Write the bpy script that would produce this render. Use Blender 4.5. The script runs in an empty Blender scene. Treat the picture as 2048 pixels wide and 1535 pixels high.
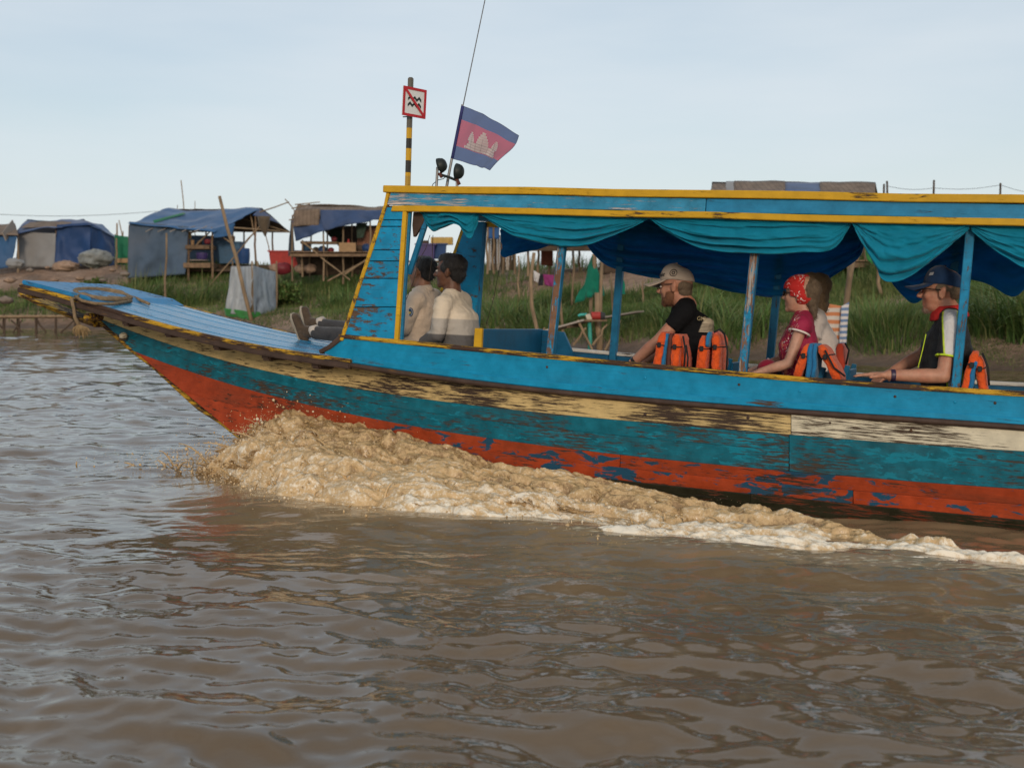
import bpy, bmesh, math, random
import numpy as np
from mathutils import Vector, Matrix, Euler

random.seed(11)
rng = np.random.default_rng(11)
sc = bpy.context.scene
COL = sc.collection
R_ = math.radians

# ------------------------------------------------------------------ camera
F, CX, CY, YH, EYE = 2400.0, 1024.0, 767.5, 590.0, 1.23
PITCH = math.atan((CY - YH) / F)
cam_d = bpy.data.cameras.new('camera')
cam_d.sensor_width = 36.0
cam_d.lens = F / 2048 * 36.0
cam_d.clip_start = 0.05
cam_d.clip_end = 6000
cam_d.dof.use_dof = True
cam_d.dof.focus_distance = 7.3
cam_d.dof.aperture_fstop = 3.5
cam = bpy.data.objects.new('camera', cam_d)
cam.location = (0, 0, EYE)
cam.rotation_euler = (math.pi / 2 - PITCH, 0, 0)
COL.objects.link(cam)
sc.camera = cam

# ------------------------------------------------------------------ sky, sun, exposure
SUN_DIR = Vector((0.05, -0.95, 0.27)).normalized()      # towards the sun: low, straight behind the camera
world = bpy.data.worlds.new('World')
sc.world = world
world.use_nodes = True
wn, wl = world.node_tree.nodes, world.node_tree.links
wn.clear()
w_out = wn.new('ShaderNodeOutputWorld')
w_bg = wn.new('ShaderNodeBackground')
w_bg.inputs['Strength'].default_value = 0.125
w_sky = wn.new('ShaderNodeTexSky')
w_sky.sky_type = 'NISHITA'
w_sky.sun_disc = False
w_sky.sun_elevation = math.asin(SUN_DIR.z)
w_sky.sun_rotation = math.atan2(SUN_DIR.x, SUN_DIR.y)
w_sky.air_density = 1.0
w_sky.dust_density = 1.2
w_sky.ozone_density = 1.3
w_tc = wn.new('ShaderNodeTexCoord')
w_map = wn.new('ShaderNodeMapping')
w_map.inputs['Scale'].default_value = (1.0, 1.0, 5.0)
w_noise = wn.new('ShaderNodeTexNoise')
w_noise.inputs['Scale'].default_value = 2.2
w_noise.inputs['Detail'].default_value = 5
w_noise.inputs['Roughness'].default_value = 0.5
w_mr = wn.new('ShaderNodeMapRange')
w_mr.inputs['From Min'].default_value = 0.38
w_mr.inputs['From Max'].default_value = 0.64
w_mr.inputs['To Min'].default_value = 0.52
w_mr.inputs['To Max'].default_value = 0.80
w_mix = wn.new('ShaderNodeMix')
w_mix.data_type = 'RGBA'
w_mix.inputs['B'].default_value = (6.4, 6.95, 7.4, 1)       # thin high cloud veiling the blue
wl.new(w_tc.outputs['Generated'], w_map.inputs['Vector'])
wl.new(w_map.outputs['Vector'], w_noise.inputs['Vector'])
wl.new(w_noise.outputs['Fac'], w_mr.inputs['Value'])
w_sep = wn.new('ShaderNodeSeparateXYZ')
w_el = wn.new('ShaderNodeMapRange')                          # the veil thickens towards the horizon
w_el.inputs['From Min'].default_value = 0.02
w_el.inputs['From Max'].default_value = 0.34
w_el.inputs['To Min'].default_value = 0.88
w_el.inputs['To Max'].default_value = 0.0
w_max = wn.new('ShaderNodeMath'); w_max.operation = 'MAXIMUM'
wl.new(w_tc.outputs['Generated'], w_sep.inputs[0])
wl.new(w_sep.outputs['Z'], w_el.inputs['Value'])
wl.new(w_mr.outputs['Result'], w_max.inputs[0])
wl.new(w_el.outputs['Result'], w_max.inputs[1])
wl.new(w_max.outputs[0], w_mix.inputs['Factor'])
wl.new(w_sky.outputs['Color'], w_mix.inputs['A'])
wl.new(w_mix.outputs['Result'], w_bg.inputs['Color'])
wl.new(w_bg.outputs['Background'], w_out.inputs['Surface'])

sun_d = bpy.data.lights.new('sun', 'SUN')
sun_d.energy = 1.65
sun_d.angle = R_(11)
sun_d.color = (1.0, 0.83, 0.66)
sun = bpy.data.objects.new('sun', sun_d)
sun.rotation_euler = SUN_DIR.to_track_quat('Z', 'Y').to_euler()
sun.location = SUN_DIR * 60
COL.objects.link(sun)

sc.view_settings.view_transform = 'Standard'
sc.view_settings.look = 'None'
sc.view_settings.exposure = -0.12
sc.view_settings.gamma = 1.0
sc.view_settings.use_curve_mapping = False
sc.render.engine = 'CYCLES'
sc.cycles.max_bounces = 6
sc.cycles.use_denoising = True

# ------------------------------------------------------------------ measuring: photograph pixels to places
CAMP = np.array([0, 0, EYE])
_f = np.array([0, math.cos(PITCH), -math.sin(PITCH)])
_u = np.array([0, math.sin(PITCH), math.cos(PITCH)])


def ray(px, py):
    return np.array([px - CX, 0, 0]) + _u * (CY - py) + _f * F


def at(px, py, D):                      # the world point seen at a pixel, D metres away along Y
    d = ray(px, py)
    return Vector(CAMP + d * (D / d[1]))


def on_z(px, py, z=0.0):
    d = ray(px, py)
    return Vector(CAMP + d * ((z - EYE) / d[2]))


# boat frame: X to the stern, Y to the far side, Z up; origin on the near gunwale
_b = ray(-4800, 285)
_b = _b / np.linalg.norm(_b)
_s = -_b
_n0 = np.array([-_s[1], _s[0], 0.0])
_n0 /= np.linalg.norm(_n0)
_u0 = np.cross(_s, _n0)
ROLL = R_(-1.5)
_n = _n0 * math.cos(ROLL) + _u0 * math.sin(ROLL)
_up = np.cross(_s, _n)
BR = np.stack([_s, _n, _up], 1)
BO = CAMP + ray(2048, 786) * (6.3 / F)
BM = Matrix(((*BR[0], BO[0]), (*BR[1], BO[1]), (*BR[2], BO[2]), (0, 0, 0, 1)))
BMI = BM.inverted()
W = 1.25                                # beam between the gunwales
YC = W / 2


def bp(px, py, Y=0.0):                  # boat-frame point on the lengthwise plane Y seen at a pixel
    d = ray(px, py)
    t = (Y - (CAMP - BO) @ _n) / (d @ _n)
    return Vector(BR.T @ (CAMP + t * d - BO))


# ------------------------------------------------------------------ noise for shapes
def _hash(ix, iy, iz, seed):
    h = (ix * 374761393 + iy * 668265263 + iz * 2147483647 + seed * 1274126177) & 0xFFFFFFFF
    h = ((h ^ (h >> 13)) * 1274126177) & 0xFFFFFFFF
    return ((h ^ (h >> 16)) & 0xFFFFFF) / float(0xFFFFFF)


def vnoise(p, seed=0):                  # smooth value noise in [-1, 1]; p is (N, 3)
    p = np.asarray(p, float)
    i = np.floor(p).astype(np.int64)
    f = p - i
    f = f * f * f * (f * (f * 6 - 15) + 10)
    r = 0
    for dx in (0, 1):
        for dy in (0, 1):
            for dz in (0, 1):
                w = (f[:, 0] if dx else 1 - f[:, 0]) * (f[:, 1] if dy else 1 - f[:, 1]) * (f[:, 2] if dz else 1 - f[:, 2])
                r = r + w * _hash(i[:, 0] + dx, i[:, 1] + dy, i[:, 2] + dz, seed)
    return r * 2 - 1


def fbm(p, oct=4, seed=0, gain=0.5, lac=2.03):
    p = np.asarray(p, float)
    a, r, t = 1.0, 0, 0
    for k in range(oct):
        r = r + a * vnoise(p, seed + k * 7)
        t += a
        a *= gain
        p = p * lac + 3.7
    return r / t


def worley(p, seed=0):                  # distance to the nearest of the scattered feature points
    p = np.asarray(p, float)
    i = np.floor(p).astype(np.int64)
    best = np.full(len(p), 9.0)
    for dx in (-1, 0, 1):
        for dy in (-1, 0, 1):
            for dz in (-1, 0, 1):
                c = i + np.array([dx, dy, dz])
                q = np.stack([c[:, k] + _hash(c[:, 0], c[:, 1], c[:, 2], seed + 11 * k) for k in range(3)], 1)
                best = np.minimum(best, ((q - p) ** 2).sum(1))
    return np.sqrt(best)


def sstep(a, b, x):
    t = np.clip((x - a) / (b - a), 0, 1)
    return t * t * (3 - 2 * t)


# ------------------------------------------------------------------ mesh helpers
def raw_mesh(name, v, f_flat, nper, mat, parent=None, smooth=True, attr=None):
    me = bpy.data.meshes.new(name)
    v = np.asarray(v, np.float32)
    f_flat = np.asarray(f_flat, np.int32).ravel()
    nf = len(f_flat) // nper
    me.vertices.add(len(v))
    me.vertices.foreach_set('co', v.ravel())
    me.loops.add(len(f_flat))
    me.loops.foreach_set('vertex_index', f_flat)
    me.polygons.add(nf)
    me.polygons.foreach_set('loop_start', np.arange(nf, dtype=np.int32) * nper)
    me.polygons.foreach_set('loop_total', np.full(nf, nper, np.int32))
    me.update(calc_edges=True)
    if smooth:
        me.polygons.foreach_set('use_smooth', np.ones(nf, bool))
    if attr is not None:
        for k, a in attr.items():
            at_ = me.attributes.new(k, 'FLOAT', 'POINT')
            at_.data.foreach_set('value', np.asarray(a, np.float32))
    me.materials.append(mat)
    o = bpy.data.objects.new(name, me)
    COL.objects.link(o)
    if parent:
        o.parent = parent
    return o


def grid_faces(nu, nv):
    i = np.arange((nu - 1) * (nv - 1))
    r, c = i // (nv - 1), i % (nv - 1)
    a = r * nv + c
    return np.stack([a, a + 1, a + nv + 1, a + nv], 1)


class MB:
    def __init__(s):
        s.v, s.f, s.m = [], [], []

    def add(s, vs, fs, mi=0):
        o = len(s.v)
        s.v += [Vector(p) for p in vs]
        s.f += [tuple(i + o for i in f) for f in fs]
        s.m += [mi] * len(fs)
        return s

    def hexa(s, p, mi=0):               # 8 corners: bottom ring 0-3, top ring 4-7
        return s.add(p, [(3, 2, 1, 0), (4, 5, 6, 7), (0, 1, 5, 4), (1, 2, 6, 5), (2, 3, 7, 6), (3, 0, 4, 7)], mi)

    def box(s, c, d, rot=None, mi=0):
        c = Vector(c)
        x, y, z = d[0] / 2, d[1] / 2, d[2] / 2
        ps = [Vector(q) for q in ((-x, -y, -z), (x, -y, -z), (x, y, -z), (-x, y, -z), (-x, -y, z), (x, -y, z), (x, y, z), (-x, y, z))]
        if rot is not None:
            rm = rot if isinstance(rot, Matrix) else Euler(rot).to_matrix()
            ps = [rm @ q for q in ps]
        return s.hexa([c + q for q in ps], mi)

    def beam(s, p, q, w, h, side=(0, 1, 0), mi=0, w2=None, h2=None):
        p, q = Vector(p), Vector(q)
        d = (q - p).normalized()
        a = Vector(side)
        a = (a - d * a.dot(d))
        if a.length < 1e-4:
            a = d.orthogonal()
        a.normalize()
        b = d.cross(a)
        w2, h2 = w2 or w, h2 or h
        r = lambda c, ww, hh: [c - a * ww / 2 - b * hh / 2, c + a * ww / 2 - b * hh / 2, c + a * ww / 2 + b * hh / 2, c - a * ww / 2 + b * hh / 2]
        return s.hexa(r(p, w, h) + r(q, w2, h2), mi)

    def strip(s, A, B, out, th, mi=0):  # plank between two edge curves, thickened along out
        n = len(A)
        o = [Vector(x) for x in out] if not isinstance(out, Vector) else [out] * n
        vs = []
        for a, b, k in zip(A, B, o):
            a, b = Vector(a), Vector(b)
            vs += [a, b, b - k * th, a - k * th]
        fs = []
        for i in range(n - 1):
            j, k = i * 4, i * 4 + 4
            fs += [(j, j + 1, k + 1, k), (j + 1, j + 2, k + 2, k + 1), (j + 2, j + 3, k + 3, k + 2), (j + 3, j, k, k + 3)]
        fs += [(3, 2, 1, 0), tuple((n - 1) * 4 + q for q in (0, 1, 2, 3))]
        return s.add(vs, fs, mi)

    def tube(s, pts, r, n=8, mi=0, cap=True):
        pts = [Vector(p) for p in pts]
        rr = r if hasattr(r, '__len__') else [r] * len(pts)
        vs, fs = [], []
        ref = None
        for i, p in enumerate(pts):
            d = (pts[min(i + 1, len(pts) - 1)] - pts[max(i - 1, 0)])
            if d.length < 1e-9:
                d = Vector((0, 0, 1))
            d.normalize()
            if ref is None:
                ref = d.orthogonal().normalized()
            ref = (ref - d * ref.dot(d))
            ref = ref.normalized() if ref.length > 1e-6 else d.orthogonal().normalized()
            b = d.cross(ref)
            for k in range(n):
                t = 2 * math.pi * k / n
                vs.append(p + (ref * math.cos(t) + b * math.sin(t)) * rr[i])
        for i in range(len(pts) - 1):
            for k in range(n):
                a, b2 = i * n + k, i * n + (k + 1) % n
                fs.append((a, b2, b2 + n, a + n))
        if cap:
            fs.append(tuple(reversed(range(n))))
            fs.append(tuple((len(pts) - 1) * n + k for k in range(n)))
        return s.add(vs, fs, mi)

    def ell(s, c, r, rot=None, n=12, mi=0):
        c = Vector(c)
        r = (r, r, r) if not hasattr(r, '__len__') else r
        rm = None if rot is None else (rot if isinstance(rot, Matrix) else Euler(rot).to_matrix())
        m = max(5, n // 2 + 1)
        vs, fs = [], []
        for i in range(1, m):
            ph = math.pi * i / m
            for k in range(n):
                t = 2 * math.pi * k / n
                q = Vector((r[0] * math.sin(ph) * math.cos(t), r[1] * math.sin(ph) * math.sin(t), r[2] * math.cos(ph)))
                vs.append(c + (rm @ q if rm else q))
        q0, q1 = Vector((0, 0, r[2])), Vector((0, 0, -r[2]))
        vs += [c + (rm @ q0 if rm else q0), c + (rm @ q1 if rm else q1)]
        T, Bm = len(vs) - 2, len(vs) - 1
        for k in range(n):
            k2 = (k + 1) % n
            fs.append((T, k, k2))
            for i in range(m - 2):
                fs.append((i * n + k, (i + 1) * n + k, (i + 1) * n + k2, i * n + k2))
            fs.append(((m - 2) * n + k, Bm, (m - 2) * n + k2))
        return s.add(vs, fs, mi)

    def cap(s, p, q, r0, r1, n=14, mi=0):    # tapered capsule
        p, q = Vector(p), Vector(q)
        d = q - p
        L = d.length
        d = d / L if L > 1e-9 else Vector((0, 0, 1))
        pts, rr = [], []
        for i in range(5):
            t = math.pi / 2 * i / 5
            pts.append(p - d * r0 * math.cos(t)); rr.append(max(1e-4, r0 * math.sin(t)))
        pts.append(p); rr.append(r0); pts.append(q); rr.append(r1)
        for i in range(4, -1, -1):
            t = math.pi / 2 * i / 5
            pts.append(q + d * r1 * math.cos(t)); rr.append(max(1e-4, r1 * math.sin(t)))
        return s.tube(pts, rr, n, mi)

    def grid(s, nu, nv, fn, mi=0):
        return s.add([fn(i / (nu - 1), j / (nv - 1)) for i in range(nu) for j in range(nv)], [tuple(int(x) for x in q) for q in grid_faces(nu, nv)], mi)

    def build(s, name, mat, parent=None, smooth=False, bevel=0, off=None, seg=1, auto=None):
        me = bpy.data.meshes.new(name)
        vs = s.v if off is None else [p - Vector(off) for p in s.v]
        me.from_pydata([tuple(p) for p in vs], [], s.f)
        mats = mat if isinstance(mat, (list, tuple)) else [mat]
        for m in mats:
            me.materials.append(m)
        if len(mats) > 1:
            me.polygons.foreach_set('material_index', s.m)
        bm = bmesh.new()
        bm.from_mesh(me)
        bmesh.ops.recalc_face_normals(bm, faces=bm.faces)
        if bevel:
            ed = [e for e in bm.edges if len(e.link_faces) == 2 and e.calc_face_angle() > 0.6]
            bmesh.ops.bevel(bm, geom=ed, offset=bevel, segments=seg, affect='EDGES', clamp_overlap=True)
        if smooth:
            for fc in bm.faces:
                fc.smooth = True
        bm.to_mesh(me)
        bm.free()
        if auto:
            me.polygons.foreach_set('use_smooth', np.ones(len(me.polygons), bool))
            me.set_sharp_from_angle(angle=auto)
        o = bpy.data.objects.new(name, me)
        COL.objects.link(o)
        if parent:
            o.parent = parent
        return o


def tag(o, label=None, cat=None, group=None, kind=None):
    if label: o['label'] = label
    if cat: o['category'] = cat
    if group: o['group'] = group
    if kind: o['kind'] = kind
    return o


def thing(name, label, cat, loc=(0, 0, 0), rotz=0.0, group=None, matrix=None):
    o = bpy.data.objects.new(name, None)
    COL.objects.link(o)
    if matrix is not None:
        o.matrix_world = matrix
    else:
        o.location = loc
        o.rotation_euler = (0, 0, rotz)
    return tag(o, label, cat, group)


def aboard(name, label, cat, base, group=None):    # a thing that rides on the boat, base in the boat's frame
    return thing(name, label, cat, group=group, matrix=BM @ Matrix.Translation(Vector(base)))


def link_copy(o, parent=None):
    c = o.copy()
    COL.objects.link(c)
    if parent: c.parent = parent
    return c


def copy_tree(o, parent=None):
    c = link_copy(o, parent)
    for ch in list(o.children):
        copy_tree(ch, c)
    return c


def remeshed(mb, name, mat, parent, voxel, smooth_it=3, off=None):   # one continuous skin over overlapping volumes
    t = mb.build('tmp', mat, None, off=off)
    m = t.modifiers.new('r', 'REMESH'); m.mode = 'VOXEL'; m.voxel_size = voxel; m.use_smooth_shade = True
    if smooth_it:
        k = t.modifiers.new('s', 'SMOOTH'); k.factor = 0.5; k.iterations = smooth_it
    dg = bpy.context.evaluated_depsgraph_get()
    me = bpy.data.meshes.new_from_object(t.evaluated_get(dg))
    me.name = name
    bpy.data.objects.remove(t)
    if not me.materials:
        for x in (mat if isinstance(mat, (list, tuple)) else [mat]): me.materials.append(x)
    me.polygons.foreach_set('use_smooth', np.ones(len(me.polygons), bool))
    o = bpy.data.objects.new(name, me)
    COL.objects.link(o)
    if parent: o.parent = parent
    return o


# ------------------------------------------------------------------ materials
def lin(r, g, b):                       # sRGB 0-255 to linear
    f = lambda c: c / 12.92 if c <= 0.04045 else ((c + 0.055) / 1.055) ** 2.4
    return (f(r / 255), f(g / 255), f(b / 255), 1)


def c4(c):
    return tuple(c) if len(c) == 4 else (*c, 1)


class NT:
    def __init__(s, name):
        s.mat = bpy.data.materials.new(name)
        s.mat.use_nodes = True
        s.t = s.mat.node_tree
        s.t.nodes.clear()
        s.out = s.n('ShaderNodeOutputMaterial')
        s.b = s.n('ShaderNodeBsdfPrincipled')
        s.l(s.b.outputs[0], s.out.inputs['Surface'])

    def n(s, ty, **kw):
        x = s.t.nodes.new(ty)
        for k, v in kw.items():
            setattr(x, k, v)
        return x

    def l(s, a, b):
        s.t.links.new(a, b)

    def coord(s, kind='Object', scale=(1, 1, 1), loc=(0, 0, 0), rot=(0, 0, 0), rand=False):
        tc = s.n('ShaderNodeTexCoord')
        mp = s.n('ShaderNodeMapping')
        mp.inputs['Scale'].default_value = scale
        mp.inputs['Location'].default_value = loc
        mp.inputs['Rotation'].default_value = rot
        s.l(tc.outputs[kind], mp.inputs['Vector'])
        if rand:
            oi = s.n('ShaderNodeObjectInfo')
            ad = s.n('ShaderNodeVectorMath', operation='ADD')
            sc_ = s.n('ShaderNodeMath', operation='MULTIPLY')
            sc_.inputs[1].default_value = 37.0
            s.l(oi.outputs['Random'], sc_.inputs[0])
            s.l(mp.outputs[0], ad.inputs[0])
            s.l(sc_.outputs[0], ad.inputs[1])
            return ad.outputs[0]
        return mp.outputs[0]

    def noise(s, vec, scale, detail=6, rough=0.6, dist=0.0):
        x = s.n('ShaderNodeTexNoise')
        x.inputs['Scale'].default_value = scale
        x.inputs['Detail'].default_value = detail
        x.inputs['Roughness'].default_value = rough
        x.inputs['Distortion'].default_value = dist
        s.l(vec, x.inputs['Vector'])
        return x.outputs['Fac']

    def ramp(s, v, a, b, lo=0.0, hi=1.0):
        x = s.n('ShaderNodeMapRange')
        x.inputs['From Min'].default_value = a
        x.inputs['From Max'].default_value = b
        x.inputs['To Min'].default_value = lo
        x.inputs['To Max'].default_value = hi
        s.l(v, x.inputs['Value'])
        return x.outputs['Result']

    def val(s, v):
        x = s.n('ShaderNodeValue'); x.outputs[0].default_value = v
        return x.outputs[0]

    def math(s, op, a, b=None):
        x = s.n('ShaderNodeMath', operation=op)
        for i, q in enumerate((a, b)):
            if q is None: continue
            if isinstance(q, (int, float)): x.inputs[i].default_value = q
            else: s.l(q, x.inputs[i])
        return x.outputs[0]

    def mix(s, fac, a, b, blend='MIX'):
        x = s.n('ShaderNodeMix', data_type='RGBA', blend_type=blend)
        if isinstance(fac, (int, float)): x.inputs['Factor'].default_value = fac
        else: s.l(fac, x.inputs['Factor'])
        for k, q in (('A', a), ('B', b)):
            if isinstance(q, (tuple, list)): x.inputs[k].default_value = c4(q)
            else: s.l(q, x.inputs[k])
        return x.outputs['Result']

    def bump(s, h, strength=0.3, dist=0.01, prev=None):
        x = s.n('ShaderNodeBump')
        x.inputs['Strength'].default_value = strength
        x.inputs['Distance'].default_value = dist
        s.l(h, x.inputs['Height'])
        if prev is not None: s.l(prev, x.inputs['Normal'])
        return x.outputs[0]

    def set(s, **kw):
        names = dict(color='Base Color', rough='Roughness', normal='Normal', spec='Specular IOR Level', metal='Metallic', ior='IOR', alpha='Alpha',
                     sss='Subsurface Weight', trans='Transmission Weight', sheen='Sheen Weight', coat='Coat Weight')
        for k, v in kw.items():
            i = s.b.inputs[names[k]]
            if isinstance(v, (int, float)): i.default_value = v
            elif isinstance(v, (tuple, list)): i.default_value = c4(v)
            else: s.l(v, i)
        return s.mat


def tint_random(n, col, amt=0.25):      # every plank a little lighter or darker than its neighbour
    oi = n.n('ShaderNodeObjectInfo')
    g = n.ramp(oi.outputs['Random'], 0, 1, 1 - amt, 1 + amt * 0.6)
    cb = n.n('ShaderNodeCombineColor')
    for i in range(3): n.l(g, cb.inputs[i])
    return n.mix(1.0, col, cb.outputs[0], 'MULTIPLY')


def paint(name, col, under=(0.07, 0.045, 0.028), wear=0.3, stretch=(1.2, 6, 14), fade=0.35, under2=None, wear2=0.0, rough=0.5, scale=3.0, contrast=0.05, dirt=0.25, rnd=0.12, edge=0.0, crack=0.6, wx=None, spec=0.25, wx2=None):
    def along(pts, q):                    # wear that changes along the boat: (x, extra wear)
        tcx = n.n('ShaderNodeTexCoord'); sx = n.n('ShaderNodeSeparateXYZ'); n.l(tcx.outputs['Object'], sx.inputs[0])
        cr = n.n('ShaderNodeValToRGB')
        n.l(n.ramp(sx.outputs['X'], -7.0, 3.0), cr.inputs['Fac'])
        el = cr.color_ramp.elements
        while len(el) < len(pts): el.new(0.5)
        for e_, (x_, w_) in zip(el, pts):
            e_.position = (x_ + 7.0) / 10.0; e_.color = (w_ + 0.5,) * 3 + (1,)
        return n.math('ADD', q, n.math('MULTIPLY', n.math('SUBTRACT', cr.outputs['Color'], 0.5), 0.42))

    n = NT(name)
    v = n.coord(scale=stretch, rand=True)
    vl = n.coord(scale=(1.2, 1.2, 1.2), rand=True)
    big = n.noise(vl, 1.7, 3, 0.5)
    base = n.noise(v, scale * 2.1, 10, 0.72, 0.25)
    q = n.math('ADD', base, n.math('MULTIPLY', n.math('SUBTRACT', big, 0.5), 0.62))
    if wx: q = along(wx, q)
    th = 0.5 + (0.5 - wear) * 0.42
    m = n.ramp(q, th, th + contrast + 0.02)
    fine = n.noise(n.coord(scale=tuple(k * 2.4 for k in stretch), loc=(3, 8, 2), rand=True), scale * 2.6, 8, 0.75)
    m = n.math('MAXIMUM', m, n.ramp(n.math('ADD', fine, n.math('MULTIPLY', n.math('SUBTRACT', q, th), 0.35)), 0.665 - 0.16 * wear, 0.70 - 0.16 * wear, 0, 0.85))
    tone = n.noise(vl, 9, 5, 0.6)
    lt = tuple(min(1, c * (1 + fade) + 0.004) for c in col[:3])
    dk = tuple(c * (1 - fade * 0.8) for c in col[:3])
    grain = n.noise(n.coord(scale=(stretch[0] * 1.5, stretch[1] * 6, stretch[2] * 8), rand=True), 2.5, 5, 0.6)
    pc = n.mix(n.ramp(tone, 0.3, 0.7), dk, lt)
    pc = n.mix(n.ramp(grain, 0.35, 0.75, 0, 0.45), pc, dk)
    if under2 is not None:
        q2 = n.math('ADD', n.noise(n.coord(scale=(stretch[0] * 2.6, stretch[1] * .8, stretch[2] * .8), loc=(5, 3, 1), rand=True), scale * .8, 7, 0.6, 0.6), n.math('MULTIPLY', n.math('SUBTRACT', n.noise(vl, 1.1, 2), 0.5), 0.6))
        if wx2: q2 = along(wx2, q2)
        t2 = 0.5 + (0.5 - wear2) * 0.42
        m2 = n.ramp(q2, t2, t2 + 0.03)
        pc = n.mix(m2, pc, under2)
    dirtm = n.ramp(n.noise(n.coord(scale=(0.6, 3, 3), loc=(9, 1, 4), rand=True), 2.2, 6, 0.65), 0.5, 0.8, 0, dirt)
    pc = n.mix(dirtm, pc, (0.045, 0.032, 0.02))
    # fine dark checks along the grain
    ck = n.ramp(n.noise(n.coord(scale=(0.9, 30, 34), loc=(2, 7, 5), rand=True), 2.0, 4, 0.7), 0.67, 0.70, 0, crack)
    uc = n.mix(n.ramp(grain, 0.3, 0.7), tuple(c * 0.55 for c in under[:3]), tuple(c * 1.5 for c in under[:3]))
    col_ = n.mix(m, pc, uc)
    col_ = n.mix(ck, col_, (0.02, 0.014, 0.01))
    col_ = tint_random(n, col_, rnd)
    hgt = n.math('SUBTRACT', n.math('MULTIPLY', grain, 0.35), n.math('ADD', m, n.math('MULTIPLY', ck, 1.5)))
    nb = n.bump(hgt, 0.55, 0.004)
    rg = n.math('ADD', n.math('MULTIPLY', m, 0.85 - rough), n.math('ADD', rough, n.math('MULTIPLY', n.math('SUBTRACT', tone, 0.5), 0.25)))
    return n.set(color=col_, rough=rg, normal=nb, spec=spec)


def plain(name, col, rough=0.7, var=0.25, nscale=8.0, bump=0.2, stretch=(1, 1, 1), metal=0.0, spec=0.3, bdist=0.01, rnd=0.0, dirt=0.0, bscale=None):
    n = NT(name)
    v = n.coord(scale=stretch, rand=True)
    t = n.noise(v, nscale, 6, 0.6)
    c = n.mix(n.ramp(t, 0.3, 0.7), tuple(x * (1 - var) for x in col[:3]), tuple(min(1, x * (1 + var)) for x in col[:3]))
    if dirt:
        c = n.mix(n.ramp(n.noise(v, nscale * .35, 6, .65), 0.5, 0.75, 0, dirt), c, (0.05, 0.038, 0.025))
    if rnd: c = tint_random(n, c, rnd)
    nb = n.bump(n.noise(v, bscale or nscale * 3, 5, 0.6), bump, bdist)
    return n.set(color=c, rough=rough, normal=nb, metal=metal, spec=spec)


def cloth(name, col, var=0.2, rough=0.85, wrinkle=0.4, wscale=5.0, weave=400, thin=0.0, dirt=0.0, stretch=(1, 1, 1)):
    n = NT(name)
    v = n.coord(scale=stretch, rand=True)
    t = n.noise(v, wscale * .8, 5, 0.6)
    c = n.mix(n.ramp(t, 0.3, 0.7), tuple(x * (1 - var) for x in col[:3]), tuple(min(1, x * (1 + var)) for x in col[:3]))
    if dirt:
        c = n.mix(n.ramp(n.noise(v, wscale * .4, 6, .65), 0.48, 0.75, 0, dirt), c, (0.09, 0.07, 0.05))
    nb = n.bump(n.noise(v, wscale, 4, 0.55, 0.8), wrinkle, 0.03)
    nb = n.bump(n.noise(v, weave, 2, 0.5), 0.15, 0.002, nb)
    m = n.set(color=c, rough=rough, normal=nb, spec=0.2, sheen=0.15)
    if thin:
        tr = n.n('ShaderNodeBsdfTranslucent')
        n.l(c, tr.inputs['Color']); n.l(nb, tr.inputs['Normal'])
        mx = n.n('ShaderNodeMixShader'); mx.inputs[0].default_value = thin
        n.l(n.b.outputs[0], mx.inputs[1]); n.l(tr.outputs[0], mx.inputs[2]); n.l(mx.outputs[0], n.out.inputs['Surface'])
    return m

# ================================================================== the river
def water_material():
    n = NT('muddy_water')
    v = n.coord(scale=(1, 1, 1))
    big = n.noise(v, 0.35, 4, 0.55)
    c = n.mix(n.ramp(big, 0.3, 0.7), (0.112, 0.075, 0.041), (0.165, 0.114, 0.067))
    ch = n.n('ShaderNodeAttribute'); ch.attribute_name = 'churn'
    chv = n.math('MULTIPLY', ch.outputs['Fac'], n.ramp(n.noise(n.coord(scale=(1, 1, 1)), 3.0, 5, 0.6), 0.25, 0.65, 0.6, 1.0))
    c = n.mix(chv, c, (0.310, 0.205, 0.108))
    fl = n.n('ShaderNodeAttribute'); fl.attribute_name = 'fleck'
    fn = n.noise(n.coord(rot=(0, 0, -0.39), scale=(1.0, 2.2, 1.0)), 16.0, 6, 0.62, 0.5)
    flm = n.ramp(n.math('ADD', fn, n.math('MULTIPLY', n.math('SUBTRACT', fl.outputs['Fac'], 1.0), 0.42)), 0.50, 0.60)
    c = n.mix(flm, c, (0.60, 0.49, 0.33))
    rp = n.noise(n.coord(scale=(1.0, 1.7, 1.0), rot=(0, 0, 0.3)), 6.0, 3, 0.5, 0.4)
    rp2 = n.noise(n.coord(scale=(1.0, 1.6, 1.0), rot=(0, 0, -0.5)), 17.0, 3, 0.5)
    calm = n.ramp(n.noise(v, 0.28, 3, 0.5), 0.35, 0.65, 0.35, 1.0)
    nb = n.bump(n.math('MULTIPLY', rp, calm), 0.12, 0.04)
    nb = n.bump(n.math('MULTIPLY', rp2, calm), 0.10, 0.015, nb)
    return n.set(color=c, rough=n.ramp(n.math('ADD', chv, n.math('MULTIPLY', flm, 2.0)), 0, 1, 0.025, 0.15), normal=nb, ior=1.40, spec=0.5)


M_WATER = water_material()
S_H = np.array([_s[0], _s[1]]) / math.hypot(_s[0], _s[1])      # level direction to the stern
C_H = -np.array([_n0[0], _n0[1]])                              # level direction from the boat to the camera
STEM = np.array(on_z(586, 933)[:2])


def to_ac(xy):
    d = np.asarray(xy)[..., :2] - STEM
    return d @ S_H, d @ C_H


def from_ac(a, c):
    return STEM + np.outer(a, S_H) + np.outer(c, C_H)


def curve_ac(pix):
    q = np.array([to_ac(np.array(on_z(*p)[:2])) for p in pix])
    o = np.argsort(q[:, 0])
    return q[o, 0], q[o, 1]


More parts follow.
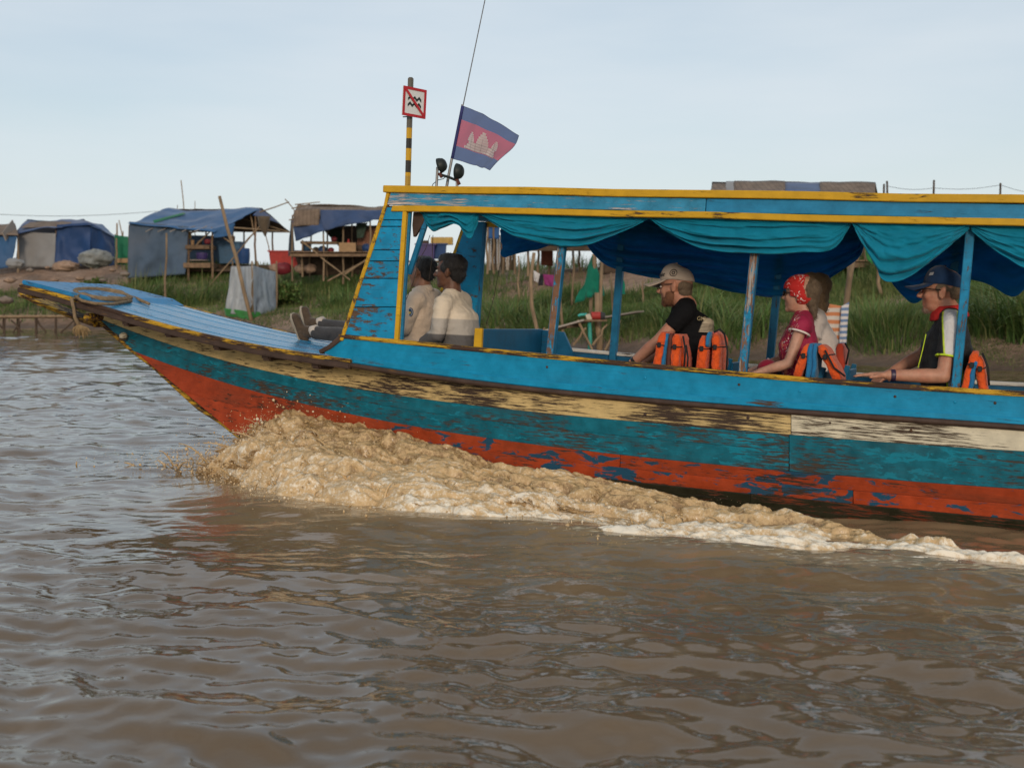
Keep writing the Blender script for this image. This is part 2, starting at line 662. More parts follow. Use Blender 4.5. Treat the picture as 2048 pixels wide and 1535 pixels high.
OUT_A, OUT_C = curve_ac([(400, 950), (470, 985), (540, 1012), (700, 1036), (850, 1048), (1000, 1056), (1150, 1076), (1330, 1104), (1680, 1141), (2048, 1161)])
INN_A, INN_C = curve_ac([(1200, 985), (1450, 1025), (1638, 1060), (1857, 1103), (2048, 1138)])


def lerp_ext(x, xs, ys):
    y = np.interp(x, xs, ys)
    m = (ys[-1] - ys[-3]) / (xs[-1] - xs[-3])
    return np.where(x > xs[-1], ys[-1] + (x - xs[-1]) * m, y)


def hull_c(a):                          # how far the wetted side stands off the keel line
    return 0.50 * sstep(-0.2, 2.6, a) + 0.02


_wv = []
for k in range(96):
    lam = 0.085 * (1.15 / 0.085) ** rng.random()
    th = R_(250) + rng.normal(0, 0.6)
    _wv.append((2 * math.pi / lam * math.cos(th), 2 * math.pi / lam * math.sin(th), 0.0020 * lam ** 0.70, rng.random() * 6.28))


def river_z(x, y):
    z = np.zeros_like(x)
    D = np.hypot(x, y)
    for kx, ky, am, ph in _wv:
        lam = 2 * math.pi / math.hypot(kx, ky)
        z += am * np.sin(kx * x + ky * y + ph) * np.clip(lam * 60 / (D + 1e-3), 0, 1)
    p = np.stack([x * 0.45, y * 0.45, np.zeros_like(x)], 1)
    patch = 0.75 + 0.95 * (vnoise(p, 3) * 0.5 + 0.5)
    a, c = to_ac(np.stack([x, y], 1))
    co = lerp_ext(a, OUT_A, OUT_C)
    lee = sstep(1.4, 0.15, np.abs(c - co - 0.55)) * sstep(-1.2, 0.3, a)      # water smoothed outside the bow wave
    z *= patch * (1 - 0.55 * lee)
    # swells thrown off by the photographer's own boat, lower left
    d2 = (x + 0.9) * 0.42 + y * 0.91
    z += 0.007 * np.sin(d2 * 11 + 0.8 * np.sin(x * 1.7)) * sstep(0.6, -0.9, x + 0.25 * (y - 3)) * sstep(7.5, 4.0, y)
    # shoulder of the bow wave
    w = (c - co) / 0.5
    z += 0.055 * np.exp(-(w * 1.2) ** 2) * sstep(-0.9, 0.4, a)
    # trough along the hull aft
    z -= 0.038 * sstep(1.5, 3, a) * np.exp(-((c - 0.6) / 0.30) ** 2)
    return z


def build_water():
    rows = np.concatenate([np.linspace(-30, 0.8, 24), 0.9 * (60 / 0.9) ** (np.linspace(0, 1, 820)), 60 * (3000 / 60) ** (np.linspace(0.02, 1, 40))])
    u = np.concatenate([-np.geomspace(40, 0.62, 40)[:-1], np.linspace(-0.62, 0.62, 430), np.geomspace(0.62, 40, 40)[1:]])
    sp = np.maximum(np.abs(rows), 4.0)
    X = sp[:, None] * u[None, :]
    Y = np.repeat(rows[:, None], len(u), 1)
    x, y = X.ravel(), Y.ravel()
    z = river_z(x, y)
    v = np.stack([x, y, z], 1)
    a, c = to_ac(v)
    co = lerp_ext(a, OUT_A, OUT_C)
    wob = 0.25 * fbm(np.stack([x * 0.9, y * 2.0, x * 0], 1), 3, 51)
    churn = sstep(-0.9, 0.3, a + wob) * (0.9 * sstep(0.25, -0.15, c - co + wob) + 0.62 * sstep(1.7, 0.1, c - co + wob * 2) * sstep(0.0, 0.4, c - co + 0.3)) * sstep(-2.5, -1.2, c)
    o = raw_mesh('water', v, grid_faces(len(rows), len(u)), 4, M_WATER, attr={'churn': np.clip(churn, 0, 1), 'fleck': np.exp(-(np.where(c > co, (c - co) / 0.20, (c - co) / 0.45)) ** 2) * sstep(-0.7, 0.0, a) * 0.95})
    tag(o, 'brown muddy river water with ripples', 'water', kind='structure')


build_water()


# ================================================================== the bow wave: foam, muddy lumps, flying drops
def foam_material():
    n = NT('muddy_foam')
    at_ = n.n('ShaderNodeAttribute'); at_.attribute_name = 'foam'
    v = n.coord()
    f = n.math('ADD', at_.outputs['Fac'], n.math('ADD', n.ramp(n.noise(v, 14, 6, 0.65), 0.3, 0.7, -0.26, 0.26), n.ramp(n.noise(v, 55, 4, 0.7), 0.45, 0.7, -0.05, 0.45)))
    c = n.mix(n.ramp(f, 0.15, 0.5), (0.27, 0.165, 0.072), (0.54, 0.365, 0.175))
    c = n.mix(n.ramp(f, 0.66, 1.15), c, (0.80, 0.72, 0.58))
    nb = n.bump(n.noise(v, 40, 3, 0.5), 0.3, 0.010)
    nb = n.bump(n.noise(v, 120, 2, 0.5), 0.15, 0.004, nb)
    return n.set(color=c, rough=n.ramp(f, 0.2, 0.8, 0.20, 0.60), normal=nb, spec=0.5, sss=0.0)


M_FOAM = foam_material()


def bulge(p, fr, seed):
    w = worley(p * fr, seed)
    return np.clip(1 - w * w * 1.5, -0.4, 1)


def heap_z(a, c):                       # top of the thrown-up water, and how foamy it is
    co = lerp_ext(a, OUT_A, OUT_C)
    ch = hull_c(a)
    zh = np.interp(a, [-0.45, -0.2, 0.1, 0.5, 1.0, 1.5, 2.0, 2.5, 3.2, 7], [0.0, 0.27, 0.42, 0.36, 0.28, 0.19, 0.135, 0.09, 0.04, 0.015])
    t = np.clip((c - ch) / np.maximum(co - ch, 0.15), -0.5, 1.3)
    tt = np.clip(t, 0, 1)
    body = zh * (1 - tt ** 1.35)
    skirt = np.interp(a, [-0.4, 0, 1.0, 2.2, 4, 7], [0.02, 0.05, 0.06, 0.05, 0.03, 0.015]) * np.exp(-((t - 0.72) / 0.2) ** 2)
    return body + skirt, t


def build_bow_wave():
    na, nc = 900, 210
    A = np.linspace(-0.50, 7.9, na)
    co, ch = lerp_ext(A, OUT_A, OUT_C), hull_c(A)
    a3 = np.stack([A, A * 0, A * 0], 1)
    co = co + (0.11 * fbm(a3 * 2.3, 2, 61) + 0.055 * fbm(a3 * 8, 3, 63)) * (0.5 + 0.5 * sstep(3, 1, A))
    ci = np.where(A < 1.9, ch - 0.25, np.maximum(ch - 0.25, lerp_ext(A, INN_A, INN_C) - 0.10))
    blend = sstep(1.4, 2.6, A)
    ci = (ch - 0.25) * (1 - blend) + np.maximum(ch - 0.25, lerp_ext(A, INN_A, INN_C) - 0.12) * blend
    w = np.linspace(0, 1, nc)
    a = np.repeat(A, nc)
    c = (ci[:, None] + (co + 0.16 - ci)[:, None] * w[None, :]).ravel()
    xy = from_ac(a, c)
    z, t = heap_z(a, c)
    p = np.stack([a * 0.8, c, z], 1)
    env = sstep(-0.55, -0.15, a) * (0.45 + 0.55 * np.interp(a, [-.5, 0, 1.5, 3, 7], [1, 1, 0.85, 0.5, 0.30]))
    tw = np.repeat(w[None, :], na, 0).ravel()
    edge = np.minimum(sstep(0.0, 0.10, tw), sstep(1.0, 0.80, tw))
    edge = np.where(a < 1.6, sstep(1.0, 0.80, tw), edge)
    wp = np.stack([fbm(p * 5.5, 3, 5), fbm(p * 5.5, 3, 15), fbm(p * 5.5, 3, 25)], 1)
    pw = p * np.array([0.8, 1.15, 1.0]) + 0.11 * wp
    b1, b2, b3 = bulge(pw, 6.0, 1), bulge(pw, 13, 2), bulge(pw + 0.02 * wp, 29, 3)
    ragged = fbm(p * np.array([2.2, 5, 5]), 3, 9)
    b4 = bulge(p, 58, 6)
    d = 0.050 * b1 + 0.027 * b2 + 0.011 * b3 + 0.003 * b4 + 0.060 * ragged
    zz = z * (0.75 + 0.25 * edge) + d * env * edge - 0.055 * (1 - edge) - 0.012
    # fray the lower edge and tear gaps into the trailing foam
    gap = fbm(np.stack([a * 2.2, c * 9.0, z * 0], 1), 5, 21, 0.6)
    zz -= sstep(-0.12, 0.30, gap) * (sstep(0.6, 2.6, a) * (0.052 - 0.020 * sstep(3, 5, a)) + 0.06 * sstep(0.5, 0.95, t) * sstep(2.0, 0.8, a))
    # crests curl outwards and forwards
    curl = env * edge * (0.035 * b1 + 0.02 * b2)
    xy = xy + curl[:, None] * C_H[None, :] * 0.9 - (env * edge * 0.03 * fbm(p * 8, 3, 33))[:, None] * S_H[None, :]
    foam = 0.10 + 0.20 * sstep(0.35, 0.9, t) + 0.34 * b2 + 0.20 * b3 + 0.25 * fbm(p * np.array([3, 6, 6]), 3, 41) + 0.42 * sstep(1.2, 3.4, a) * sstep(0.3, 0.65, t) - 0.22 * sstep(-0.2, 0.25, gap) * sstep(0.6, 2.6, a) + 0.10 * b4
    foam -= 0.22 * np.exp(-((a - 0.95) / 0.55) ** 2) * sstep(0.55, 0.1, t)
    v = np.stack([xy[:, 0], xy[:, 1], zz], 1)
    o = raw_mesh('bow_wave', v, grid_faces(na, nc), 4, M_FOAM, attr={'foam': foam})
    tag(o, 'tan foaming bow wave tumbling along the boat hull', 'bow wave', kind='stuff')


build_bow_wave()

ICO = None


def ico_pts():
    bm = bmesh.new()
    bmesh.ops.create_icosphere(bm, subdivisions=1, radius=1)
    v = np.array([x.co[:] for x in bm.verts])
    f = np.array([[q.index for q in fc.verts] for fc in bm.faces])
    bm.free()
    return v, f


def build_spray():
    iv, if_ = ico_pts()
    n = 5200
    a = np.concatenate([rng.normal(0.1, 0.5, int(n * .62)), rng.uniform(0.2, 3.2, n - int(n * .62))])
    t = np.concatenate([1.12 * rng.random(int(n * .62)) ** 0.6, rng.uniform(0.45, 1.15, n - int(n * .62))])
    lead = rng.random(n) < 0.12
    a = np.where(lead, rng.normal(-0.38, 0.16, n), a)
    ch, co = hull_c(a), lerp_ext(a, OUT_A, OUT_C)
    c = ch + (co - ch) * t
    z, _ = heap_z(a, c)
    up = np.abs(rng.normal(0, 1, n)) * np.interp(a, [-1, -0.3, 0.4, 1.5, 3.2], [0.06, 0.085, 0.07, 0.05, 0.03]) * np.where(rng.random(n) < 0.12, 1.7, 1)
    z = np.maximum(z, 0) + up + 0.01
    xy = from_ac(a, c)
    r = np.exp(rng.normal(math.log(0.0021), 0.45, n)) * np.where(rng.random(n) < 0.07, 2.6, 1)
    # clots: cluster around a few thrown sheets
    vs = np.empty((n, len(iv), 3))
    st = np.stack([rng.normal(1, 0.25, n), rng.normal(1, 0.25, n), rng.normal(1.25, 0.45, n)], 1)
    vs = iv[None] * r[:, None, None] * np.clip(st, 0.5, 2.6)[:, None, :] + np.stack([xy[:, 0], xy[:, 1], z], 1)[:, None, :]
    fs = (if_[None] + (np.arange(n) * len(iv))[:, None, None])
    foam = np.repeat(rng.uniform(0.35, 0.85, n), len(iv))
    o = raw_mesh('spray', vs.reshape(-1, 3), fs, 3, M_FOAM, attr={'foam': foam})
    tag(o, 'drops of muddy spray flying off the bow wave', 'spray', kind='stuff')
    nm = 26000
    am = np.concatenate([rng.normal(-0.30, 0.30, nm // 2), rng.normal(0.25, 0.55, nm // 3), rng.uniform(0.5, 3.4, nm - nm // 2 - nm // 3)])
    chm, com = hull_c(am), lerp_ext(am, OUT_A, OUT_C)
    tm_ = np.where(np.arange(nm) < nm // 2, rng.normal(0.55, 0.40, nm), np.where(rng.random(nm) < 0.5, rng.normal(1.0, 0.14, nm), rng.uniform(0, 1, nm)))
    cm = chm + (com - chm) * tm_
    zm = np.maximum(heap_z(am, cm)[0] * sstep(1.5, 0.9, tm_), 0) + np.abs(rng.normal(0, 1, nm)) * np.interp(am, [-1, -0.3, 0.4, 1.5, 3.2], [0.03, 0.06, 0.055, 0.04, 0.02]) + 0.005
    clump_ = fbm(np.stack([am * 5, cm * 5, zm * 5], 1), 3, 77) + rng.normal(0, 0.15, nm)
    keep = clump_ > -0.02
    am, cm, zm = am[keep], cm[keep], zm[keep]
    nm = len(am)
    xym = from_ac(am, cm)
    ov = np.array([(1, 0, 0), (-1, 0, 0), (0, 1, 0), (0, -1, 0), (0, 0, 1), (0, 0, -1)], float)
    of = np.array([(0, 2, 4), (2, 1, 4), (1, 3, 4), (3, 0, 4), (2, 0, 5), (1, 2, 5), (3, 1, 5), (0, 3, 5)])
    rm_ = np.exp(rng.normal(math.log(0.0013), 0.3, nm))
    vm = ov[None] * rm_[:, None, None] + np.stack([xym[:, 0], xym[:, 1], zm], 1)[:, None, :]
    o = raw_mesh('spray_mist', vm.reshape(-1, 3), of[None] + (np.arange(nm) * 6)[:, None, None], 3, M_FOAM, attr={'foam': np.full(nm * 6, 0.7)})
    tag(o, 'fine mist of muddy drops around the bow wave', 'spray', kind='stuff')
    # torn fingers and sheets of water
    mb = MB()
    for k in range(260):
        a = random.gauss(0.25, 0.55) if k < 170 else random.uniform(0.8, 3.4)
        t = random.uniform(0.1, 1.0)
        ch, co = float(hull_c(np.array([a]))[0]), float(lerp_ext(np.array([a]), OUT_A, OUT_C)[0])
        c = ch + (co - ch) * t
        z = float(heap_z(np.array([a]), np.array([c]))[0][0])
        b0 = from_ac(np.array([a]), np.array([c]))[0]
        L = abs(random.gauss(0, 0.055)) + 0.025
        if a > 1.5: L *= 0.6
        ox, oc = random.gauss(-0.25, 0.6), random.gauss(0.35, 0.5)
        pts, rr = [], []
        r0 = random.uniform(0.004, 0.011)
        for q in range(6):
            s_ = q / 5
            d = S_H * ox * L * s_ + C_H * oc * L * s_
            pts.append((b0[0] + d[0], b0[1] + d[1], z - 0.02 + L * (1.5 * s_ - 0.75 * s_ * s_)))
            rr.append(r0 * (1 - 0.72 * s_) * (1 + 0.25 * math.sin(q * 2.1 + k)))
        rr[-1] *= 1.5
        mb.tube(pts, rr, 5)
    o = mb.build('splash_fingers', M_FOAM, None, smooth=True)
    at_ = o.data.attributes.new('foam', 'FLOAT', 'POINT')
    at_.data.foreach_set('value', np.full(len(o.data.vertices), 0.5, np.float32))
    tag(o, 'torn fingers of muddy water thrown up by the bow', 'splash', kind='stuff')


build_spray()


def build_splash_sheets():               # thin torn curls of water peeling off the stem and the crest
    V, Fq, foam, off = [], [], [], 0
    for k in range(46):
        a0 = -0.25 + 0.75 * random.random() ** 1.3 if k < 26 else random.uniform(0.4, 2.6)
        ch = float(hull_c(np.array([a0]))[0]); co = float(lerp_ext(np.array([a0]), OUT_A, OUT_C)[0])
        t0 = random.uniform(0.0, 0.95)
        c0 = ch + (co - ch) * t0
        z0 = float(heap_z(np.array([a0]), np.array([c0]))[0][0]) - 0.02
        Ln, Hh = random.uniform(0.10, 0.26), random.uniform(0.05, 0.12) * (1.0 if a0 < 0.6 else 0.6)
        nu, nv = 34, 14
        U, Vv = np.meshgrid(np.linspace(0, 1, nu), np.linspace(0, 1, nv), indexing='ij')
        u, v = U.ravel(), Vv.ravel()
        top = 0.45 + 0.55 * (fbm(np.stack([u * 7, u * 0 + k, u * 0], 1), 3, k) * 0.5 + 0.5)
        h = Hh * v * top * np.sin(np.pi * np.clip(u, 0.02, 0.98)) ** 0.5
        curl = 0.55 * Hh * v ** 2.2
        a = a0 + (u - 0.5) * Ln + 0.02 * fbm(np.stack([u * 5, v * 3, u * 0 + k], 1), 2, 5) - 0.4 * curl
        c = c0 + curl + 0.03 * np.sin(u * 5 + k) + 0.02 * fbm(np.stack([u * 6, v * 4, u * 0 + k], 1), 2, 9)
        xy = from_ac(a, c)
        V.append(np.stack([xy[:, 0], xy[:, 1], z0 + h], 1))
        q = grid_faces(nu, nv)
        hole = fbm(np.stack([u * 9, v * 5, u * 0 + k * 3.1], 1), 3, 13) + 0.75 * (v - 0.35)
        q = q[(hole[q].mean(1) < 0.42)]
        Fq.append(q + off); off += nu * nv
        foam.append(0.42 + 0.3 * v)
    o = raw_mesh('splash_sheets', np.concatenate(V), np.concatenate(Fq), 4, M_SHEET, attr={'foam': np.concatenate(foam)})
    md = o.modifiers.new('t', 'SOLIDIFY'); md.thickness = 0.004
    tag(o, 'thin torn sheets of muddy water curling off the bow', 'splash', kind='stuff')


def sheet_material():
    m = M_FOAM.copy(); m.name = 'thin_muddy_water'
    nt = m.node_tree
    pb = next(x for x in nt.nodes if x.type == 'BSDF_PRINCIPLED'); ou = next(x for x in nt.nodes if x.type == 'OUTPUT_MATERIAL')
    tr = nt.nodes.new('ShaderNodeBsdfTranslucent'); tr.inputs['Color'].default_value = (0.62, 0.45, 0.26, 1)
    mx = nt.nodes.new('ShaderNodeMixShader'); mx.inputs[0].default_value = 0.4
    nt.links.new(pb.outputs[0], mx.inputs[1]); nt.links.new(tr.outputs[0], mx.inputs[2]); nt.links.new(mx.outputs[0], ou.inputs['Surface'])
    return m


M_SHEET = sheet_material()
build_splash_sheets()

# ================================================================== the bank
SHORE = np.array([(-2500, 60), (-300, 52), (-60, 48), (-24, 45.8), (-17, 45.2), (-13.5, 43.5), (-10.5, 40), (-7, 35.5), (-3, 31), (1.4, 26.6), (4.5, 23.3), (7.5, 19.6), (11, 14.5), (16, 8), (26, -5), (60, -60), (500, -900)], float)


def inland(x, y):
    p = np.stack([x, y], 1)
    best = np.full(len(p), 1e9)
    sg = np.ones(len(p))
    for A, B in zip(SHORE[:-1], SHORE[1:]):
        d = B - A
        t = np.clip(((p - A) @ d) / (d @ d), 0, 1)
        q = p - (A + t[:, None] * d)
        L = np.hypot(q[:, 0], q[:, 1])
        s_ = d[0] * q[:, 1] - d[1] * q[:, 0]
        m = L < best
        best = np.where(m, L, best)
        sg = np.where(m, np.sign(s_), sg)
    return best * sg


def land_z(x, y, rough=True):
    x, y = np.atleast_1d(np.asarray(x, float)), np.atleast_1d(np.asarray(y, float))
    s = inland(x, y)
    p = np.stack([x, y, np.zeros_like(x)], 1)
    s2 = s + 0.9 * fbm(p * 0.22, 3, 5)
    top = 2.15 + 0.45 * sstep(-9, -15, x)
    z = top * (0.30 * sstep(0, 2.6, s2) + 0.70 * sstep(1.8, 10.5, s2)) - 0.35 * sstep(0.4, -3, s) * (s < 0.4)
    if rough:
        z = z + (0.10 * fbm(p * 0.7, 4, 8) + 0.05 * fbm(p * 2.6, 3, 12)) * sstep(0.2, 2.5, s) * (1 + 0.8 * sstep(-12, -16, x))
    return np.where(s < -4, -1.2, z)


def gz(x, y):
    return float(land_z(x, y)[0])


def on_land(px, D):                     # ground point in the direction of pixel column px at distance D
    x = (px - CX) / F * D * (1 / math.cos(PITCH)) * (math.cos(PITCH))
    return Vector((x, D, gz(x, D)))


def dirt_material():
    n = NT('bank_earth')
    v = n.coord()
    a = n.noise(v, 0.6, 5, 0.6)
    b = n.noise(v, 5.0, 7, 0.65)
    c = n.mix(n.ramp(a, 0.35, 0.65), (0.28, 0.180, 0.122), (0.43, 0.300, 0.220))
    c = n.mix(n.ramp(b, 0.4, 0.7, 0, 0.55), c, (0.10, 0.068, 0.045))
    lit = n.ramp(n.noise(v, 14, 3, 0.7), 0.665, 0.70, 0, 0.8)
    c = n.mix(lit, c, (0.42, 0.38, 0.33))
    geo = n.n('ShaderNodeNewGeometry')
    sp = n.n('ShaderNodeSeparateXYZ'); n.l(geo.outputs['Position'], sp.inputs[0])
    wet = n.ramp(sp.outputs['Z'], 0.02, 0.32, 0.8, 0.0)
    c = n.mix(wet, c, (0.075, 0.052, 0.035))
    nb = n.bump(n.noise(v, 3.5, 8, 0.65), 0.7, 0.25)
    return n.set(color=c, rough=n.ramp(wet, 0, .8, 0.95, 0.55), normal=nb, spec=0.2)


M_DIRT = dirt_material()


def build_land():
    def axis(lo, hi, step, far0, far1):
        a = np.arange(lo, hi, step)
        g1 = lo - np.geomspace(step, lo - far0, 26)[::-1]
        g2 = a[-1] + np.geomspace(step, far1 - a[-1], 26)
        return np.concatenate([g1, a, g2])
    X, Y = axis(-38, 22, 0.22, -2600, 2600), axis(4, 66, 0.22, -200, 3000)
    gx, gy = np.meshgrid(X, Y, indexing='ij')
    x, y = gx.ravel(), gy.ravel()
    v = np.stack([x, y, land_z(x, y)], 1)
    o = raw_mesh('river_bank', v, grid_faces(len(X), len(Y)), 4, M_DIRT)
    tag(o, 'sloping earth river bank', 'bank', kind='structure')


build_land()


# ------------------------------------------------------------------ grass and reeds
def leaf_material(name, c0, c1, dry=(0.30, 0.27, 0.11)):
    n = NT(name)
    at_ = n.n('ShaderNodeAttribute'); at_.attribute_name = 'tone'
    c = n.mix(at_.outputs['Fac'], c0, c1)
    dr = n.n('ShaderNodeAttribute'); dr.attribute_name = 'dry'
    c = n.mix(dr.outputs['Fac'], c, dry)
    n.set(color=c, rough=0.6, spec=0.25)
    tr = n.n('ShaderNodeBsdfTranslucent'); n.l(c, tr.inputs['Color'])
    mx = n.n('ShaderNodeMixShader'); mx.inputs[0].default_value = 0.25
    n.l(n.b.outputs[0], mx.inputs[1]); n.l(tr.outputs[0], mx.inputs[2]); n.l(mx.outputs[0], n.out.inputs['Surface'])
    return n.mat


M_GRASS = leaf_material('grass_blades', (0.038, 0.082, 0.020), (0.120, 0.205, 0.052))


def blades(base, L, wd, lean, az, tone, dry, nseg=3):
    n = len(base)
    dirx, diry = np.cos(az), np.sin(az)
    sx, sy = -diry, dirx
    vs = np.zeros((n, (nseg + 1) * 2, 3))
    for k in range(nseg + 1):
        t = k / nseg
        out = lean * L * t * t
        hz = L * (t - 0.28 * lean * t * t * 1.6)
        cx = base[:, 0] + dirx * out; cy = base[:, 1] + diry * out; cz = base[:, 2] + hz - 0.03
        h = wd * (1 - t) ** 0.7 * 0.5 + 0.001
        vs[:, 2 * k] = np.stack([cx - sx * h, cy - sy * h, cz], 1)
        vs[:, 2 * k + 1] = np.stack([cx + sx * h, cy + sy * h, cz], 1)
    nv = (nseg + 1) * 2
    f = []
    for k in range(nseg):
        f.append([2 * k, 2 * k + 1, 2 * k + 3, 2 * k + 2])
    fs = np.array(f)[None] + (np.arange(n) * nv)[:, None, None]
    return vs.reshape(-1, 3), fs.reshape(-1, 4), np.repeat(tone, nv), np.repeat(dry, nv)


def grass_density(x, y, s):
    p = np.stack([x, y, np.zeros_like(x)], 1)
    d = 0.82 + 0.95 * fbm(p * 0.32, 3, 17) + 0.55 * fbm(p * 1.3, 2, 19)
    px = CX + F * x / y
    d *= sstep(np.where(px > 1300, 0.35, 0.7), np.where(px > 1300, 1.0, 1.8), s) * np.where(px > 1300, 1.35, 1.0)
    bare = sstep(275, 225, px + 30 * fbm(p * 0.8, 2, 71)); d *= 1 - bare * (1 - sstep(5.6, 3.2, s))                        # the left slope is bare above
    d *= 1 - 0.9 * np.exp(-(((px - 1265) / 42) ** 2)) * sstep(3.5, 6.5, s)     # worn path
    d *= 1 - 0.85 * sstep(940, 1010, px) * sstep(1320, 1250, px) * sstep(5.0, 6.6, s + fbm(p * 0.9, 2, 73))
    d *= np.where(px < 1000, sstep(13.5, 10.2, s), sstep(16, 12, s))
    return d


def build_grass():
    n, m = 520000, 330000
    x = np.concatenate([rng.uniform(-24, 13, n), rng.uniform(0.5, 13, m)]); y = np.concatenate([rng.uniform(12, 62, n), rng.uniform(12, 33, m)])
    px = CX + F * x / y
    s = inland(x, y)
    ok = (px > -160) & (px < 2260) & (s > 0.35) & (s < 16)
    x, y, s = x[ok], y[ok], s[ok]
    d = grass_density(x, y, s)
    ok = rng.random(len(x)) < np.clip(d, 0, 1)
    x, y, s = x[ok], y[ok], s[ok]
    n = len(x)
    p = np.stack([x, y, np.zeros_like(x)], 1)
    tall = np.clip(0.5 + 0.9 * fbm(p * 0.45, 3, 27), 0.1, 1.3)
    L = (0.10 + 0.40 * tall * (0.45 + 0.7 * rng.random(n))) * (0.65 + 0.35 * sstep(1, 4, s))
    base = np.stack([x, y, land_z(x, y)], 1)
    tone = np.clip(0.45 + 0.85 * fbm(p * 0.8, 3, 31) + rng.normal(0, 0.22, n), 0, 1)
    dry = np.clip(rng.random(n) ** 5 * 0.9 + 0.45 * np.clip(fbm(p * 0.5, 3, 37) - 0.08, 0, 1), 0, 1)
    L *= np.clip(y / 34, 0.62, 1.0) * np.where(y > 27, 1.3, 1.0)
    v, f, t_, d_ = blades(base, L, (0.006 + 0.016 * rng.random(n)) * np.clip(y / 32, 0.6, 1.4), np.abs(rng.normal(0.45, 0.32, n)), rng.uniform(0, 6.28, n), tone, dry, 3)
    o = raw_mesh('grass', v, f, 4, M_GRASS, attr={'tone': t_, 'dry': d_}, smooth=False)
    tag(o, 'wild green grass covering the river bank', 'grass', kind='stuff')
    print('grass blades', n)


build_grass()


def reed_clump(px, D, n, L, spread, label, wd=0.03, lean=0.75, seed=1, tone0=0.45, name='reed_clump', cat='reeds'):
    r = np.random.default_rng(seed)
    c = on_land(px, D)
    root = thing(name, label, cat, c, group='clumps of tall bank plants')
    ang, rad = r.uniform(0, 6.28, n), spread * np.sqrt(r.random(n))
    bx, by = rad * np.cos(ang), rad * np.sin(ang)
    bz = land_z(bx + c.x, by + c.y) - c.z
    base = np.stack([bx, by, bz], 1)
    v, f, t_, d_ = blades(base, L * r.uniform(0.45, 1.1, n), wd * r.uniform(0.5, 1.2, n), np.abs(r.normal(lean, 0.3, n)), ang + r.normal(0, 0.9, n), np.clip(r.normal(tone0, 0.22, n), 0, 1), r.random(n) ** 4 * 0.8, 5)
    tag(raw_mesh('leaves', v, f, 4, M_GRASS, root, attr={'tone': t_, 'dry': d_}, smooth=False), kind='stuff')
    mb = MB()
    for k in range(max(5, n // 40)):
        a, q = r.uniform(0, 6.28), spread * math.sqrt(r.random()) * 0.8
        h = L * r.uniform(0.5, 0.9)
        x0, y0 = q * math.cos(a), q * math.sin(a)
        z0 = gz(c.x + x0, c.y + y0) - c.z - 0.05
        mb.tube([(x0, y0, z0), (x0 * 1.15, y0 * 1.15, z0 + h * .5), (x0 * 1.4, y0 * 1.4, z0 + h)], [0.012, 0.010, 0.004], 5)
    tag(mb.build('stems', M_STEM, root), kind='stuff')
    return root


M_STEM = plain('plant_stem', (0.12, 0.13, 0.05), 0.8)


def leafy_bush(px, D, w, h, label, seed, flowers=False):
    r = np.random.default_rng(seed)
    c = on_land(px, D)
    root = thing('bush', label, 'bush', c, group='bushes on the bank')
    n = int(1500 * w * h)
    u = r.normal(0, 1, (n, 3)); u /= np.linalg.norm(u, axis=1)[:, None]
    rad = r.random(n) ** 0.4
    q = u * rad[:, None] * np.array([w / 2, w / 2, h / 2]) * (0.70 + 0.75 * fbm(u * 2.4, 3, seed))[:, None] + np.array([0, 0, h * 0.45])
    q[:, 2] = np.maximum(q[:, 2], 0.05)
    az = r.uniform(0, 6.28, n)
    v, f, t_, d_ = blades(q, 0.10 + 0.10 * r.random(n), 0.045 + 0.04 * r.random(n), np.abs(r.normal(0.9, 0.4, n)), az, np.clip(0.45 + 0.55 * q[:, 2] / h + r.normal(0, 0.25, n), 0, 1), r.random(n) ** 6, 2)
    tag(raw_mesh('foliage', v, f, 4, M_GRASS, root, attr={'tone': t_, 'dry': d_}, smooth=False), kind='stuff')
    mb = MB()
    for k in range(7):
        a = r.uniform(0, 6.28)
        mb.tube([(0, 0, -0.1), (math.cos(a) * w * .15, math.sin(a) * w * .15, h * .4), (math.cos(a) * w * .33, math.sin(a) * w * .33, h * .8)], [0.02, 0.013, 0.005], 5)
    tag(mb.build('stems', M_STEM, root), kind='stuff')
    if flowers:
        mb = MB()
        for k in range(60):
            j = r.integers(0, n)
            mb.ell(Vector(q[j]) * 1.12, 0.022, n=5)
        mb.build('flowers', plain('yellow_flowers', (0.45, 0.38, 0.06)), root)
    return root


reed_clump(2010, 21.5, 420, 1.5, 0.75, 'tall drooping reeds at the far right behind the boat', 0.030, 1.25, 3, 0.62)
reed_clump(2085, 20.8, 380, 1.6, 0.7, 'tall drooping reeds partly cut by the right picture edge', 0.030, 1.25, 4, 0.6)
reed_clump(1450, 25.0, 420, 1.15, 0.9, 'tall pale reeds behind the man in the white cap', 0.035, 0.9, 5, 0.7)
reed_clump(1380, 27.0, 300, 1.1, 0.8, 'reed clump under the blue curtain left of the white cap', 0.035, 0.9, 6, 0.6)
reed_clump(1010, 31.5, 300, 0.9, 0.8, 'bright grass tussock behind the front seat of the boat', 0.035, 0.9, 7, 0.6)
reed_clump(1085, 30.0, 320, 0.8, 0.9, 'grass tussock beside the bamboo pole with the pink cloth', 0.035, 0.9, 8, 0.55)
reed_clump(290, 46.5, 420, 1.8, 1.1, 'long dark grass tussock below the blue-grey curtain wall', 0.045, 0.75, 9, 0.35)
reed_clump(370, 46.0, 320, 1.3, 1.1, 'grass tussock below the open stilted shelter', 0.045, 0.75, 10, 0.45)
reed_clump(700, 40.5, 260, 1.1, 1.0, 'grass tussock below the stilt hut beside the blue panel', 0.04, 0.8, 11, 0.5)
reed_clump(1745, 23.2, 620, 0.85, 0.8, 'yellowish weeds between the striped cloth and the navy cap', 0.022, 0.6, 22, 0.75)
reed_clump(1800, 22.2, 420, 0.7, 0.8, 'green weeds just left of the navy cap', 0.02, 0.6, 23, 0.5)
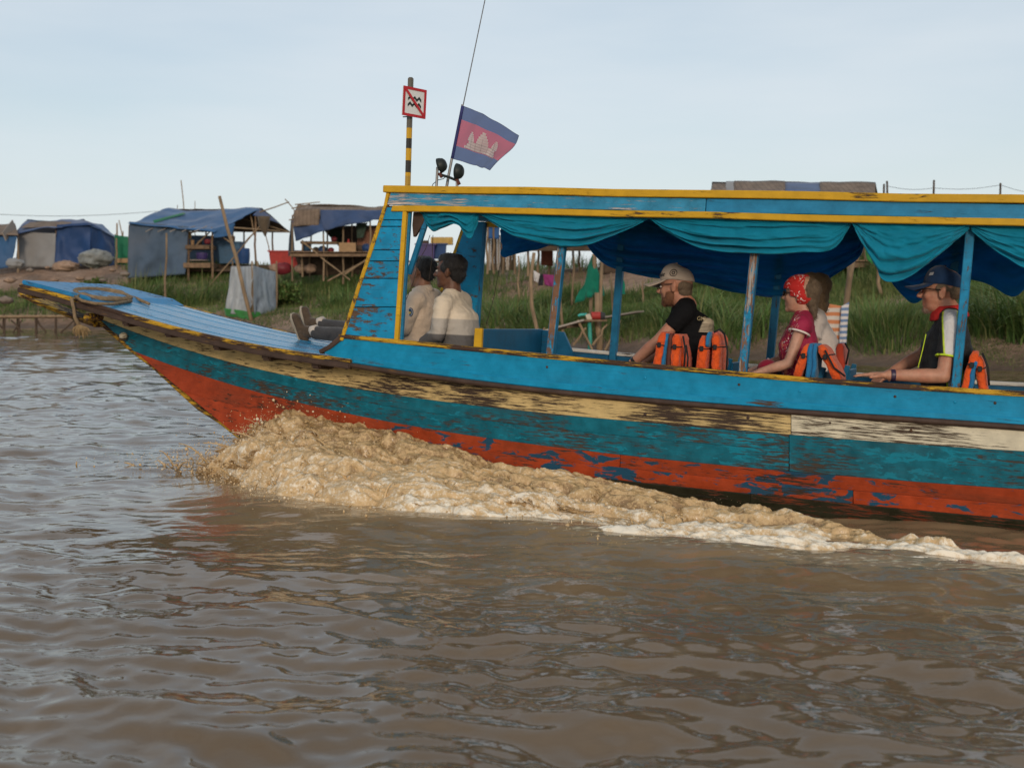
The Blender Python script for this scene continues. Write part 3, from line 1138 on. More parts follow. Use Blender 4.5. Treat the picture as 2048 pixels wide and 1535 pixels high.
leafy_bush(560, 42.5, 1.7, 1.1, 'dark bush beside the white netting pen', 23)
leafy_bush(190, 50.0, 1.4, 0.8, 'small green bush on the bare earth slope', 24)
leafy_bush(170, 47.0, 2.2, 0.7, 'low bush at the foot of the earth slope', 25)

# ================================================================== the boat
WOOD = (0.075, 0.045, 0.028)
M_CYAN = paint('cyan_boat_paint', (0.0010, 0.230, 0.415), WOOD, 0.20, (0.7, 7, 9), 0.22, rough=0.42, dirt=0.26, crack=0.42, rnd=0.05)
M_DECK = paint('blue_deck_paint', (0.028, 0.215, 0.400), WOOD, 0.10, (0.8, 16, 8), 0.22, rough=0.24, dirt=0.2, crack=0.5, rnd=0.10, spec=0.5)
M_PANEL = paint('peeling_blue_panel_paint', (0.004, 0.240, 0.450), (0.10, 0.065, 0.045), 0.34, (2.0, 6, 6), 0.28, rough=0.5, dirt=0.2, crack=0.35, rnd=0.10)
M_FASCIA = paint('sheen_blue_roof_board_paint', (0.030, 0.220, 0.370), (0.44, 0.37, 0.33), 0.38, (0.8, 8, 12), 0.35, rough=0.30, dirt=0.15, crack=0.4)  # pinkish worn patches carry the sky's sheen in the colour
M_TEAL = paint('worn_teal_hull_paint', (0.002, 0.120, 0.170), (0.060, 0.042, 0.030), 0.40, (1.5, 8, 15), 0.40, under2=(0.004, 0.19, 0.27), wear2=0.34, rough=0.5, dirt=0.5, crack=0.7)
M_RED = paint('worn_red_hull_paint', (0.350, 0.047, 0.011), (0.045, 0.03, 0.02), 0.26, (0.9, 6, 9), 0.30, under2=(0.014, 0.070, 0.125), wear2=0.34, rough=0.5, dirt=0.6, crack=0.6, scale=3.4, wx2=[(-6.5, -0.22), (-4.2, -0.18), (-3.0, 0.05), (-1.6, 0.16), (-0.8, 0.0)])
M_RED_F = paint('red_bow_paint', (0.330, 0.046, 0.014), (0.045, 0.03, 0.02), 0.20, (0.9, 6, 9), 0.28, under2=(0.018, 0.075, 0.135), wear2=0.22, rough=0.5, dirt=0.35, crack=0.5, scale=2.6)
M_CREAM = paint('worn_cream_hull_paint', (0.54, 0.395, 0.175), (0.050, 0.033, 0.024), 0.44, (0.75, 7, 16), 0.2, rough=0.6, dirt=0.2, crack=0.7, wx=[(-6.5, -0.15), (-4.9, -0.08), (-3.8, 0.10), (-2.4, 0.16), (-1.6, -0.02)])
M_CREAM_A = paint('heavily_worn_cream_paint', (0.58, 0.43, 0.22), (0.050, 0.033, 0.024), 0.66, (0.7, 7, 17), 0.2, rough=0.6, dirt=0.2, crack=0.7)
M_CREAM_B = paint('pale_cream_hull_paint', (0.66, 0.60, 0.45), (0.070, 0.048, 0.033), 0.40, (0.7, 7, 16), 0.2, rough=0.6, dirt=0.25, crack=0.8)
M_BILGE = paint('weedy_dark_hull_bottom', (0.022, 0.022, 0.010), (0.16, 0.035, 0.012), 0.36, (0.8, 6, 9), 0.4, rough=0.45, dirt=0.5)
M_YELLOW = paint('yellow_trim_paint', (0.60, 0.335, 0.012), WOOD, 0.24, (1.2, 9, 9), 0.15, rough=0.5, dirt=0.16, crack=0.4)
M_YWORN = paint('worn_yellow_rail_paint', (0.56, 0.32, 0.02), (0.060, 0.034, 0.024), 0.58, (0.9, 9, 9), 0.15, rough=0.55, dirt=0.3)
M_YTRIM = paint('chipped_yellow_edge_paint', (0.58, 0.33, 0.015), (0.085, 0.050, 0.032), 0.46, (2.5, 2.5, 2.5), 0.15, rough=0.55, dirt=0.25, scale=2.2)
M_BROWN = paint('dark_brown_timber', (0.060, 0.036, 0.026), (0.13, 0.07, 0.03), 0.2, (0.8, 9, 9), 0.4, rough=0.6, dirt=0.3)
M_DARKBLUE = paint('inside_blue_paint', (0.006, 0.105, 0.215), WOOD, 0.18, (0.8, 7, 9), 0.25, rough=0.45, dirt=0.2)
M_RUST = paint('rusty_post_face', (0.17, 0.085, 0.045), (0.015, 0.20, 0.36), 0.46, (9, 9, 2.5), 0.35, under2=(0.33, 0.30, 0.27), wear2=0.3, rough=0.7, dirt=0.3)
M_POST = paint('blue_post_paint', (0.010, 0.150, 0.290), WOOD, 0.2, (9, 9, 1.5), 0.3, rough=0.45)
M_IN = plain('dark_timber_inside', (0.045, 0.035, 0.028), 0.85)
M_ROOFTOP = plain('grey_roof_boards', (0.20, 0.19, 0.17), 0.8, dirt=0.5, stretch=(0.5, 4, 4))
M_WHITE_EDGE = paint('white_edge_paint', (0.62, 0.60, 0.55), WOOD, 0.25, (1, 9, 9), 0.15, rough=0.5)

boat = thing('tour_boat', 'long blue wooden tour boat with yellow trim and peeling teal and red hull', 'boat', matrix=BM)
X_END = 2.6


def sm_curve(pix, deg=4):
    q = np.array(pix, float)
    sc_ = 1000.0
    co = np.polyfit(q[:, 0] / sc_, q[:, 1], deg)
    return lambda px: float(np.polyval(co, px / sc_))


B1 = sm_curve([(194, 630), (250, 640), (313, 652), (400, 676), (500, 699), (600, 716), (700, 735), (830, 753), (960, 768), (1200, 794), (1450, 817), (1750, 838), (2048, 858)])
B2 = sm_curve([(197, 640), (250, 656), (313, 674), (406, 709), (500, 737), (640, 767), (700, 776), (960, 811), (1020, 817), (1200, 836), (1450, 860), (1750, 882), (2048, 902)])
B3 = sm_curve([(269, 704), (313, 720), (406, 750), (500, 777), (621, 813), (700, 829), (849, 856), (1020, 882), (1200, 903), (1450, 931), (1750, 957), (2048, 978)])
B4 = sm_curve([(470, 868), (700, 898), (1020, 936), (1200, 956), (1450, 982), (1750, 1012), (2048, 1040)], 3)
B5 = sm_curve([(540, 915), (700, 936), (1020, 972), (1200, 992), (1450, 1020), (1750, 1050), (2048, 1080)], 3)
BND = [(B1, 194, 0.0), (B2, 197, 0.015), (B3, 269, 0.045), (B4, 470, 0.085), (B5, 545, 0.13)]


def bnd(k, taus):
    fn, st, yk = BND[k]
    out = []
    for t in taus:
        px = st + (2048 - st) * min(t, 1.0)
        Y = yk + (YC - 0.02 - yk) * (1 - min(1, px_frac(px) / px_frac(1250))) ** 1.75
        p = bp(px, fn(px), Y)
        if t > 1.0:
            q = bp(2048 - 160, fn(2048 - 160), yk)
            d = (p - q); d = d / d.x
            p = p + d * (t - 1.0) * 10
        out.append(p)
    return out


def px_frac(px):
    return max(0.0, px - 194)


def tau_px(k, px):
    st = BND[k][1]
    return (px - st) / (2048 - st)


T_END = 1.0 + X_END / 10


def hull_strip(name, ka, fa, kb, fb, px0, px1, mat, out=0.0, gap=0.0016, n=26, th=0.03):
    # plank between two fractions of the strakes; px None = stem or stern end
    taus = []
    def rng_t(k):
        t0 = 0.0 if px0 is None else max(0, tau_px(k, px0))
        t1 = T_END if px1 is None else tau_px(k, px1)
        return np.linspace(t0 + (0.0003 if px0 else 0), t1 - 0.0003, n)
    def row(ka, fa):
        if fa == 0: return bnd(ka, rng_t(ka))
        a, b = bnd(ka, rng_t(ka)), bnd(ka + 1, rng_t(ka + 1))
        return [p.lerp(q, fa) for p, q in zip(a, b)]
    A, B = row(ka, fa), row(kb, fb)
    o = []
    for i in range(n):
        d = (A[min(i + 1, n - 1)] - A[max(i - 1, 0)]).normalized()
        e = (B[i] - A[i]).normalized()
        k = d.cross(e)
        k = k if k.y < 0 else -k
        o.append(k.normalized())
    A2 = [a + (b - a).normalized() * gap * 0.5 + k * out for a, b, k in zip(A, B, o)]
    B2_ = [b + (a - b).normalized() * gap * 0.5 + k * out for a, b, k in zip(A, B, o)]
    mb = MB().strip(A2, B2_, o, th)
    ob = mb.build(name, mat, boat, bevel=0.0022, auto=R_(40))
    mi = MB().strip([Vector((p.x, W - p.y, p.z)) for p in A2], [Vector((p.x, W - p.y, p.z)) for p in B2_], [Vector((k.x, -k.y, k.z)) for k in o], th)
    mi.build(name, mat, boat, bevel=0.0022, auto=R_(40))
    return ob


# planks of the hull, near side and far side alike
hull_strip('hull_plank', 0, 0, 1, 0, None, 1582, M_CREAM, 0.0, n=46)
hull_strip('hull_plank', 0, 0, 1, 0, 1582, None, M_CREAM_B, 0.003)
hull_strip('hull_plank', 1, 0, 1, 0.44, None, 1578, M_TEAL, 0.0012, n=46, gap=0.0008)
hull_strip('hull_plank', 1, 0.44, 2, 0, None, 1578, M_TEAL, 0.0, n=46, gap=0.0008)
hull_strip('hull_plank', 1, 0, 2, 0, 1578, None, M_TEAL, 0.001)
hull_strip('hull_plank', 2, 0, 2, 0.5, None, 1240, M_RED, 0.0, n=40)
hull_strip('hull_plank', 2, 0, 2, 0.5, 1240, None, M_RED, 0.001)
hull_strip('hull_plank', 2, 0.5, 3, 0, None, 1706, M_RED, 0.0, n=46)
hull_strip('hull_plank', 2, 0.5, 3, 0, 1706, None, M_RED, 0.0)
hull_strip('hull_plank', 3, 0, 4, 0, None, 1500, M_BILGE, 0.0)
hull_strip('hull_plank', 3, 0, 4, 0, 1500, None, M_BILGE, 0.0)


def build_shell():                      # continuous inner skin and the underwater body
    taus = np.linspace(0, T_END, 60)
    rows = [bnd(k, taus) for k in range(5)]
    keel = [Vector((p.x + 0.05, YC, p.z - 0.32 * min(1, 0.15 + t * 3))) for p, t in zip(rows[4], taus)]
    mb = MB()
    prof = rows + [keel]
    n = len(taus)
    vs = []
    for r in prof: vs += [Vector((p.x, p.y + (0.022 if p.y < YC - 0.03 else 0), p.z)) for p in r]
    for r in prof: vs += [Vector((p.x, W - (p.y + (0.022 if p.y < YC - 0.03 else 0)), p.z)) for p in r]
    fs = []
    for side in (0, 1):
        for k in range(5):
            for i in range(n - 1):
                a = (side * 6 + k) * n + i
                fs.append((a, a + 1, a + n + 1, a + n))
    mb.add(vs, fs)
    mb.build('hull_shell', M_IN, boat, smooth=True)


build_shell()

# stem post
mb = MB()
stem_pix = [(182, 628), (194, 640), (230, 672), (269, 706), (313, 739), (360, 783), (402, 821), (446, 849), (500, 892), (560, 935), (640, 985)]
mb.strip([bp(x - 3, y - 2, YC) + Vector((0, -0.03, 0)) for x, y in stem_pix], [bp(x + 9, y - 2, YC) + Vector((0, -0.03, 0)) for x, y in stem_pix], Vector((0, -1, 0)), 0.06)
mb.build('stem', M_YWORN, boat, bevel=0.006)


# ---- bow deck
def yn(px):
    return 0.12 * (1 - min(1, max(0, (px - 45) / 655.0))) ** 1.2


RAIL_T = sm_curve([(45, 569), (125, 589), (188, 608), (281, 636), (406, 667), (531, 693), (640, 711), (705, 719)])
d_px = [45, 90, 140, 188, 235, 281, 345, 406, 470, 531, 590, 640, 705]
DK = [bp(x, RAIL_T(x), yn(x)) for x in d_px]
DK += [Vector((-3.86, 0.0, DK[-1].z - 0.012)), Vector((-3.64, 0.0, DK[-1].z - 0.02))]


def deck_pt(i, w, dz=0.0):
    p = DK[i]
    return Vector((p.x, p.y + (W - 2 * p.y) * w, p.z + 0.016 * (1 - (2 * w - 1) ** 2) + dz))


NP = 9
for k in range(NP):
    a, b = k / NP, (k + 1) / NP
    g = 0.0022
    dz = random.uniform(-0.003, 0.003)
    mb = MB().strip([deck_pt(i, a + g, dz) for i in range(len(DK))], [deck_pt(i, b - g, dz) for i in range(len(DK))], Vector((0, 0, 1)), 0.025)
    mb.build('deck_plank', M_DECK, boat, bevel=0.003)
mb = MB().strip([deck_pt(i, 0.02, -0.03) for i in range(len(DK))], [deck_pt(i, 0.98, -0.03) for i in range(len(DK))], Vector((0, 0, 1)), 0.012)
mb.build('deck_beam', M_IN, boat)
# raised board across the tip
L0 = deck_pt(0, 0.0)
mb = MB().hexa([deck_pt(0, -0.012, 0.004), deck_pt(3, 0.02, 0.004), deck_pt(3, 0.98, 0.004), deck_pt(0, 1.012, 0.004),
                deck_pt(0, -0.012, 0.036), deck_pt(2, 0.02, 0.036) * 0.5 + deck_pt(3, 0.02, 0.036) * 0.5, deck_pt(2, 0.98, 0.036) * 0.5 + deck_pt(3, 0.98, 0.036) * 0.5, deck_pt(0, 1.012, 0.036)])
mb.build('bow_board', paint('chipped_bow_board_paint', (0.015, 0.20, 0.42), WOOD, 0.32, (3, 5, 6), 0.25, rough=0.4), boat, bevel=0.008, seg=2)
# rub rails along both deck edges: yellow on top, bare timber on the side
for side in (0, 1):
    for (h0, h1, o_, m, nm) in ((0.004, -0.022, 0.020, M_YWORN, 'deck_rail_cap'), (-0.022, -0.060, 0.036, M_BROWN, 'deck_rail')):
        A, Bq = [], []
        for i in range(13):
            p = DK[i]
            ex = -0.02 if i == 0 else 0
            y = p.y - o_
            A.append(Vector((p.x + ex, y if not side else W - y, p.z + h0)))
            Bq.append(Vector((p.x + ex, y if not side else W - y, p.z + h1)))
        MB().strip(A, Bq, Vector((0, -1 if not side else 1, 0)), 0.05).build(nm, m, boat, bevel=0.007, seg=2)
# curved breast piece under the tip and the beam ends below the rail
mb = MB()
tip = [(52, 592), (80, 606), (120, 622), (165, 640), (200, 652)]
mb.strip([bp(x, y - 9, YC) + Vector((0, -0.10, 0)) for x, y in tip], [bp(x + 3, y + 3, YC) + Vector((0, -0.07, 0)) for x, y in tip], Vector((0, -1, 0)), 0.18)
mb.build('breast_timber', M_YWORN, boat, bevel=0.01)
A = [Vector((DK[0].x - 0.012, W * w0 + DK[0].y * (1 - 2 * w0), DK[0].z)) for w0 in (0, 0.15, 0.5, 0.85, 1)]
MB().strip([p + Vector((0, 0, 0.0)) for p in A], [p + Vector((0.05, 0, -0.10)) for p in A], Vector((-1, 0, 0)), 0.05).build('bow_end_timber', M_YWORN, boat, bevel=0.01)
for px, py in ((250, 646), (335, 668), (432, 694), (530, 714), (630, 731)):
    for side in (0, 1):
        y0 = yn(px) + 0.005
        p = bp(px, py, y0)
        y1 = 0.40
        mb = MB()
        if side:
            mb.hexa([Vector((p.x + dx, W - yy, p.z + dz)) for dz in (-0.022, 0.03) for dx, yy in ((-0.035, y0), (0.035, y0), (0.035, y1), (-0.035, y1))])
        else:
            mb.hexa([Vector((p.x + dx, yy, p.z + dz)) for dz in (-0.022, 0.03) for dx, yy in ((-0.035, y0), (0.035, y0), (0.035, y1), (-0.035, y1))])
        mb.build('deck_beam_end', M_BROWN, boat, bevel=0.012, seg=2)
p = bp(247, 672, 0.50)
MB().ell(p, (0.035, 0.03, 0.03), n=10).build('hawse_block', M_CREAM_B, boat, smooth=True)
p = bp(172, 634, 0.10)
MB().tube([p, p + Vector((0, 0.16, 0))], [0.028, 0.028], 10).build('mooring_peg', M_YWORN, boat, bevel=0.004)

# ---- gunwale: tall blue board, yellow rail, brown rubbing strake
G_TOP = sm_curve([(675, 676), (801, 686), (1013, 709), (1224, 729), (1494, 755), (1800, 776), (2048, 793)], 3)
gpx = list(np.linspace(676, 2048, 30))


def gline(fn, Y, px0=676, px1=2048, n=30, end=True, dz=0.0):
    pts = [bp(x, fn(x), Y) + Vector((0, 0, dz)) for x in np.linspace(px0, px1, n)]
    if end:
        d = pts[-1] - pts[-4]; d = d / d.x
        pts.append(pts[-1] + d * X_END)
    return pts


GT = gline(G_TOP, 0)
GB = [bp(640, 702, 0.0)] + gline(lambda x: B1(x) - 6, 0, 700, 2048, 29)
MB().strip(GT, GB, Vector((0, -1, 0)), 0.032).build('gunwale_board', M_CYAN, boat, bevel=0.003)
# thin lapped moulding near the foot of the board
MB().strip(gline(lambda x: B1(x) - 22, -0.006, 706), gline(lambda x: B1(x) - 9, -0.006, 706), Vector((0, -1, 0)), 0.012).build('gunwale_moulding', M_CYAN, boat, bevel=0.003)
MB().strip(gline(G_TOP, -0.014, dz=0.026), gline(G_TOP, -0.014, dz=-0.001), Vector((0, -1, 0)), 0.065).build('gunwale_rail', M_YWORN, boat, bevel=0.006, seg=2)
MB().tube(gline(lambda x: B1(x) - 3, -0.010, 650), 0.017, 8).build('rubbing_strake', M_BROWN, boat, smooth=True)
# nose of the board where it rises into the panel
MB().strip([bp(636, 700, -0.012), bp(655, 690, -0.012), bp(676, 672, -0.012)], [bp(640, 708, -0.012), bp(661, 697, -0.012), bp(684, 679, -0.012)], Vector((0, -1, 0)), 0.055).build('gunwale_nose', M_BROWN, boat, bevel=0.005)
# far side
zf = lambda p: Vector((p.x, W, p.z))
FT = [zf(p) for p in GT]
MB().strip([p + Vector((0, 0, 0.0)) for p in FT], [p + Vector((0, 0, -0.19)) for p in FT], Vector((0, 1, 0)), 0.032).build('far_gunwale_board', M_DARKBLUE, boat, bevel=0.003)
MB().strip([p + Vector((0, 0.014, 0.022)) for p in FT], [p + Vector((0, 0.014, -0.002)) for p in FT], Vector((0, 1, 0)), 0.062).build('far_gunwale_rail', M_WHITE_EDGE, boat, bevel=0.005)
MB().strip([Vector((p.x, 0.034, p.z - 0.002)) for p in GT], [Vector((p.x, 0.034, p.z - 0.15)) for p in GT], Vector((0, -1, 0)), 0.012).build('inner_lining', M_DARKBLUE, boat)
# nail heads on the gunwale board
for i, px in enumerate((905, 1094, 1290, 1478, 1600, 1790, 1910, 1990)):
    py = G_TOP(px) + (B1(px) - G_TOP(px)) * (0.25 if i % 2 else 0.3)
    MB().ell(bp(px, py, -0.001), (0.008, 0.003, 0.008), n=8).build('bolt_head', M_BROWN if i % 2 else M_CYAN, boat, smooth=True)
for px, f in ((1496, 0.35), (1822, 0.4), (1660, 0.3), (1290, 0.6)):
    py = B1(px) + (B2(px) - B1(px)) * f
    MB().ell(bp(px, py, 0.004), (0.010, 0.004, 0.010), n=8).build('bolt_head', M_BROWN, boat, smooth=True)

# ---- floor and cross bench of the bow cockpit
MB().box((-0.55, YC, -0.52), (6.3, W - 0.62, 0.03)).build('floor', M_DARKBLUE, boat)
mb = MB().hexa([bp(946, 701, 0.10), bp(962, 701, 0.10), bp(962, 701, 0.10) + Vector((0.0, 0.03, 0)), bp(946, 701, 0.10) + Vector((0, 0.03, 0)),
                bp(949, 656, 0.10), bp(964, 656, 0.10), bp(964, 656, 0.10) + Vector((0, 0.03, 0)), bp(949, 656, 0.10) + Vector((0, 0.03, 0))])
mb.build('bench_end', M_YELLOW, boat, bevel=0.004)
q0, q1 = bp(955, 656, 0.13), bp(955, 720, 0.13)
MB().hexa([(q1.x, 0.135, q1.z - .3), (q1.x + 0.035, 0.135, q1.z - .3), (q1.x + 0.035, W - 0.05, q1.z - .3), (q1.x, W - 0.05, q1.z - .3),
           (q0.x, 0.135, q0.z - 0.004), (q0.x + 0.035, 0.135, q0.z - 0.004), (q0.x + 0.035, W - 0.05, q0.z - 0.004), (q0.x, W - 0.05, q0.z - 0.004)]).build('bench_back', M_DARKBLUE, boat, bevel=0.004)
q2 = bp(955, 690, 0.6)
MB().hexa([(q0.x + 0.036, W - 0.075, -0.12), (q0.x + 0.34, W - 0.075, -0.12), (q0.x + 0.34, W - 0.04, -0.12), (q0.x + 0.036, W - 0.04, -0.12),
           (q0.x + 0.036, W - 0.075, q0.z - 0.01), (q0.x + 0.20, W - 0.075, q0.z - 0.015), (q0.x + 0.20, W - 0.04, q0.z - 0.015), (q0.x + 0.036, W - 0.04, q0.z - 0.01)]).build('bench_wing', M_DARKBLUE, boat, bevel=0.004)
MB().box((-3.38, YC + 0.02, -0.24), (0.36, W - 0.58, 0.035)).build('bench_seat', M_DARKBLUE, boat)

# ---- front panels: tapering plank walls either side of the bow cockpit
seams = [414, 440, 453, 500, 522, 557, 614, 678]


def panel(far):
    Y = 0.0 if not far else W
    sgn = Vector((0, -1, 0)) if not far else Vector((0, 1, 0))
    mk = lambda p: Vector((p.x, Y, p.z))
    L = lambda py: mk(bp(770 + (682 - 770) * (py - 412) / (680 - 412), py, 0))
    Rr = lambda py: mk(bp(814 + (796 - 814) * (py - 412) / (680 - 412), py, 0))
    mb = MB().strip([L(412) - sgn * 0.024, L(680) - sgn * 0.024], [Rr(412) - sgn * 0.024, Rr(680) - sgn * 0.024], sgn, 0.012)
    root = mb.build('front_panel', M_IN if not far else M_PANEL, boat)
    for a, b in zip(seams[:-1], seams[1:]):
        lo = random.uniform(0, 0.004)
        A, B_ = L(a + 0.7), L(b - 0.7)
        C, D = Rr(a + 0.7), Rr(b - 0.7)
        MB().strip([A + sgn * lo, C + sgn * lo], [B_ + sgn * lo, D + sgn * lo], sgn, 0.022).build('panel_plank', M_PANEL, root, bevel=0.003)
    e = Vector((0.028, 0, 0))
    MB().strip([L(411) - e * 0.3, L(681) - e * 0.3], [L(411) + e * 0.7, L(681) + e * 0.7], sgn, 0.05).build('edge_trim', M_YTRIM, root, bevel=0.004)
    for o in root.children:
        if o.name.startswith('edge_trim'):
            o.location = sgn * 0.012
    r = MB().strip([Rr(416) - e * 0.9, Rr(681) - e * 0.9], [Rr(416) + e * 0.15, Rr(681) + e * 0.15], sgn, 0.045).build('edge_trim', M_YELLOW, root, bevel=0.004)
    r.location = sgn * 0.012
    # upright post behind the panel's after edge
    a, b = Rr(414) + Vector((0.006, 0, 0)), Rr(682) + Vector((0.006, 0, 0))
    MB().beam(a - sgn * 0.030, b - sgn * 0.030, 0.028, 0.026).build('panel_post', M_POST, boat, bevel=0.004)
    return root


panel(False)
panel(True)
# knee brace inside the near panel top
MB().beam(bp(856, 432, 0.08), bp(818, 548, 0.08), 0.03, 0.032).build('brace', M_POST, boat, bevel=0.004)
MB().strip([bp(826, 424, 0.06), bp(824, 450, 0.06), bp(826, 474, 0.06)], [bp(852, 424, 0.06), bp(846, 446, 0.06), bp(830, 472, 0.06)], Vector((0, -1, 0)), 0.03).build('knee', M_BROWN, boat, bevel=0.004)

# ---- roof
Z_T = 1.030
RX0 = bp(769, 372, 0).x
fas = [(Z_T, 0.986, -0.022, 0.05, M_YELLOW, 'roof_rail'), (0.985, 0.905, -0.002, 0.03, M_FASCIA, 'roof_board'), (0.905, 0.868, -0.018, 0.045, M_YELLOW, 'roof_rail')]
for side in (0, 1):
    for z1, z0, o_, th, m, nm in fas:
        xs = [RX0 + (0.0 if z1 > 1.0 else 0.035 + (Z_T - z1) * 0.30)] + list(np.linspace(-3.4, X_END, 12))
        wob = [0.003 * math.sin(k * 2.3 + z1 * 40) for k in range(len(xs))]
        yy = o_ if not side else W - o_
        sg = Vector((0, -1, 0)) if not side else Vector((0, 1, 0))
        lowx = (z1 - z0) * -0.30
        A = [Vector((x, yy, z1 + w_)) for x, w_ in zip(xs, wob)]
        B_ = [Vector((x + (lowx if k == 0 and z1 < 1 else 0), yy, z0 + w_)) for k, (x, w_) in enumerate(zip(xs, wob))]
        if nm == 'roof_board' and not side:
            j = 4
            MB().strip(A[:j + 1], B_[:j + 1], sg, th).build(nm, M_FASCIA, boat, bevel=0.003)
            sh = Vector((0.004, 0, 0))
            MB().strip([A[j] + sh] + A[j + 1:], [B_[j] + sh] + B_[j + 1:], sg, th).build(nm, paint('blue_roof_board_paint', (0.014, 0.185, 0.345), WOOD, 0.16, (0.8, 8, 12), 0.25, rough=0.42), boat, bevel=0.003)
        else:
            MB().strip(A, B_, sg, th).build(nm, m, boat, bevel=0.004)
# yellow trim on the slanting front end of the fascia
MB().strip([bp(772, 385, -0.004), bp(766, 415, -0.004)], [bp(778, 385, -0.004), bp(772, 415, -0.004)], Vector((0, -1, 0)), 0.04).build('edge_trim', M_YELLOW, boat, bevel=0.003)
nr = 14
for k in range(nr):
    y0, y1 = -0.01 + (W + 0.02) * k / nr, -0.01 + (W + 0.02) * (k + 1) / nr
    zc = lambda y: Z_T - 0.012 + 0.05 * (1 - ((y - YC) / YC) ** 2) if abs(y - YC) < YC else Z_T - 0.012
    MB().hexa([(RX0 + 0.02, y0 + .002, zc(y0) - 0.02), (X_END, y0 + .002, zc(y0) - 0.02), (X_END, y1 - .002, zc(y1) - 0.02), (RX0 + 0.02, y1 - .002, zc(y1) - 0.02),
               (RX0 + 0.02, y0 + .002, zc(y0)), (X_END, y0 + .002, zc(y0)), (X_END, y1 - .002, zc(y1)), (RX0 + 0.02, y1 - .002, zc(y1))]).build('roof_plank', M_ROOFTOP, boat, bevel=0.002)
MB().box((RX0 + 0.03, YC, 0.985), (0.04, W - 0.02, 0.07)).build('roof_beam', M_YELLOW, boat, bevel=0.004)
for x in (-2.6, -1.3, 0.0, 1.3):
    MB().box((x, YC, 0.93), (0.045, W - 0.10, 0.06)).build('roof_beam', M_DARKBLUE, boat, bevel=0.004)


# ---- posts
M_POSTW = paint('weathered_blue_post_face', (0.006, 0.190, 0.350), (0.15, 0.075, 0.04), 0.42, (9, 9, 2.5), 0.35, rough=0.6, dirt=0.3)


def post(b, t, Y, w=0.048, near=True, face=None):
    p, q = bp(*b, Y), bp(*t, Y)
    d = (q - p).normalized()
    q = p + d * ((0.90 - p.z) / d.z)
    p = p - d * 0.35
    mb = MB().beam(p, q, w, w, (0, 1, 0))
    me = mb.build('roof_post', [M_POST, face or M_RUST], boat, bevel=0.004)
    if near:
        for f_ in me.data.polygons:
            if f_.normal.y < -0.8: f_.material_index = 1
    return me


post((1101, 708), (1124, 498), 0.095)
post((1486, 742), (1509, 512), 0.095)
post((1912, 773), (1939, 480), 0.095, face=M_POSTW)
post((1226, 718), (1245, 470), W - 0.05, near=False)
post((1543, 690), (1561, 511), W - 0.05, near=False)
post((1890, 740), (1912, 500), W - 0.05, near=False)
post((2300, 800), (2330, 500), 0.095)

# ---- curtains: gathered blue awning cloth
M_CURT = cloth('blue_awning_cloth', (0.002, 0.265, 0.405), 0.16, 0.7, 0.35, 9, 500, thin=0.36, dirt=0.12, stretch=(1, 1, 2.2))
M_CURT2 = cloth('shaded_blue_awning_cloth', (0.006, 0.205, 0.450), 0.18, 0.75, 0.35, 7, 500, thin=0.5, stretch=(1, 1, 2.2))  # same awning cloth; shade inside the far side put into the colour


def curtain(top, bot, Y, mat, folds=5, amp=0.02, seed=0, nu=90, nv=44, name='curtain', bulge_=0.03):
    T = [bp(x, y, Y) for x, y in top]
    Bq = [bp(x, y, Y) for x, y in bot]

    def poly(P, u):
        L = [0.0]
        for a, b in zip(P[:-1], P[1:]): L.append(L[-1] + (b - a).length)
        s_ = u * L[-1]
        i = max(k for k in range(len(P)) if L[k] <= s_ + 1e-9)
        i = min(i, len(P) - 2)
        t = (s_ - L[i]) / max(1e-9, L[i + 1] - L[i])
        p0, p1, p2, p3 = P[max(0, i - 1)], P[i], P[i + 1], P[min(len(P) - 1, i + 2)]
        return 0.5 * ((2 * p1) + (p2 - p0) * t + (2 * p0 - 5 * p1 + 4 * p2 - p3) * t * t + (3 * p1 - p0 - 3 * p2 + p3) * t ** 3)
    U, V = np.linspace(0, 1, nu), np.linspace(0, 1, nv)
    uu, vv = np.repeat(U, nv), np.tile(V, nu)
    nz = fbm(np.stack([uu * 4, vv * 3, np.full_like(uu, seed)], 1), 3, seed)
    patchy = np.clip(0.45 + 1.3 * vnoise(np.stack([uu * 3.1 + 7, vv * 1.7, np.full_like(uu, seed * 1.3)], 1), seed + 9), 0.05, 1.25)
    sagn = vnoise(np.stack([uu * 5, vv * 0.5, np.full_like(uu, seed * 2.1)], 1), seed + 12)
    fine = fbm(np.stack([uu * 9, vv * 16, np.full_like(uu, seed + 5)], 1), 3, seed + 3)
    tp = [poly(T, u) for u in U]
    bt = [poly(Bq, u) for u in U]
    vs = []
    for i in range(nu):
        for j in range(nv):
            u, v = U[i], V[j]
            k = i * nv + j
            sag = math.sin(math.pi * min(1, max(0, u)))
            p = tp[i].lerp(bt[i], v)
            ph = (v ** 1.9) * folds * 0.62 * 2 * math.pi * (0.75 + 0.4 * sag) + 3.6 * nz[k] * (0.4 + 0.6 * (1 - v)) + seed
            w = 0.20 + 0.80 * v * (0.6 + 0.4 * math.sin(u * 9 + seed))
            sharp = math.sin(ph); sharp = math.copysign(abs(sharp) ** 0.7, sharp)
            d = 1.5 * amp * w * sharp * (0.35 + 0.65 * sag) * patchy[k] + 0.016 * fine[k] + 0.014 * sagn[k] * v
            p = p + Vector((0.006 * fine[k], -bulge_ * sag * math.sin(math.pi * v) + d, 0.35 * d * sag + 0.010 * sagn[k] * v * sag))
            vs.append(p)
    mb = MB().add(vs, [tuple(int(x) for x in q) for q in grid_faces(nu, nv)])
    o = mb.build(name, mat, boat, smooth=True)
    md = o.modifiers.new('hem', 'SOLIDIFY'); md.thickness = 0.004
    return o


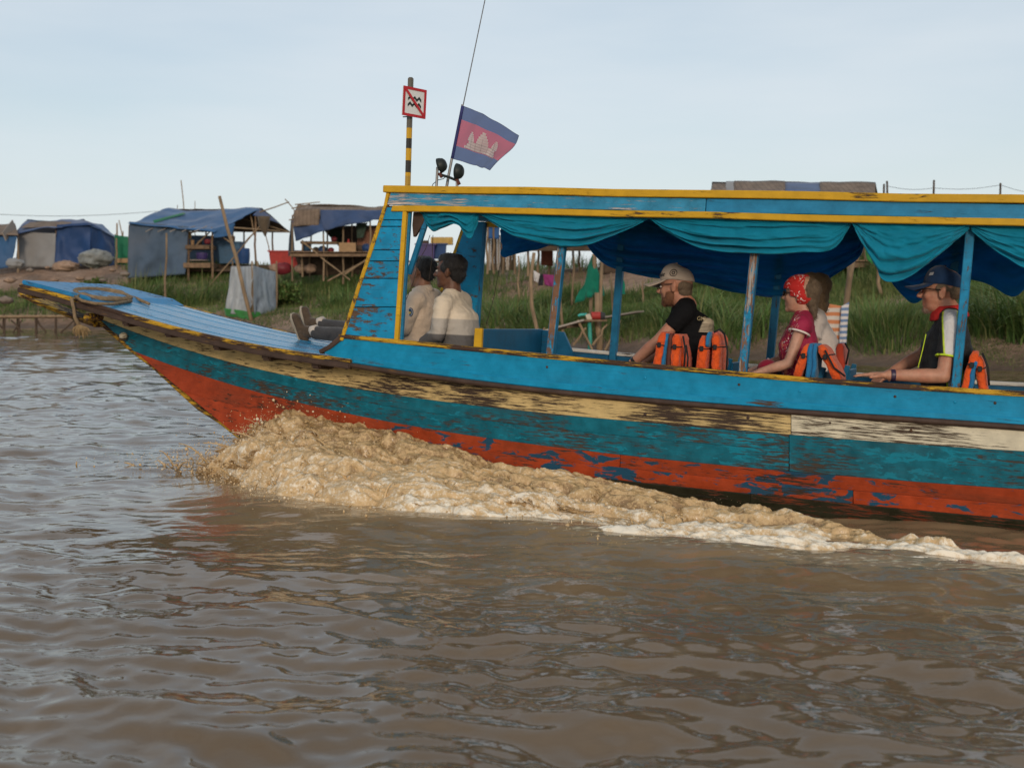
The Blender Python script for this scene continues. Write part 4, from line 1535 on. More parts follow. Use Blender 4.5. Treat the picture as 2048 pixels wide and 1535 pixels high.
TOPZ = 6
curtain([(838, 414), (957, 418)], [(841, 424), (852, 446), (863, 464), (885, 457), (908, 449), (926, 455), (942, 479), (953, 446), (957, 428)], 0.05, M_CURT, 4, 0.014, 3)
curtain([(950, 418), (1306, 430)], [(958, 426), (1000, 455), (1039, 475), (1090, 489), (1135, 496), (1175, 491), (1224, 471), (1262, 455), (1299, 436)], 0.04, M_CURT, 4.2, 0.020, 8)
curtain([(1294, 428), (1708, 436)], [(1302, 437), (1330, 461), (1380, 484), (1440, 502), (1495, 508), (1550, 508), (1605, 504), (1658, 501), (1688, 472), (1701, 447)], 0.04, M_CURT, 4.6, 0.020, 17)
curtain([(1702, 436), (1950, 442)], [(1706, 446), (1724, 484), (1745, 525), (1764, 557), (1795, 561), (1832, 545), (1872, 513), (1900, 490), (1934, 462)], 0.035, M_CURT, 4.4, 0.024, 22)
curtain([(1935, 440), (2330, 446)], [(1945, 462), (1975, 490), (2010, 513), (2050, 530), (2110, 538), (2180, 525), (2260, 490), (2320, 455)], 0.04, M_CURT, 4.4, 0.022, 31)
curtain([(1000, 424), (1230, 428)], [(1004, 512), (1012, 514), (1040, 506), (1080, 497), (1110, 487), (1150, 468), (1200, 445), (1226, 434)], W - 0.05, M_CURT2, 5, 0.018, 41)
curtain([(1160, 424), (1736, 440)], [(1166, 480), (1190, 510), (1224, 535), (1303, 552), (1421, 573), (1495, 588), (1545, 594), (1600, 585), (1655, 560), (1715, 517), (1729, 480)], W - 0.06, M_CURT2, 6.5, 0.028, 55, nu=120, nv=60)
curtain([(1745, 438), (2090, 446)], [(1752, 500), (1783, 562), (1806, 590), (1832, 604), (1870, 575), (1920, 560), (1975, 570), (2028, 592), (2060, 560), (2085, 520)], W - 0.05, M_CURT2, 6, 0.026, 61)
# thin cords that tie the curtains back
for a, b, Y in (((860, 470), (838, 520), 0.10), ((858, 560), (866, 470), 0.3), ((1000, 530), (972, 650), W - 0.1), ((838, 520), (812, 600), 0.1)):
    MB().tube([bp(*a, Y), bp((a[0] + b[0]) / 2 + 2, (a[1] + b[1]) / 2 + 3, Y), bp(*b, Y)], 0.0022, 5).build('tie_cord', M_IN, boat)

# ================================================================== people aboard
def skin_material(name, c, red=0.3):
    n = NT(name)
    v = n.coord()
    t = n.noise(v, 30, 5, 0.6)
    col = n.mix(n.ramp(t, 0.3, 0.7), tuple(x * 0.82 for x in c), tuple(x * 1.15 for x in c))
    col = n.mix(n.ramp(n.noise(v, 9, 3), 0.45, 0.7, 0, red), col, (c[0] * 1.05, c[1] * 0.72, c[2] * 0.66))
    nb = n.bump(n.noise(v, 120, 4, 0.6), 0.25, 0.003)
    return n.set(color=col, rough=0.5, normal=nb, spec=0.35, sss=0.08)


M_SKIN_D = skin_material('brown_skin', (0.125, 0.058, 0.034), 0.15)
M_SKIN_M = skin_material('tan_skin', (0.25, 0.125, 0.075), 0.2)
M_SKIN_L = skin_material('sunburnt_fair_skin', (0.42, 0.205, 0.130), 0.45)
M_SKIN_F = skin_material('fair_skin', (0.46, 0.255, 0.175), 0.35)
M_HAIR_B = plain('black_hair', (0.010, 0.009, 0.009), 0.45, 0.4, 60, 0.9, (6, 6, 1.5), spec=0.5, bscale=140, bdist=0.006)
M_HAIR_G = plain('grey_brown_hair', (0.16, 0.115, 0.075), 0.6, 0.4, 60, 0.9, (5, 5, 1.2), bscale=140, bdist=0.006)
M_HAIR_T = plain('fair_brown_hair', (0.24, 0.16, 0.09), 0.6, 0.35, 60, 0.9, (5, 5, 1.2), bscale=140, bdist=0.006)
M_BEARD = plain('ginger_stubble', (0.17, 0.075, 0.040), 0.8, 0.3, 90, 0.9, bscale=200, bdist=0.004)
M_GREYST = plain('grey_stubble', (0.33, 0.22, 0.165), 0.8, 0.25, 90, 0.9, bscale=200, bdist=0.004)
M_BLACK = plain('black_plastic', (0.012, 0.012, 0.013), 0.35)
M_EYEW = plain('eye_white', (0.6, 0.56, 0.52), 0.3)
M_LENS = plain('dark_red_lens', (0.06, 0.015, 0.015), 0.12, spec=0.6)
M_TROUS = cloth('dark_grey_trousers', (0.045, 0.044, 0.046), 0.2, 0.85, 0.7, 14)
M_SHORTS = cloth('dark_shorts', (0.03, 0.03, 0.035))


def frame_of(f, up=(0, 0, 1)):
    f = Vector(f).normalized()
    u = Vector(up); u = (u - f * u.dot(f)).normalized()
    l = u.cross(f)
    return Matrix((f, l, u)).transposed()       # columns forward, left, up


def add_head(mb, c, R, s=1.0, nose=1.0, female=False):
    q = lambda p: c + R @ (Vector(p) * s)
    E = lambda p, r, n=16: mb.ell(q(p), tuple(x * s for x in r), R, n)
    E((-0.012, 0, 0.035), (0.095, 0.076, 0.086), 20)
    E((0.022, 0, -0.020), (0.066, 0.062, 0.088), 18)
    E((0.026, 0, -0.070), (0.052, 0.053 if not female else 0.047, 0.040))
    E((0.066, 0, -0.092), (0.020, 0.022, 0.018), 10)
    E((0.074, 0, 0.027), (0.016, 0.046, 0.013), 12)
    E((0.077, 0, -0.053), (0.013, 0.024, 0.010), 10)
    E((0.076, 0, -0.068), (0.012, 0.021, 0.009), 10)
    for sg in (-1, 1):
        E((0.052, 0.036 * sg, -0.022), (0.030, 0.022, 0.026), 10)
        E((-0.012, 0.076 * sg, -0.008), (0.019, 0.009, 0.031), 10)
        E((-0.020, 0.084 * sg, 0.006), (0.012, 0.005, 0.022), 8)
    mb.cap(q((0.082, 0, 0.014)), q((0.085 + 0.022 * nose, 0, -0.022)), 0.008 * s, 0.0125 * s, 10)
    mb.ell(q((0.088 + 0.008 * nose, 0, -0.028)), (0.011 * s, 0.016 * s, 0.009 * s), R, 10)
    return q


def add_hand(mb, w, d, nrm, s=1.0, curl=0.2, thumb=1):
    d = Vector(d).normalized(); nrm = Vector(nrm); nrm = (nrm - d * nrm.dot(d)).normalized()
    sd = d.cross(nrm)
    for k, (o, L) in enumerate(((-0.029, 0.072), (-0.0095, 0.082), (0.0105, 0.077), (0.030, 0.062))):
        o *= s; L *= s
        b = w + d * 0.085 * s + sd * o * 1.1
        mb.cap(w + d * 0.012 * s + sd * o * 0.6, b, 0.017 * s, 0.0135 * s, 8)
        p = b
        ang = 0.0
        fan = sd * (o * 0.9)
        for j, fr in enumerate((0.46, 0.31, 0.23)):
            ang += curl * (0.6 + 0.5 * j)
            v = d * math.cos(ang) - nrm * math.sin(ang) + fan * 2.2
            e = p + v * L * fr
            mb.cap(p, e, (0.0098 - 0.0012 * j) * s, (0.0092 - 0.0014 * j) * s, 8)
            p = e
    tb = w + d * 0.028 * s - sd * thumb * 0.024 * s
    t1 = tb + (d * 0.6 - sd * thumb * 0.75 - nrm * 0.15).normalized() * 0.038 * s
    t2 = t1 + (d * 0.9 - sd * thumb * 0.35 - nrm * 0.15).normalized() * 0.030 * s
    mb.cap(tb, t1, 0.0145 * s, 0.0115 * s, 8); mb.cap(t1, t2, 0.0112 * s, 0.009 * s, 8)


def loft(mb, pts, wy, dx, lat, n=18):
    lat = Vector(lat).normalized()
    vs = []
    for i, p in enumerate(pts):
        d = (pts[min(i + 1, len(pts) - 1)] - pts[max(0, i - 1)]).normalized()
        l = (lat - d * lat.dot(d)).normalized()
        b = d.cross(l)
        for k in range(n):
            t = 2 * math.pi * k / n
            c_, s_ = math.cos(t), math.sin(t)
            sup = lambda q: math.copysign(abs(q) ** 0.8, q)
            vs.append(p + l * sup(c_) * wy[i] + b * sup(s_) * dx[i])
    fs = []
    for i in range(len(pts) - 1):
        for k in range(n):
            a, b2 = i * n + k, i * n + (k + 1) % n
            fs.append((a, b2, b2 + n, a + n))
    fs.append(tuple(reversed(range(n)))); fs.append(tuple((len(pts) - 1) * n + k for k in range(n)))
    mb.add(vs, fs)


def torso(mb, J, g, s=1.0):              # g: how far the surface stands off the body
    lat = J['sf'] - J['sn']
    sm = (J['sf'] + J['sn']) / 2
    pts = [J['hip'] + Vector((0, 0, -0.06)), J['hip'], J['waist'], J['chest'], sm + Vector((0, 0, -0.035)), sm.lerp(J['neck'], 0.55)]
    sw = lat.length / 2
    belly = J.get('belly', 1.0)
    loft(mb, pts, [0.15 * s + g, 0.165 * s + g, 0.150 * s * belly + g, sw * 0.90 + g, sw * 0.86 + g, 0.075 * s + g], [0.10 * s + g, 0.115 * s + g, 0.112 * s * belly + g, 0.118 * s + g, 0.082 * s + g, 0.06 * s + g], lat)
    mb.cap(J['sn'].lerp(sm, 0.15), J['sf'].lerp(sm, 0.15), 0.060 * s + g, 0.060 * s + g)
    mb.cap(J['sn'].lerp(sm, 0.25), J['neck'].lerp(sm, 0.15), 0.056 * s + g, 0.056 * s + g)
    mb.cap(J['sf'].lerp(sm, 0.25), J['neck'].lerp(sm, 0.15), 0.056 * s + g, 0.056 * s + g)


def sleeve(mb, a, b, c, upto, r0, r1, r2, g):
    L1, L2 = (b - a).length, (c - b).length
    if upto <= 1.0:
        e = a.lerp(b, upto)
        mb.tube([a - (b - a).normalized() * 0.02, a, a.lerp(e, 0.5), e], [r0 * .8, r0 + g, (r0 + r1) / 2 + g, r1 + g * 1.35], 16)
        mb.ell(a, r0 + g, n=14)
    else:
        mb.cap(a, b, r0 + g, r1 + g)
        e = b.lerp(c, upto - 1.0)
        mb.tube([b, b.lerp(e, 0.5), e], [r1 + g, (r1 + r2) / 2 + g, r2 + g * 1.2], 14)


def person(label, J, skin, hf=(-1, 0, 0), hs=1.0, s=1.0, voxel=0.0068, sleeves=0.55, legs='sit', shirt=None, trous=None, nose=1.0, female=False, hand_n=None, hand_f=None, group='people aboard the boat', hold=None, collar=False):
    base = Vector((J['hip'].x, J['hip'].y, J['hip'].z - 0.14))
    root = aboard('person', label, 'person', base, group)
    R = frame_of(hf)
    mb = MB()
    q = add_head(mb, J['head'], R, hs, nose, female)
    nr = 0.052 if not female else 0.043
    mb.cap(q((-0.022, 0, -0.055)), J['neck'] + Vector((0, 0, 0.0)), nr * hs, (nr + 0.012) * hs)
    torso(mb, J, -0.012, s)
    ra = 0.046 * s if not female else 0.040 * s
    for a, b, c, hd in (('sn', 'en', 'wn', hand_n), ('sf', 'ef', 'wf', hand_f)):
        A, B_, C = J[a], J[b], J[c]
        mb.cap(A, B_, ra, ra * 0.80)
        m = B_.lerp(C, 0.3)
        mb.cap(B_, m, ra * 0.80, ra * 0.86); mb.cap(m, C, ra * 0.86, ra * 0.56)
        d = (C - B_).normalized()
        hd = hd or dict(d=d, n=(0, 0, 1), curl=0.35)
        add_hand(mb, C, hd['d'], hd['n'], 1.0 * s, hd.get('curl', 0.2), hd.get('thumb', 1))
    tm = MB()
    if legs == 'sit':
        for y in (-0.10, 0.10):
            h = J['hip'] + Vector((0, y, -0.02)); k = h + Vector((-0.42, y * 0.3, 0.02)); an = k + Vector((0.02, 0, -0.28))
            mb.cap(h, k, 0.07, 0.055); mb.cap(k, an, 0.052, 0.036); mb.cap(an, an + Vector((-0.12, 0, -0.03)), 0.036, 0.03)
            tm.cap(h, h.lerp(k, 0.9), 0.090, 0.072)
    elif legs:
        for h, k, an in legs:
            mb.cap(h, k, 0.065, 0.05); mb.cap(k, an, 0.05, 0.034)
            tm.cap(h, k, 0.088, 0.064); tm.cap(k, k.lerp(an, 0.45), 0.064, 0.056)
            tm.tube([k.lerp(an, 0.4), k.lerp(an, 0.7), k.lerp(an, 0.93)], [0.058, 0.052, 0.050], 14)
    tm.ell(J['hip'], (0.14 * s, 0.18 * s, 0.12 * s))
    remeshed(mb, 'body', skin, root, voxel, 2, off=base)
    if shirt:
        sm = MB()
        torso(sm, J, 0.008, s)
        for a, b, c in (('sn', 'en', 'wn'), ('sf', 'ef', 'wf')):
            if sleeves > 0:
                sleeve(sm, J[a], J[b], J[c], sleeves, ra, ra * 0.82, ra * 0.6, 0.013)
        o = remeshed(sm, 'shirt', shirt, root, 0.0105, 3, off=base)
        dm = o.data
        co = np.empty(len(dm.vertices) * 3); dm.vertices.foreach_get('co', co); co = co.reshape(-1, 3)
        nn = np.empty(len(dm.vertices) * 3); dm.vertices.foreach_get('normal', nn); nn = nn.reshape(-1, 3)
        cr = fbm(co * np.array([11, 9, 15]) + 5, 3, 3); cr = 1 - np.abs(cr) * 2.4
        co += nn * (cr * 0.005)[:, None]
        dm.vertices.foreach_set('co', co.ravel()); dm.update()
    remeshed(tm, 'trousers', trous or M_SHORTS, root, 0.013, 2, off=base)
    return root, base, q, R


def eyes(root, base, q, R, hs, iris=M_BLACK, brows=M_HAIR_B):
    for sg in (-1, 1):
        e = MB().ell(q((0.079, 0.030 * sg, 0.004)), (0.008 * hs, 0.013 * hs, 0.007 * hs), R, 10).build('eye', M_EYEW, root, smooth=True, off=base)
        MB().ell(q((0.0845, 0.030 * sg, 0.004)), (0.004 * hs, 0.0065 * hs, 0.0065 * hs), R, 8).build('iris', iris, e, smooth=True, off=base)
        MB().ell(q((0.085, 0.031 * sg, 0.027)), (0.006 * hs, 0.019 * hs, 0.0045 * hs), R, 8).build('eyebrow', brows, root, smooth=True, off=base)


def hair(root, base, q, R, hs, mat, parts, voxel=0.007, rough=0.006):
    mb = MB()
    for p, r in parts:
        mb.ell(q(p), tuple(x * hs for x in r), R, 18)
    o = remeshed(mb, 'hair', mat, root, voxel, 2, off=base)
    me = o.data
    co = np.empty(len(me.vertices) * 3); me.vertices.foreach_get('co', co); co = co.reshape(-1, 3)
    nn = np.empty(len(me.vertices) * 3); me.vertices.foreach_get('normal', nn); nn = nn.reshape(-1, 3)
    co += nn * (fbm(co * np.array([55, 55, 22]), 3, 4) * rough)[:, None]
    me.vertices.foreach_set('co', co.ravel()); me.update()
    rs = np.random.default_rng(len(co))
    k = rs.integers(0, len(co), 1100)
    p0, n0 = co[k], nn[k]
    d = n0 * 0.45 + np.array([0.25, 0, -0.75]) + rs.normal(0, 0.30, (len(k), 3)); d /= np.linalg.norm(d, axis=1)[:, None]
    sd = np.cross(d, n0); sd /= np.linalg.norm(sd, axis=1)[:, None] + 1e-6
    L = rs.uniform(0.010, 0.022, len(k))[:, None] * (0.45 if rough < 0.005 else 1.0)
    w_ = 0.0016
    vs = np.stack([p0 - sd * w_, p0 + sd * w_, p0 + d * L + n0 * 0.002], 1).reshape(-1, 3)
    st = raw_mesh('hair_strands', vs, np.arange(len(k) * 3), 3, mat, o)
    tag(st, kind='stuff')
    return o


def cap_hat(root, base, q, R, hs, mat, brim_mat, tilt=0.0, brim_len=0.085, loose=1.0):
    mb = MB()
    n, m = 28, 9
    vs, fs = [], []
    z0 = 0.040
    for i in range(m + 1):
        ph = math.pi / 2 * i / m
        for k in range(n):
            t = 2 * math.pi * k / n
            fr = math.cos(t)
            r = math.sin(math.pi / 2 - ph) ** 0.72
            x = -0.012 + (0.103 if fr > 0 else 0.102) * fr * r * loose
            y = 0.084 * math.sin(t) * r * loose
            z = z0 - 0.018 * (fr < 0) * -fr + 0.094 * math.sin(ph) * (1 + 0.05 * fr)
            vs.append(q((x, y, z)))
    for i in range(m):
        for k in range(n):
            a, b = i * n + k, i * n + (k + 1) % n
            fs.append((a, b, b + n, a + n))
    mb.add(vs, fs)
    c = mb.build('cap', mat, root, smooth=True, off=base)
    md = c.modifiers.new('t', 'SOLIDIFY'); md.thickness = 0.004
    g = MB()
    def br(u, v):
        a = (u - 0.5) * 2.3
        rx = 0.088 + (brim_len) * v * (math.cos(a * 0.72) ** 0.6)
        y = math.sin(a) * (0.080 + 0.004 * v)
        x = -0.012 + 0.100 * math.cos(a) * (1 - v) + v * (0.03 + rx * 1.0 * math.cos(a * 0.62))
        z = z0 + 0.004 - 0.022 * v - 0.020 * (2 * u - 1) ** 2 * v + math.tan(tilt) * v * 0.08
        return q((x, y, z))
    g.grid(17, 7, br)
    b = g.build('brim', brim_mat, c, smooth=True, off=base)
    md = b.modifiers.new('t', 'SOLIDIFY'); md.thickness = 0.0045
    MB().ell(q((-0.012, 0, z0 + 0.096)), (0.007, 0.007, 0.005), R, 8).build('button', mat, c, smooth=True, off=base)
    return c


def text_on(txt, size, mat, origin, right, up, parent, base, name='lettering', depth=0.0012, warp=None, align='CENTER', shear=0.0):
    cu = bpy.data.curves.new('txt', 'FONT')
    cu.body = txt; cu.size = size; cu.align_x = align; cu.align_y = 'CENTER'; cu.extrude = depth; cu.shear = shear; cu.resolution_u = 2
    t = bpy.data.objects.new('txt', cu); COL.objects.link(t)
    me = bpy.data.meshes.new_from_object(t.evaluated_get(bpy.context.evaluated_depsgraph_get()))
    bpy.data.objects.remove(t)
    r, u = Vector(right).normalized(), Vector(up)
    u = (u - r * u.dot(r)).normalized(); n = r.cross(u)
    for v in me.vertices:
        c = v.co
        if warp: v.co = warp(c.x, c.y, c.z) - Vector(base)
        else: v.co = Vector(origin) + r * c.x + u * c.y + n * c.z - Vector(base)
    me.materials.clear(); me.materials.append(mat)
    o = bpy.data.objects.new(name, me); COL.objects.link(o); o.parent = parent
    return o


def banded(name, bands, axis='Z', wr=0.5, soft=0.004, sleeve_col=None):       # knitted bands by height: [(z_low, colour), ...] top first
    n = NT(name)
    tc = n.n('ShaderNodeTexCoord')
    sp = n.n('ShaderNodeSeparateXYZ'); n.l(tc.outputs['Object'], sp.inputs[0])
    col = bands[-1][1]
    z = sp.outputs[axis]
    for zl, c in reversed(bands[:-1]):
        col = n.mix(n.ramp(z, zl - soft, zl + soft), col, c)
    if sleeve_col:
        ay = n.math('ABSOLUTE', sp.outputs['Y'])
        mk = n.math('MULTIPLY', n.ramp(ay, 0.125, 0.130), n.ramp(n.math('ADD', sp.outputs['X'], n.math('MULTIPLY', sp.outputs['Z'], -0.30)), -0.115, -0.122))
        col = n.mix(mk, col, sleeve_col)
    v = n.coord()
    nb = n.bump(n.noise(v, 11, 4, 0.55, 0.8), wr, 0.03)
    nb = n.bump(n.noise(v, 350, 2), 0.2, 0.002, nb)
    return n.set(color=col, rough=0.9, normal=nb, spec=0.12, sheen=0.0)


def JT(Yc, d):
    return {k: (bp(*v) if hasattr(v, '__len__') else v) for k, v in d.items()}


# ---- man in the banded sweater, on the bow bench
J = JT(0, dict(head=(899, 544, 0.52), neck=(905, 587, 0.53), sn=(885, 609, 0.36), sf=(926, 602, 0.71), en=(876, 668, 0.31), wn=(842, 690, 0.40), ef=(935, 662, 0.80), wf=(880, 690, 0.68), chest=(915, 638, 0.53), waist=(922, 684, 0.53), hip=(926, 724, 0.53)))
bz = J['hip'].z - 0.14
zb1, zb2 = bp(900, 637, 0.42).z - bz, bp(900, 668, 0.42).z - bz
m = banded('banded_sweater', [(zb1, (0.68, 0.58, 0.45)), (zb2, (0.43, 0.39, 0.34)), (-9, (0.125, 0.118, 0.115))])
r, b_, q, R = person('young man in cream and grey banded sweater seated behind the blue front panel', J, M_SKIN_D, (-0.995, -0.06, 0.0), 1.0, 1.0, sleeves=1.85, shirt=m, trous=M_TROUS)
eyes(r, b_, q, R, 1.0)
hair(r, b_, q, R, 1.0, M_HAIR_B, [((-0.034, 0, 0.048), (0.092, 0.083, 0.080)), ((0.012, 0, 0.086), (0.074, 0.066, 0.044)), ((-0.058, 0, -0.005), (0.058, 0.070, 0.070)), ((-0.005, 0.062, 0.03), (0.05, 0.022, 0.045)), ((-0.005, -0.062, 0.03), (0.05, 0.022, 0.045))])

# ---- officer in the tan shirt, legs stretched out on the bow deck
J = JT(0, dict(head=(843, 545, 0.80), neck=(846, 582, 0.80), sn=(828, 601, 0.63), sf=(869, 594, 0.97), en=(808, 656, 0.60), wn=(770, 676, 0.68), ef=(858, 655, 1.02), wf=(800, 678, 0.86), chest=(838, 630, 0.80), waist=(829, 674, 0.80), hip=(822, 700, 0.80)))
kn1, an1 = bp(738, 674, 0.74), bp(618, 664, 0.72)
kn2, an2 = bp(742, 664, 0.92), bp(632, 648, 0.90)
m = cloth('tan_uniform_shirt', (0.64, 0.52, 0.41), 0.12, 0.85, 0.6, 10)
r, b_, q, R = person('man in tan uniform shirt with legs stretched onto the bow deck', J, M_SKIN_M, (-0.96, 0.20, 0.04), 0.98, 1.0, sleeves=1.8, shirt=m, trous=M_TROUS,
                     legs=[(bp(826, 694, 0.72), kn1, an1), (bp(826, 694, 0.88), kn2, an2)])
eyes(r, b_, q, R, 0.98)
hair(r, b_, q, R, 0.98, M_HAIR_B, [((-0.032, 0, 0.046), (0.088, 0.080, 0.078)), ((0.01, 0, 0.082), (0.07, 0.06, 0.04)), ((-0.056, 0, 0.0), (0.052, 0.064, 0.060))])
cl = MB(); cl.tube([J['neck'] + Vector((0, 0, -0.012)), J['neck'] + Vector((-0.012, 0, 0.028))], [0.082, 0.070], 18)
cl.build('collar', m, r, smooth=True, off=b_)
# sleeve patch: dark blue shield with a pale ring and yellow mark
pc = bp(820, 624, 0.568)
pt = MB().ell(pc, (0.027, 0.005, 0.032), n=16).build('shoulder_patch', plain('patch_navy', (0.02, 0.05, 0.11)), r, smooth=True, off=b_)
rg = MB(); rg.tube([pc + Vector((0.021 * math.cos(t), -0.0055, 0.025 * math.sin(t))) for t in np.linspace(0, 6.283, 17)], 0.0022, 5)
rg.build('patch_ring', plain('patch_pale', (0.45, 0.5, 0.55)), pt, off=b_)
MB().ell(pc + Vector((0.002, -0.006, -0.004)), (0.009, 0.002, 0.008), n=8).build('patch_mark', plain('patch_yellow', (0.55, 0.45, 0.1)), pt, off=b_)
# shoes and socks
M_SHOE = cloth('brown_suede_shoe', (0.075, 0.052, 0.034), 0.25, 0.9, 0.5, 25)
M_SOLE = plain('pale_rubber_sole', (0.30, 0.26, 0.20), 0.8)
M_SOCK = cloth('pale_sock', (0.50, 0.44, 0.38))
for an, up, out in ((an1, Vector((-0.30, -0.25, 0.92)), 0), (an2, Vector((-0.38, 0.12, 0.92)), 1)):
    up = up.normalized()
    fw = Vector((-1, 0.0, -0.05)); fw = (fw - up * fw.dot(up)).normalized()      # leg direction
    heel = an + fw * 0.055 - up * 0.035
    mb = MB()
    mb.ell(heel + up * 0.01, (0.040, 0.036, 0.042))
    mb.cap(heel + up * 0.02 + fw * 0.006, heel + up * 0.165 + fw * 0.012, 0.040, 0.036)
    mb.cap(heel + up * 0.06 - fw * 0.01, an - fw * 0.01, 0.040, 0.044)
    o = remeshed(mb, 'shoe', M_SHOE, r, 0.007, 2, off=b_)
    sl = MB(); lt = up.cross(fw)
    pts = [heel - up * 0.045, heel - up * 0.02, heel + up * 0.03, heel + up * 0.10, heel + up * 0.16, heel + up * 0.205]
    wd = [0.026, 0.038, 0.036, 0.040, 0.043, 0.022]
    A = [p + fw * 0.036 - lt * w_ for p, w_ in zip(pts, wd)]; B_ = [p + fw * 0.036 + lt * w_ for p, w_ in zip(pts, wd)]
    sl.strip(A, B_, fw, 0.018)
    sl.build('sole', M_SOLE, o, off=b_, bevel=0.004)
    sk = MB().tube([an - fw * 0.075, an - fw * 0.02], [0.038, 0.040], 14)
    sk.build('sock', M_SOCK, r, smooth=True, off=b_)

# ---- man in the white cap
J = JT(0, dict(head=(1351, 573, 0.60), neck=(1372, 611, 0.61), sn=(1371, 624, 0.43), sf=(1364, 620, 0.79), en=(1316, 682, 0.38), wn=(1264, 726, 0.40), ef=(1330, 690, 0.84), wf=(1290, 724, 0.72), chest=(1386, 655, 0.61), waist=(1392, 712, 0.61), hip=(1398, 760, 0.61)))
bz = J['hip'].z - 0.14
zz = lambda py: bp(1385, py, 0.5).z - bz
CRM, BLK = (0.50, 0.42, 0.30), (0.008, 0.008, 0.009)
bands = [(zz(634), BLK), (zz(646), CRM)]
for k in range(6):
    bands += [(zz(647.2 + k * 2.7), (0.06, 0.055, 0.05)), (zz(648.8 + k * 2.7), CRM)]
bands.append((-9, BLK))
m = banded('black_cream_jersey', bands, soft=0.0012, sleeve_col=BLK)
r, b_, q, R = person('bearded man in black and cream jersey and pale cap leaning forward', J, M_SKIN_L, (-0.985, 0.05, -0.10), 1.08, 1.05, sleeves=0.52, shirt=m, trous=M_SHORTS)
eyes(r, b_, q, R, 1.08, brows=M_BEARD)
hair(r, b_, q, R, 1.08, M_BEARD, [((0.032, 0, -0.074), (0.053, 0.055, 0.040)), ((0.065, 0, -0.092), (0.024, 0.028, 0.024)), ((0.020, 0.050, -0.045), (0.030, 0.012, 0.042)), ((0.020, -0.050, -0.045), (0.030, 0.012, 0.042)), ((0.079, 0, -0.043), (0.010, 0.026, 0.007))], 0.006, 0.002).name = 'beard'
hair(r, b_, q, R, 1.08, M_HAIR_G, [((-0.050, 0, 0.005), (0.052, 0.072, 0.050)), ((-0.055, 0, -0.035), (0.042, 0.058, 0.035))], 0.006, 0.003)
M_CAPW = cloth('pale_cap_cloth', (0.44, 0.36, 0.29), 0.12, 0.9, 0.3, 20, dirt=0.2)
c = cap_hat(r, b_, q, R, 1.08, M_CAPW, M_CAPW, 0.05, 0.088)


def cap_wrap(ang0, z0, sc_=1.0, k=1.02):
    def f(x, y, z):
        ang = ang0 - x / 0.092
        zz_ = z0 + y
        h = max(0.0, min(1, (zz_ - 0.040) / 0.094))
        r = math.cos(math.asin(h)) ** 0.72 * k
        return q((-0.012 + 0.103 * math.cos(ang) * r, 0.084 * math.sin(ang) * r, zz_)) + R @ Vector((math.cos(ang), math.sin(ang), 0.3)) * (0.0035 + z)
    return f


# the camera sees the near (left) side of the cap: lettering at the front, round badge behind it
text_on('Titleist', 0.034, M_BLACK, None, (1, 0, 0), (0, 0, 1), c, b_, 'lettering', 0.0008, warp=lambda x, y, z: cap_wrap(0.52, 0.070)(-x, y, z), shear=0.3)
bd = MB(); rr = [cap_wrap(1.62, 0.075)(0.019 * math.cos(t), 0.019 * math.sin(t), 0.001) for t in np.linspace(0, 6.283, 21)]
bd.tube(rr, 0.0020, 5); bd.build('badge_ring', M_BLACK, c, off=b_)
bd = MB(); rr = [cap_wrap(1.62, 0.075)(0.008 * math.cos(t), 0.009 * math.sin(t), 0.001) for t in np.linspace(0, 6.283, 6)]
bd.tube(rr, 0.0028, 5); bd.build('badge_mark', M_BLACK, c, off=b_)
# lettering high on the back of the jersey
pb = bp(1400, 637, 0.40)
dr = Vector((0.8, 0.6, 0)).normalized()
text_on('GIO', 0.036, plain('dull_gold_print', (0.30, 0.24, 0.12)), pb + Vector((0.012, -0.004, 0)), dr, (0, 0, 1), r, b_, 'lettering', 0.001)
# spectacles
g = MB(); g.tube([q((0.082, 0.05, 0.010)), q((0.05, 0.072, 0.014)), q((-0.01, 0.082, 0.012))], 0.0025, 5)
g.tube([q((0.098, 0.008 + 0.040 * 0.5 + 0.022 * math.cos(t), 0.004 + 0.016 * math.sin(t))) for t in np.linspace(0, 6.283, 13)], 0.0022, 5)
g.build('spectacles', M_BLACK, r, off=b_)
# pale panel down the jersey front
g = MB(); pts = [bp(1346, 622, 0.47), bp(1338, 640, 0.44), bp(1362, 668, 0.40), bp(1372, 690, 0.415), bp(1374, 712, 0.425)]
# wrist watch
wv = J['wn']; d = (J['wn'] - J['en']).normalized()
MB().tube([wv - d * 0.035, wv - d * 0.012], 0.031, 14).build('watch', M_BLACK, r, off=b_, bevel=0.003)


# ---- women on the middle seats
def bandana_material():
    n = NT('red_printed_bandana')
    v = n.coord(scale=(1, 1, 1))
    t = n.noise(v, 34, 2, 0.5, 1.5)
    c = n.mix(n.ramp(t, 0.60, 0.64), (0.52, 0.018, 0.015), (0.72, 0.60, 0.56))
    nb = n.bump(n.noise(n.coord(scale=(1, 1, 4)), 22, 4), 0.7, 0.02)
    return n.set(color=c, rough=0.85, normal=nb)


def printed_top():
    n = NT('crimson_printed_top')
    v = n.coord()
    t = n.noise(v, 26, 2, 0.45, 2.0)
    c = n.mix(n.ramp(t, 0.58, 0.61), (0.33, 0.010, 0.045), (0.60, 0.16, 0.09))
    t2 = n.noise(n.coord(loc=(4, 2, 7)), 30, 2, 0.45, 2.0)
    c = n.mix(n.ramp(t2, 0.64, 0.66), c, (0.66, 0.55, 0.50))
    sp = n.n('ShaderNodeSeparateXYZ'); n.l(n.coord(), sp.inputs[0])
    c = n.mix(n.ramp(sp.outputs['X'], -0.06, -0.02), c, (0.30, 0.010, 0.050))
    nb = n.bump(n.noise(v, 12, 4, 0.55, 0.8), 0.6, 0.03)
    return n.set(color=c, rough=0.8, normal=nb)


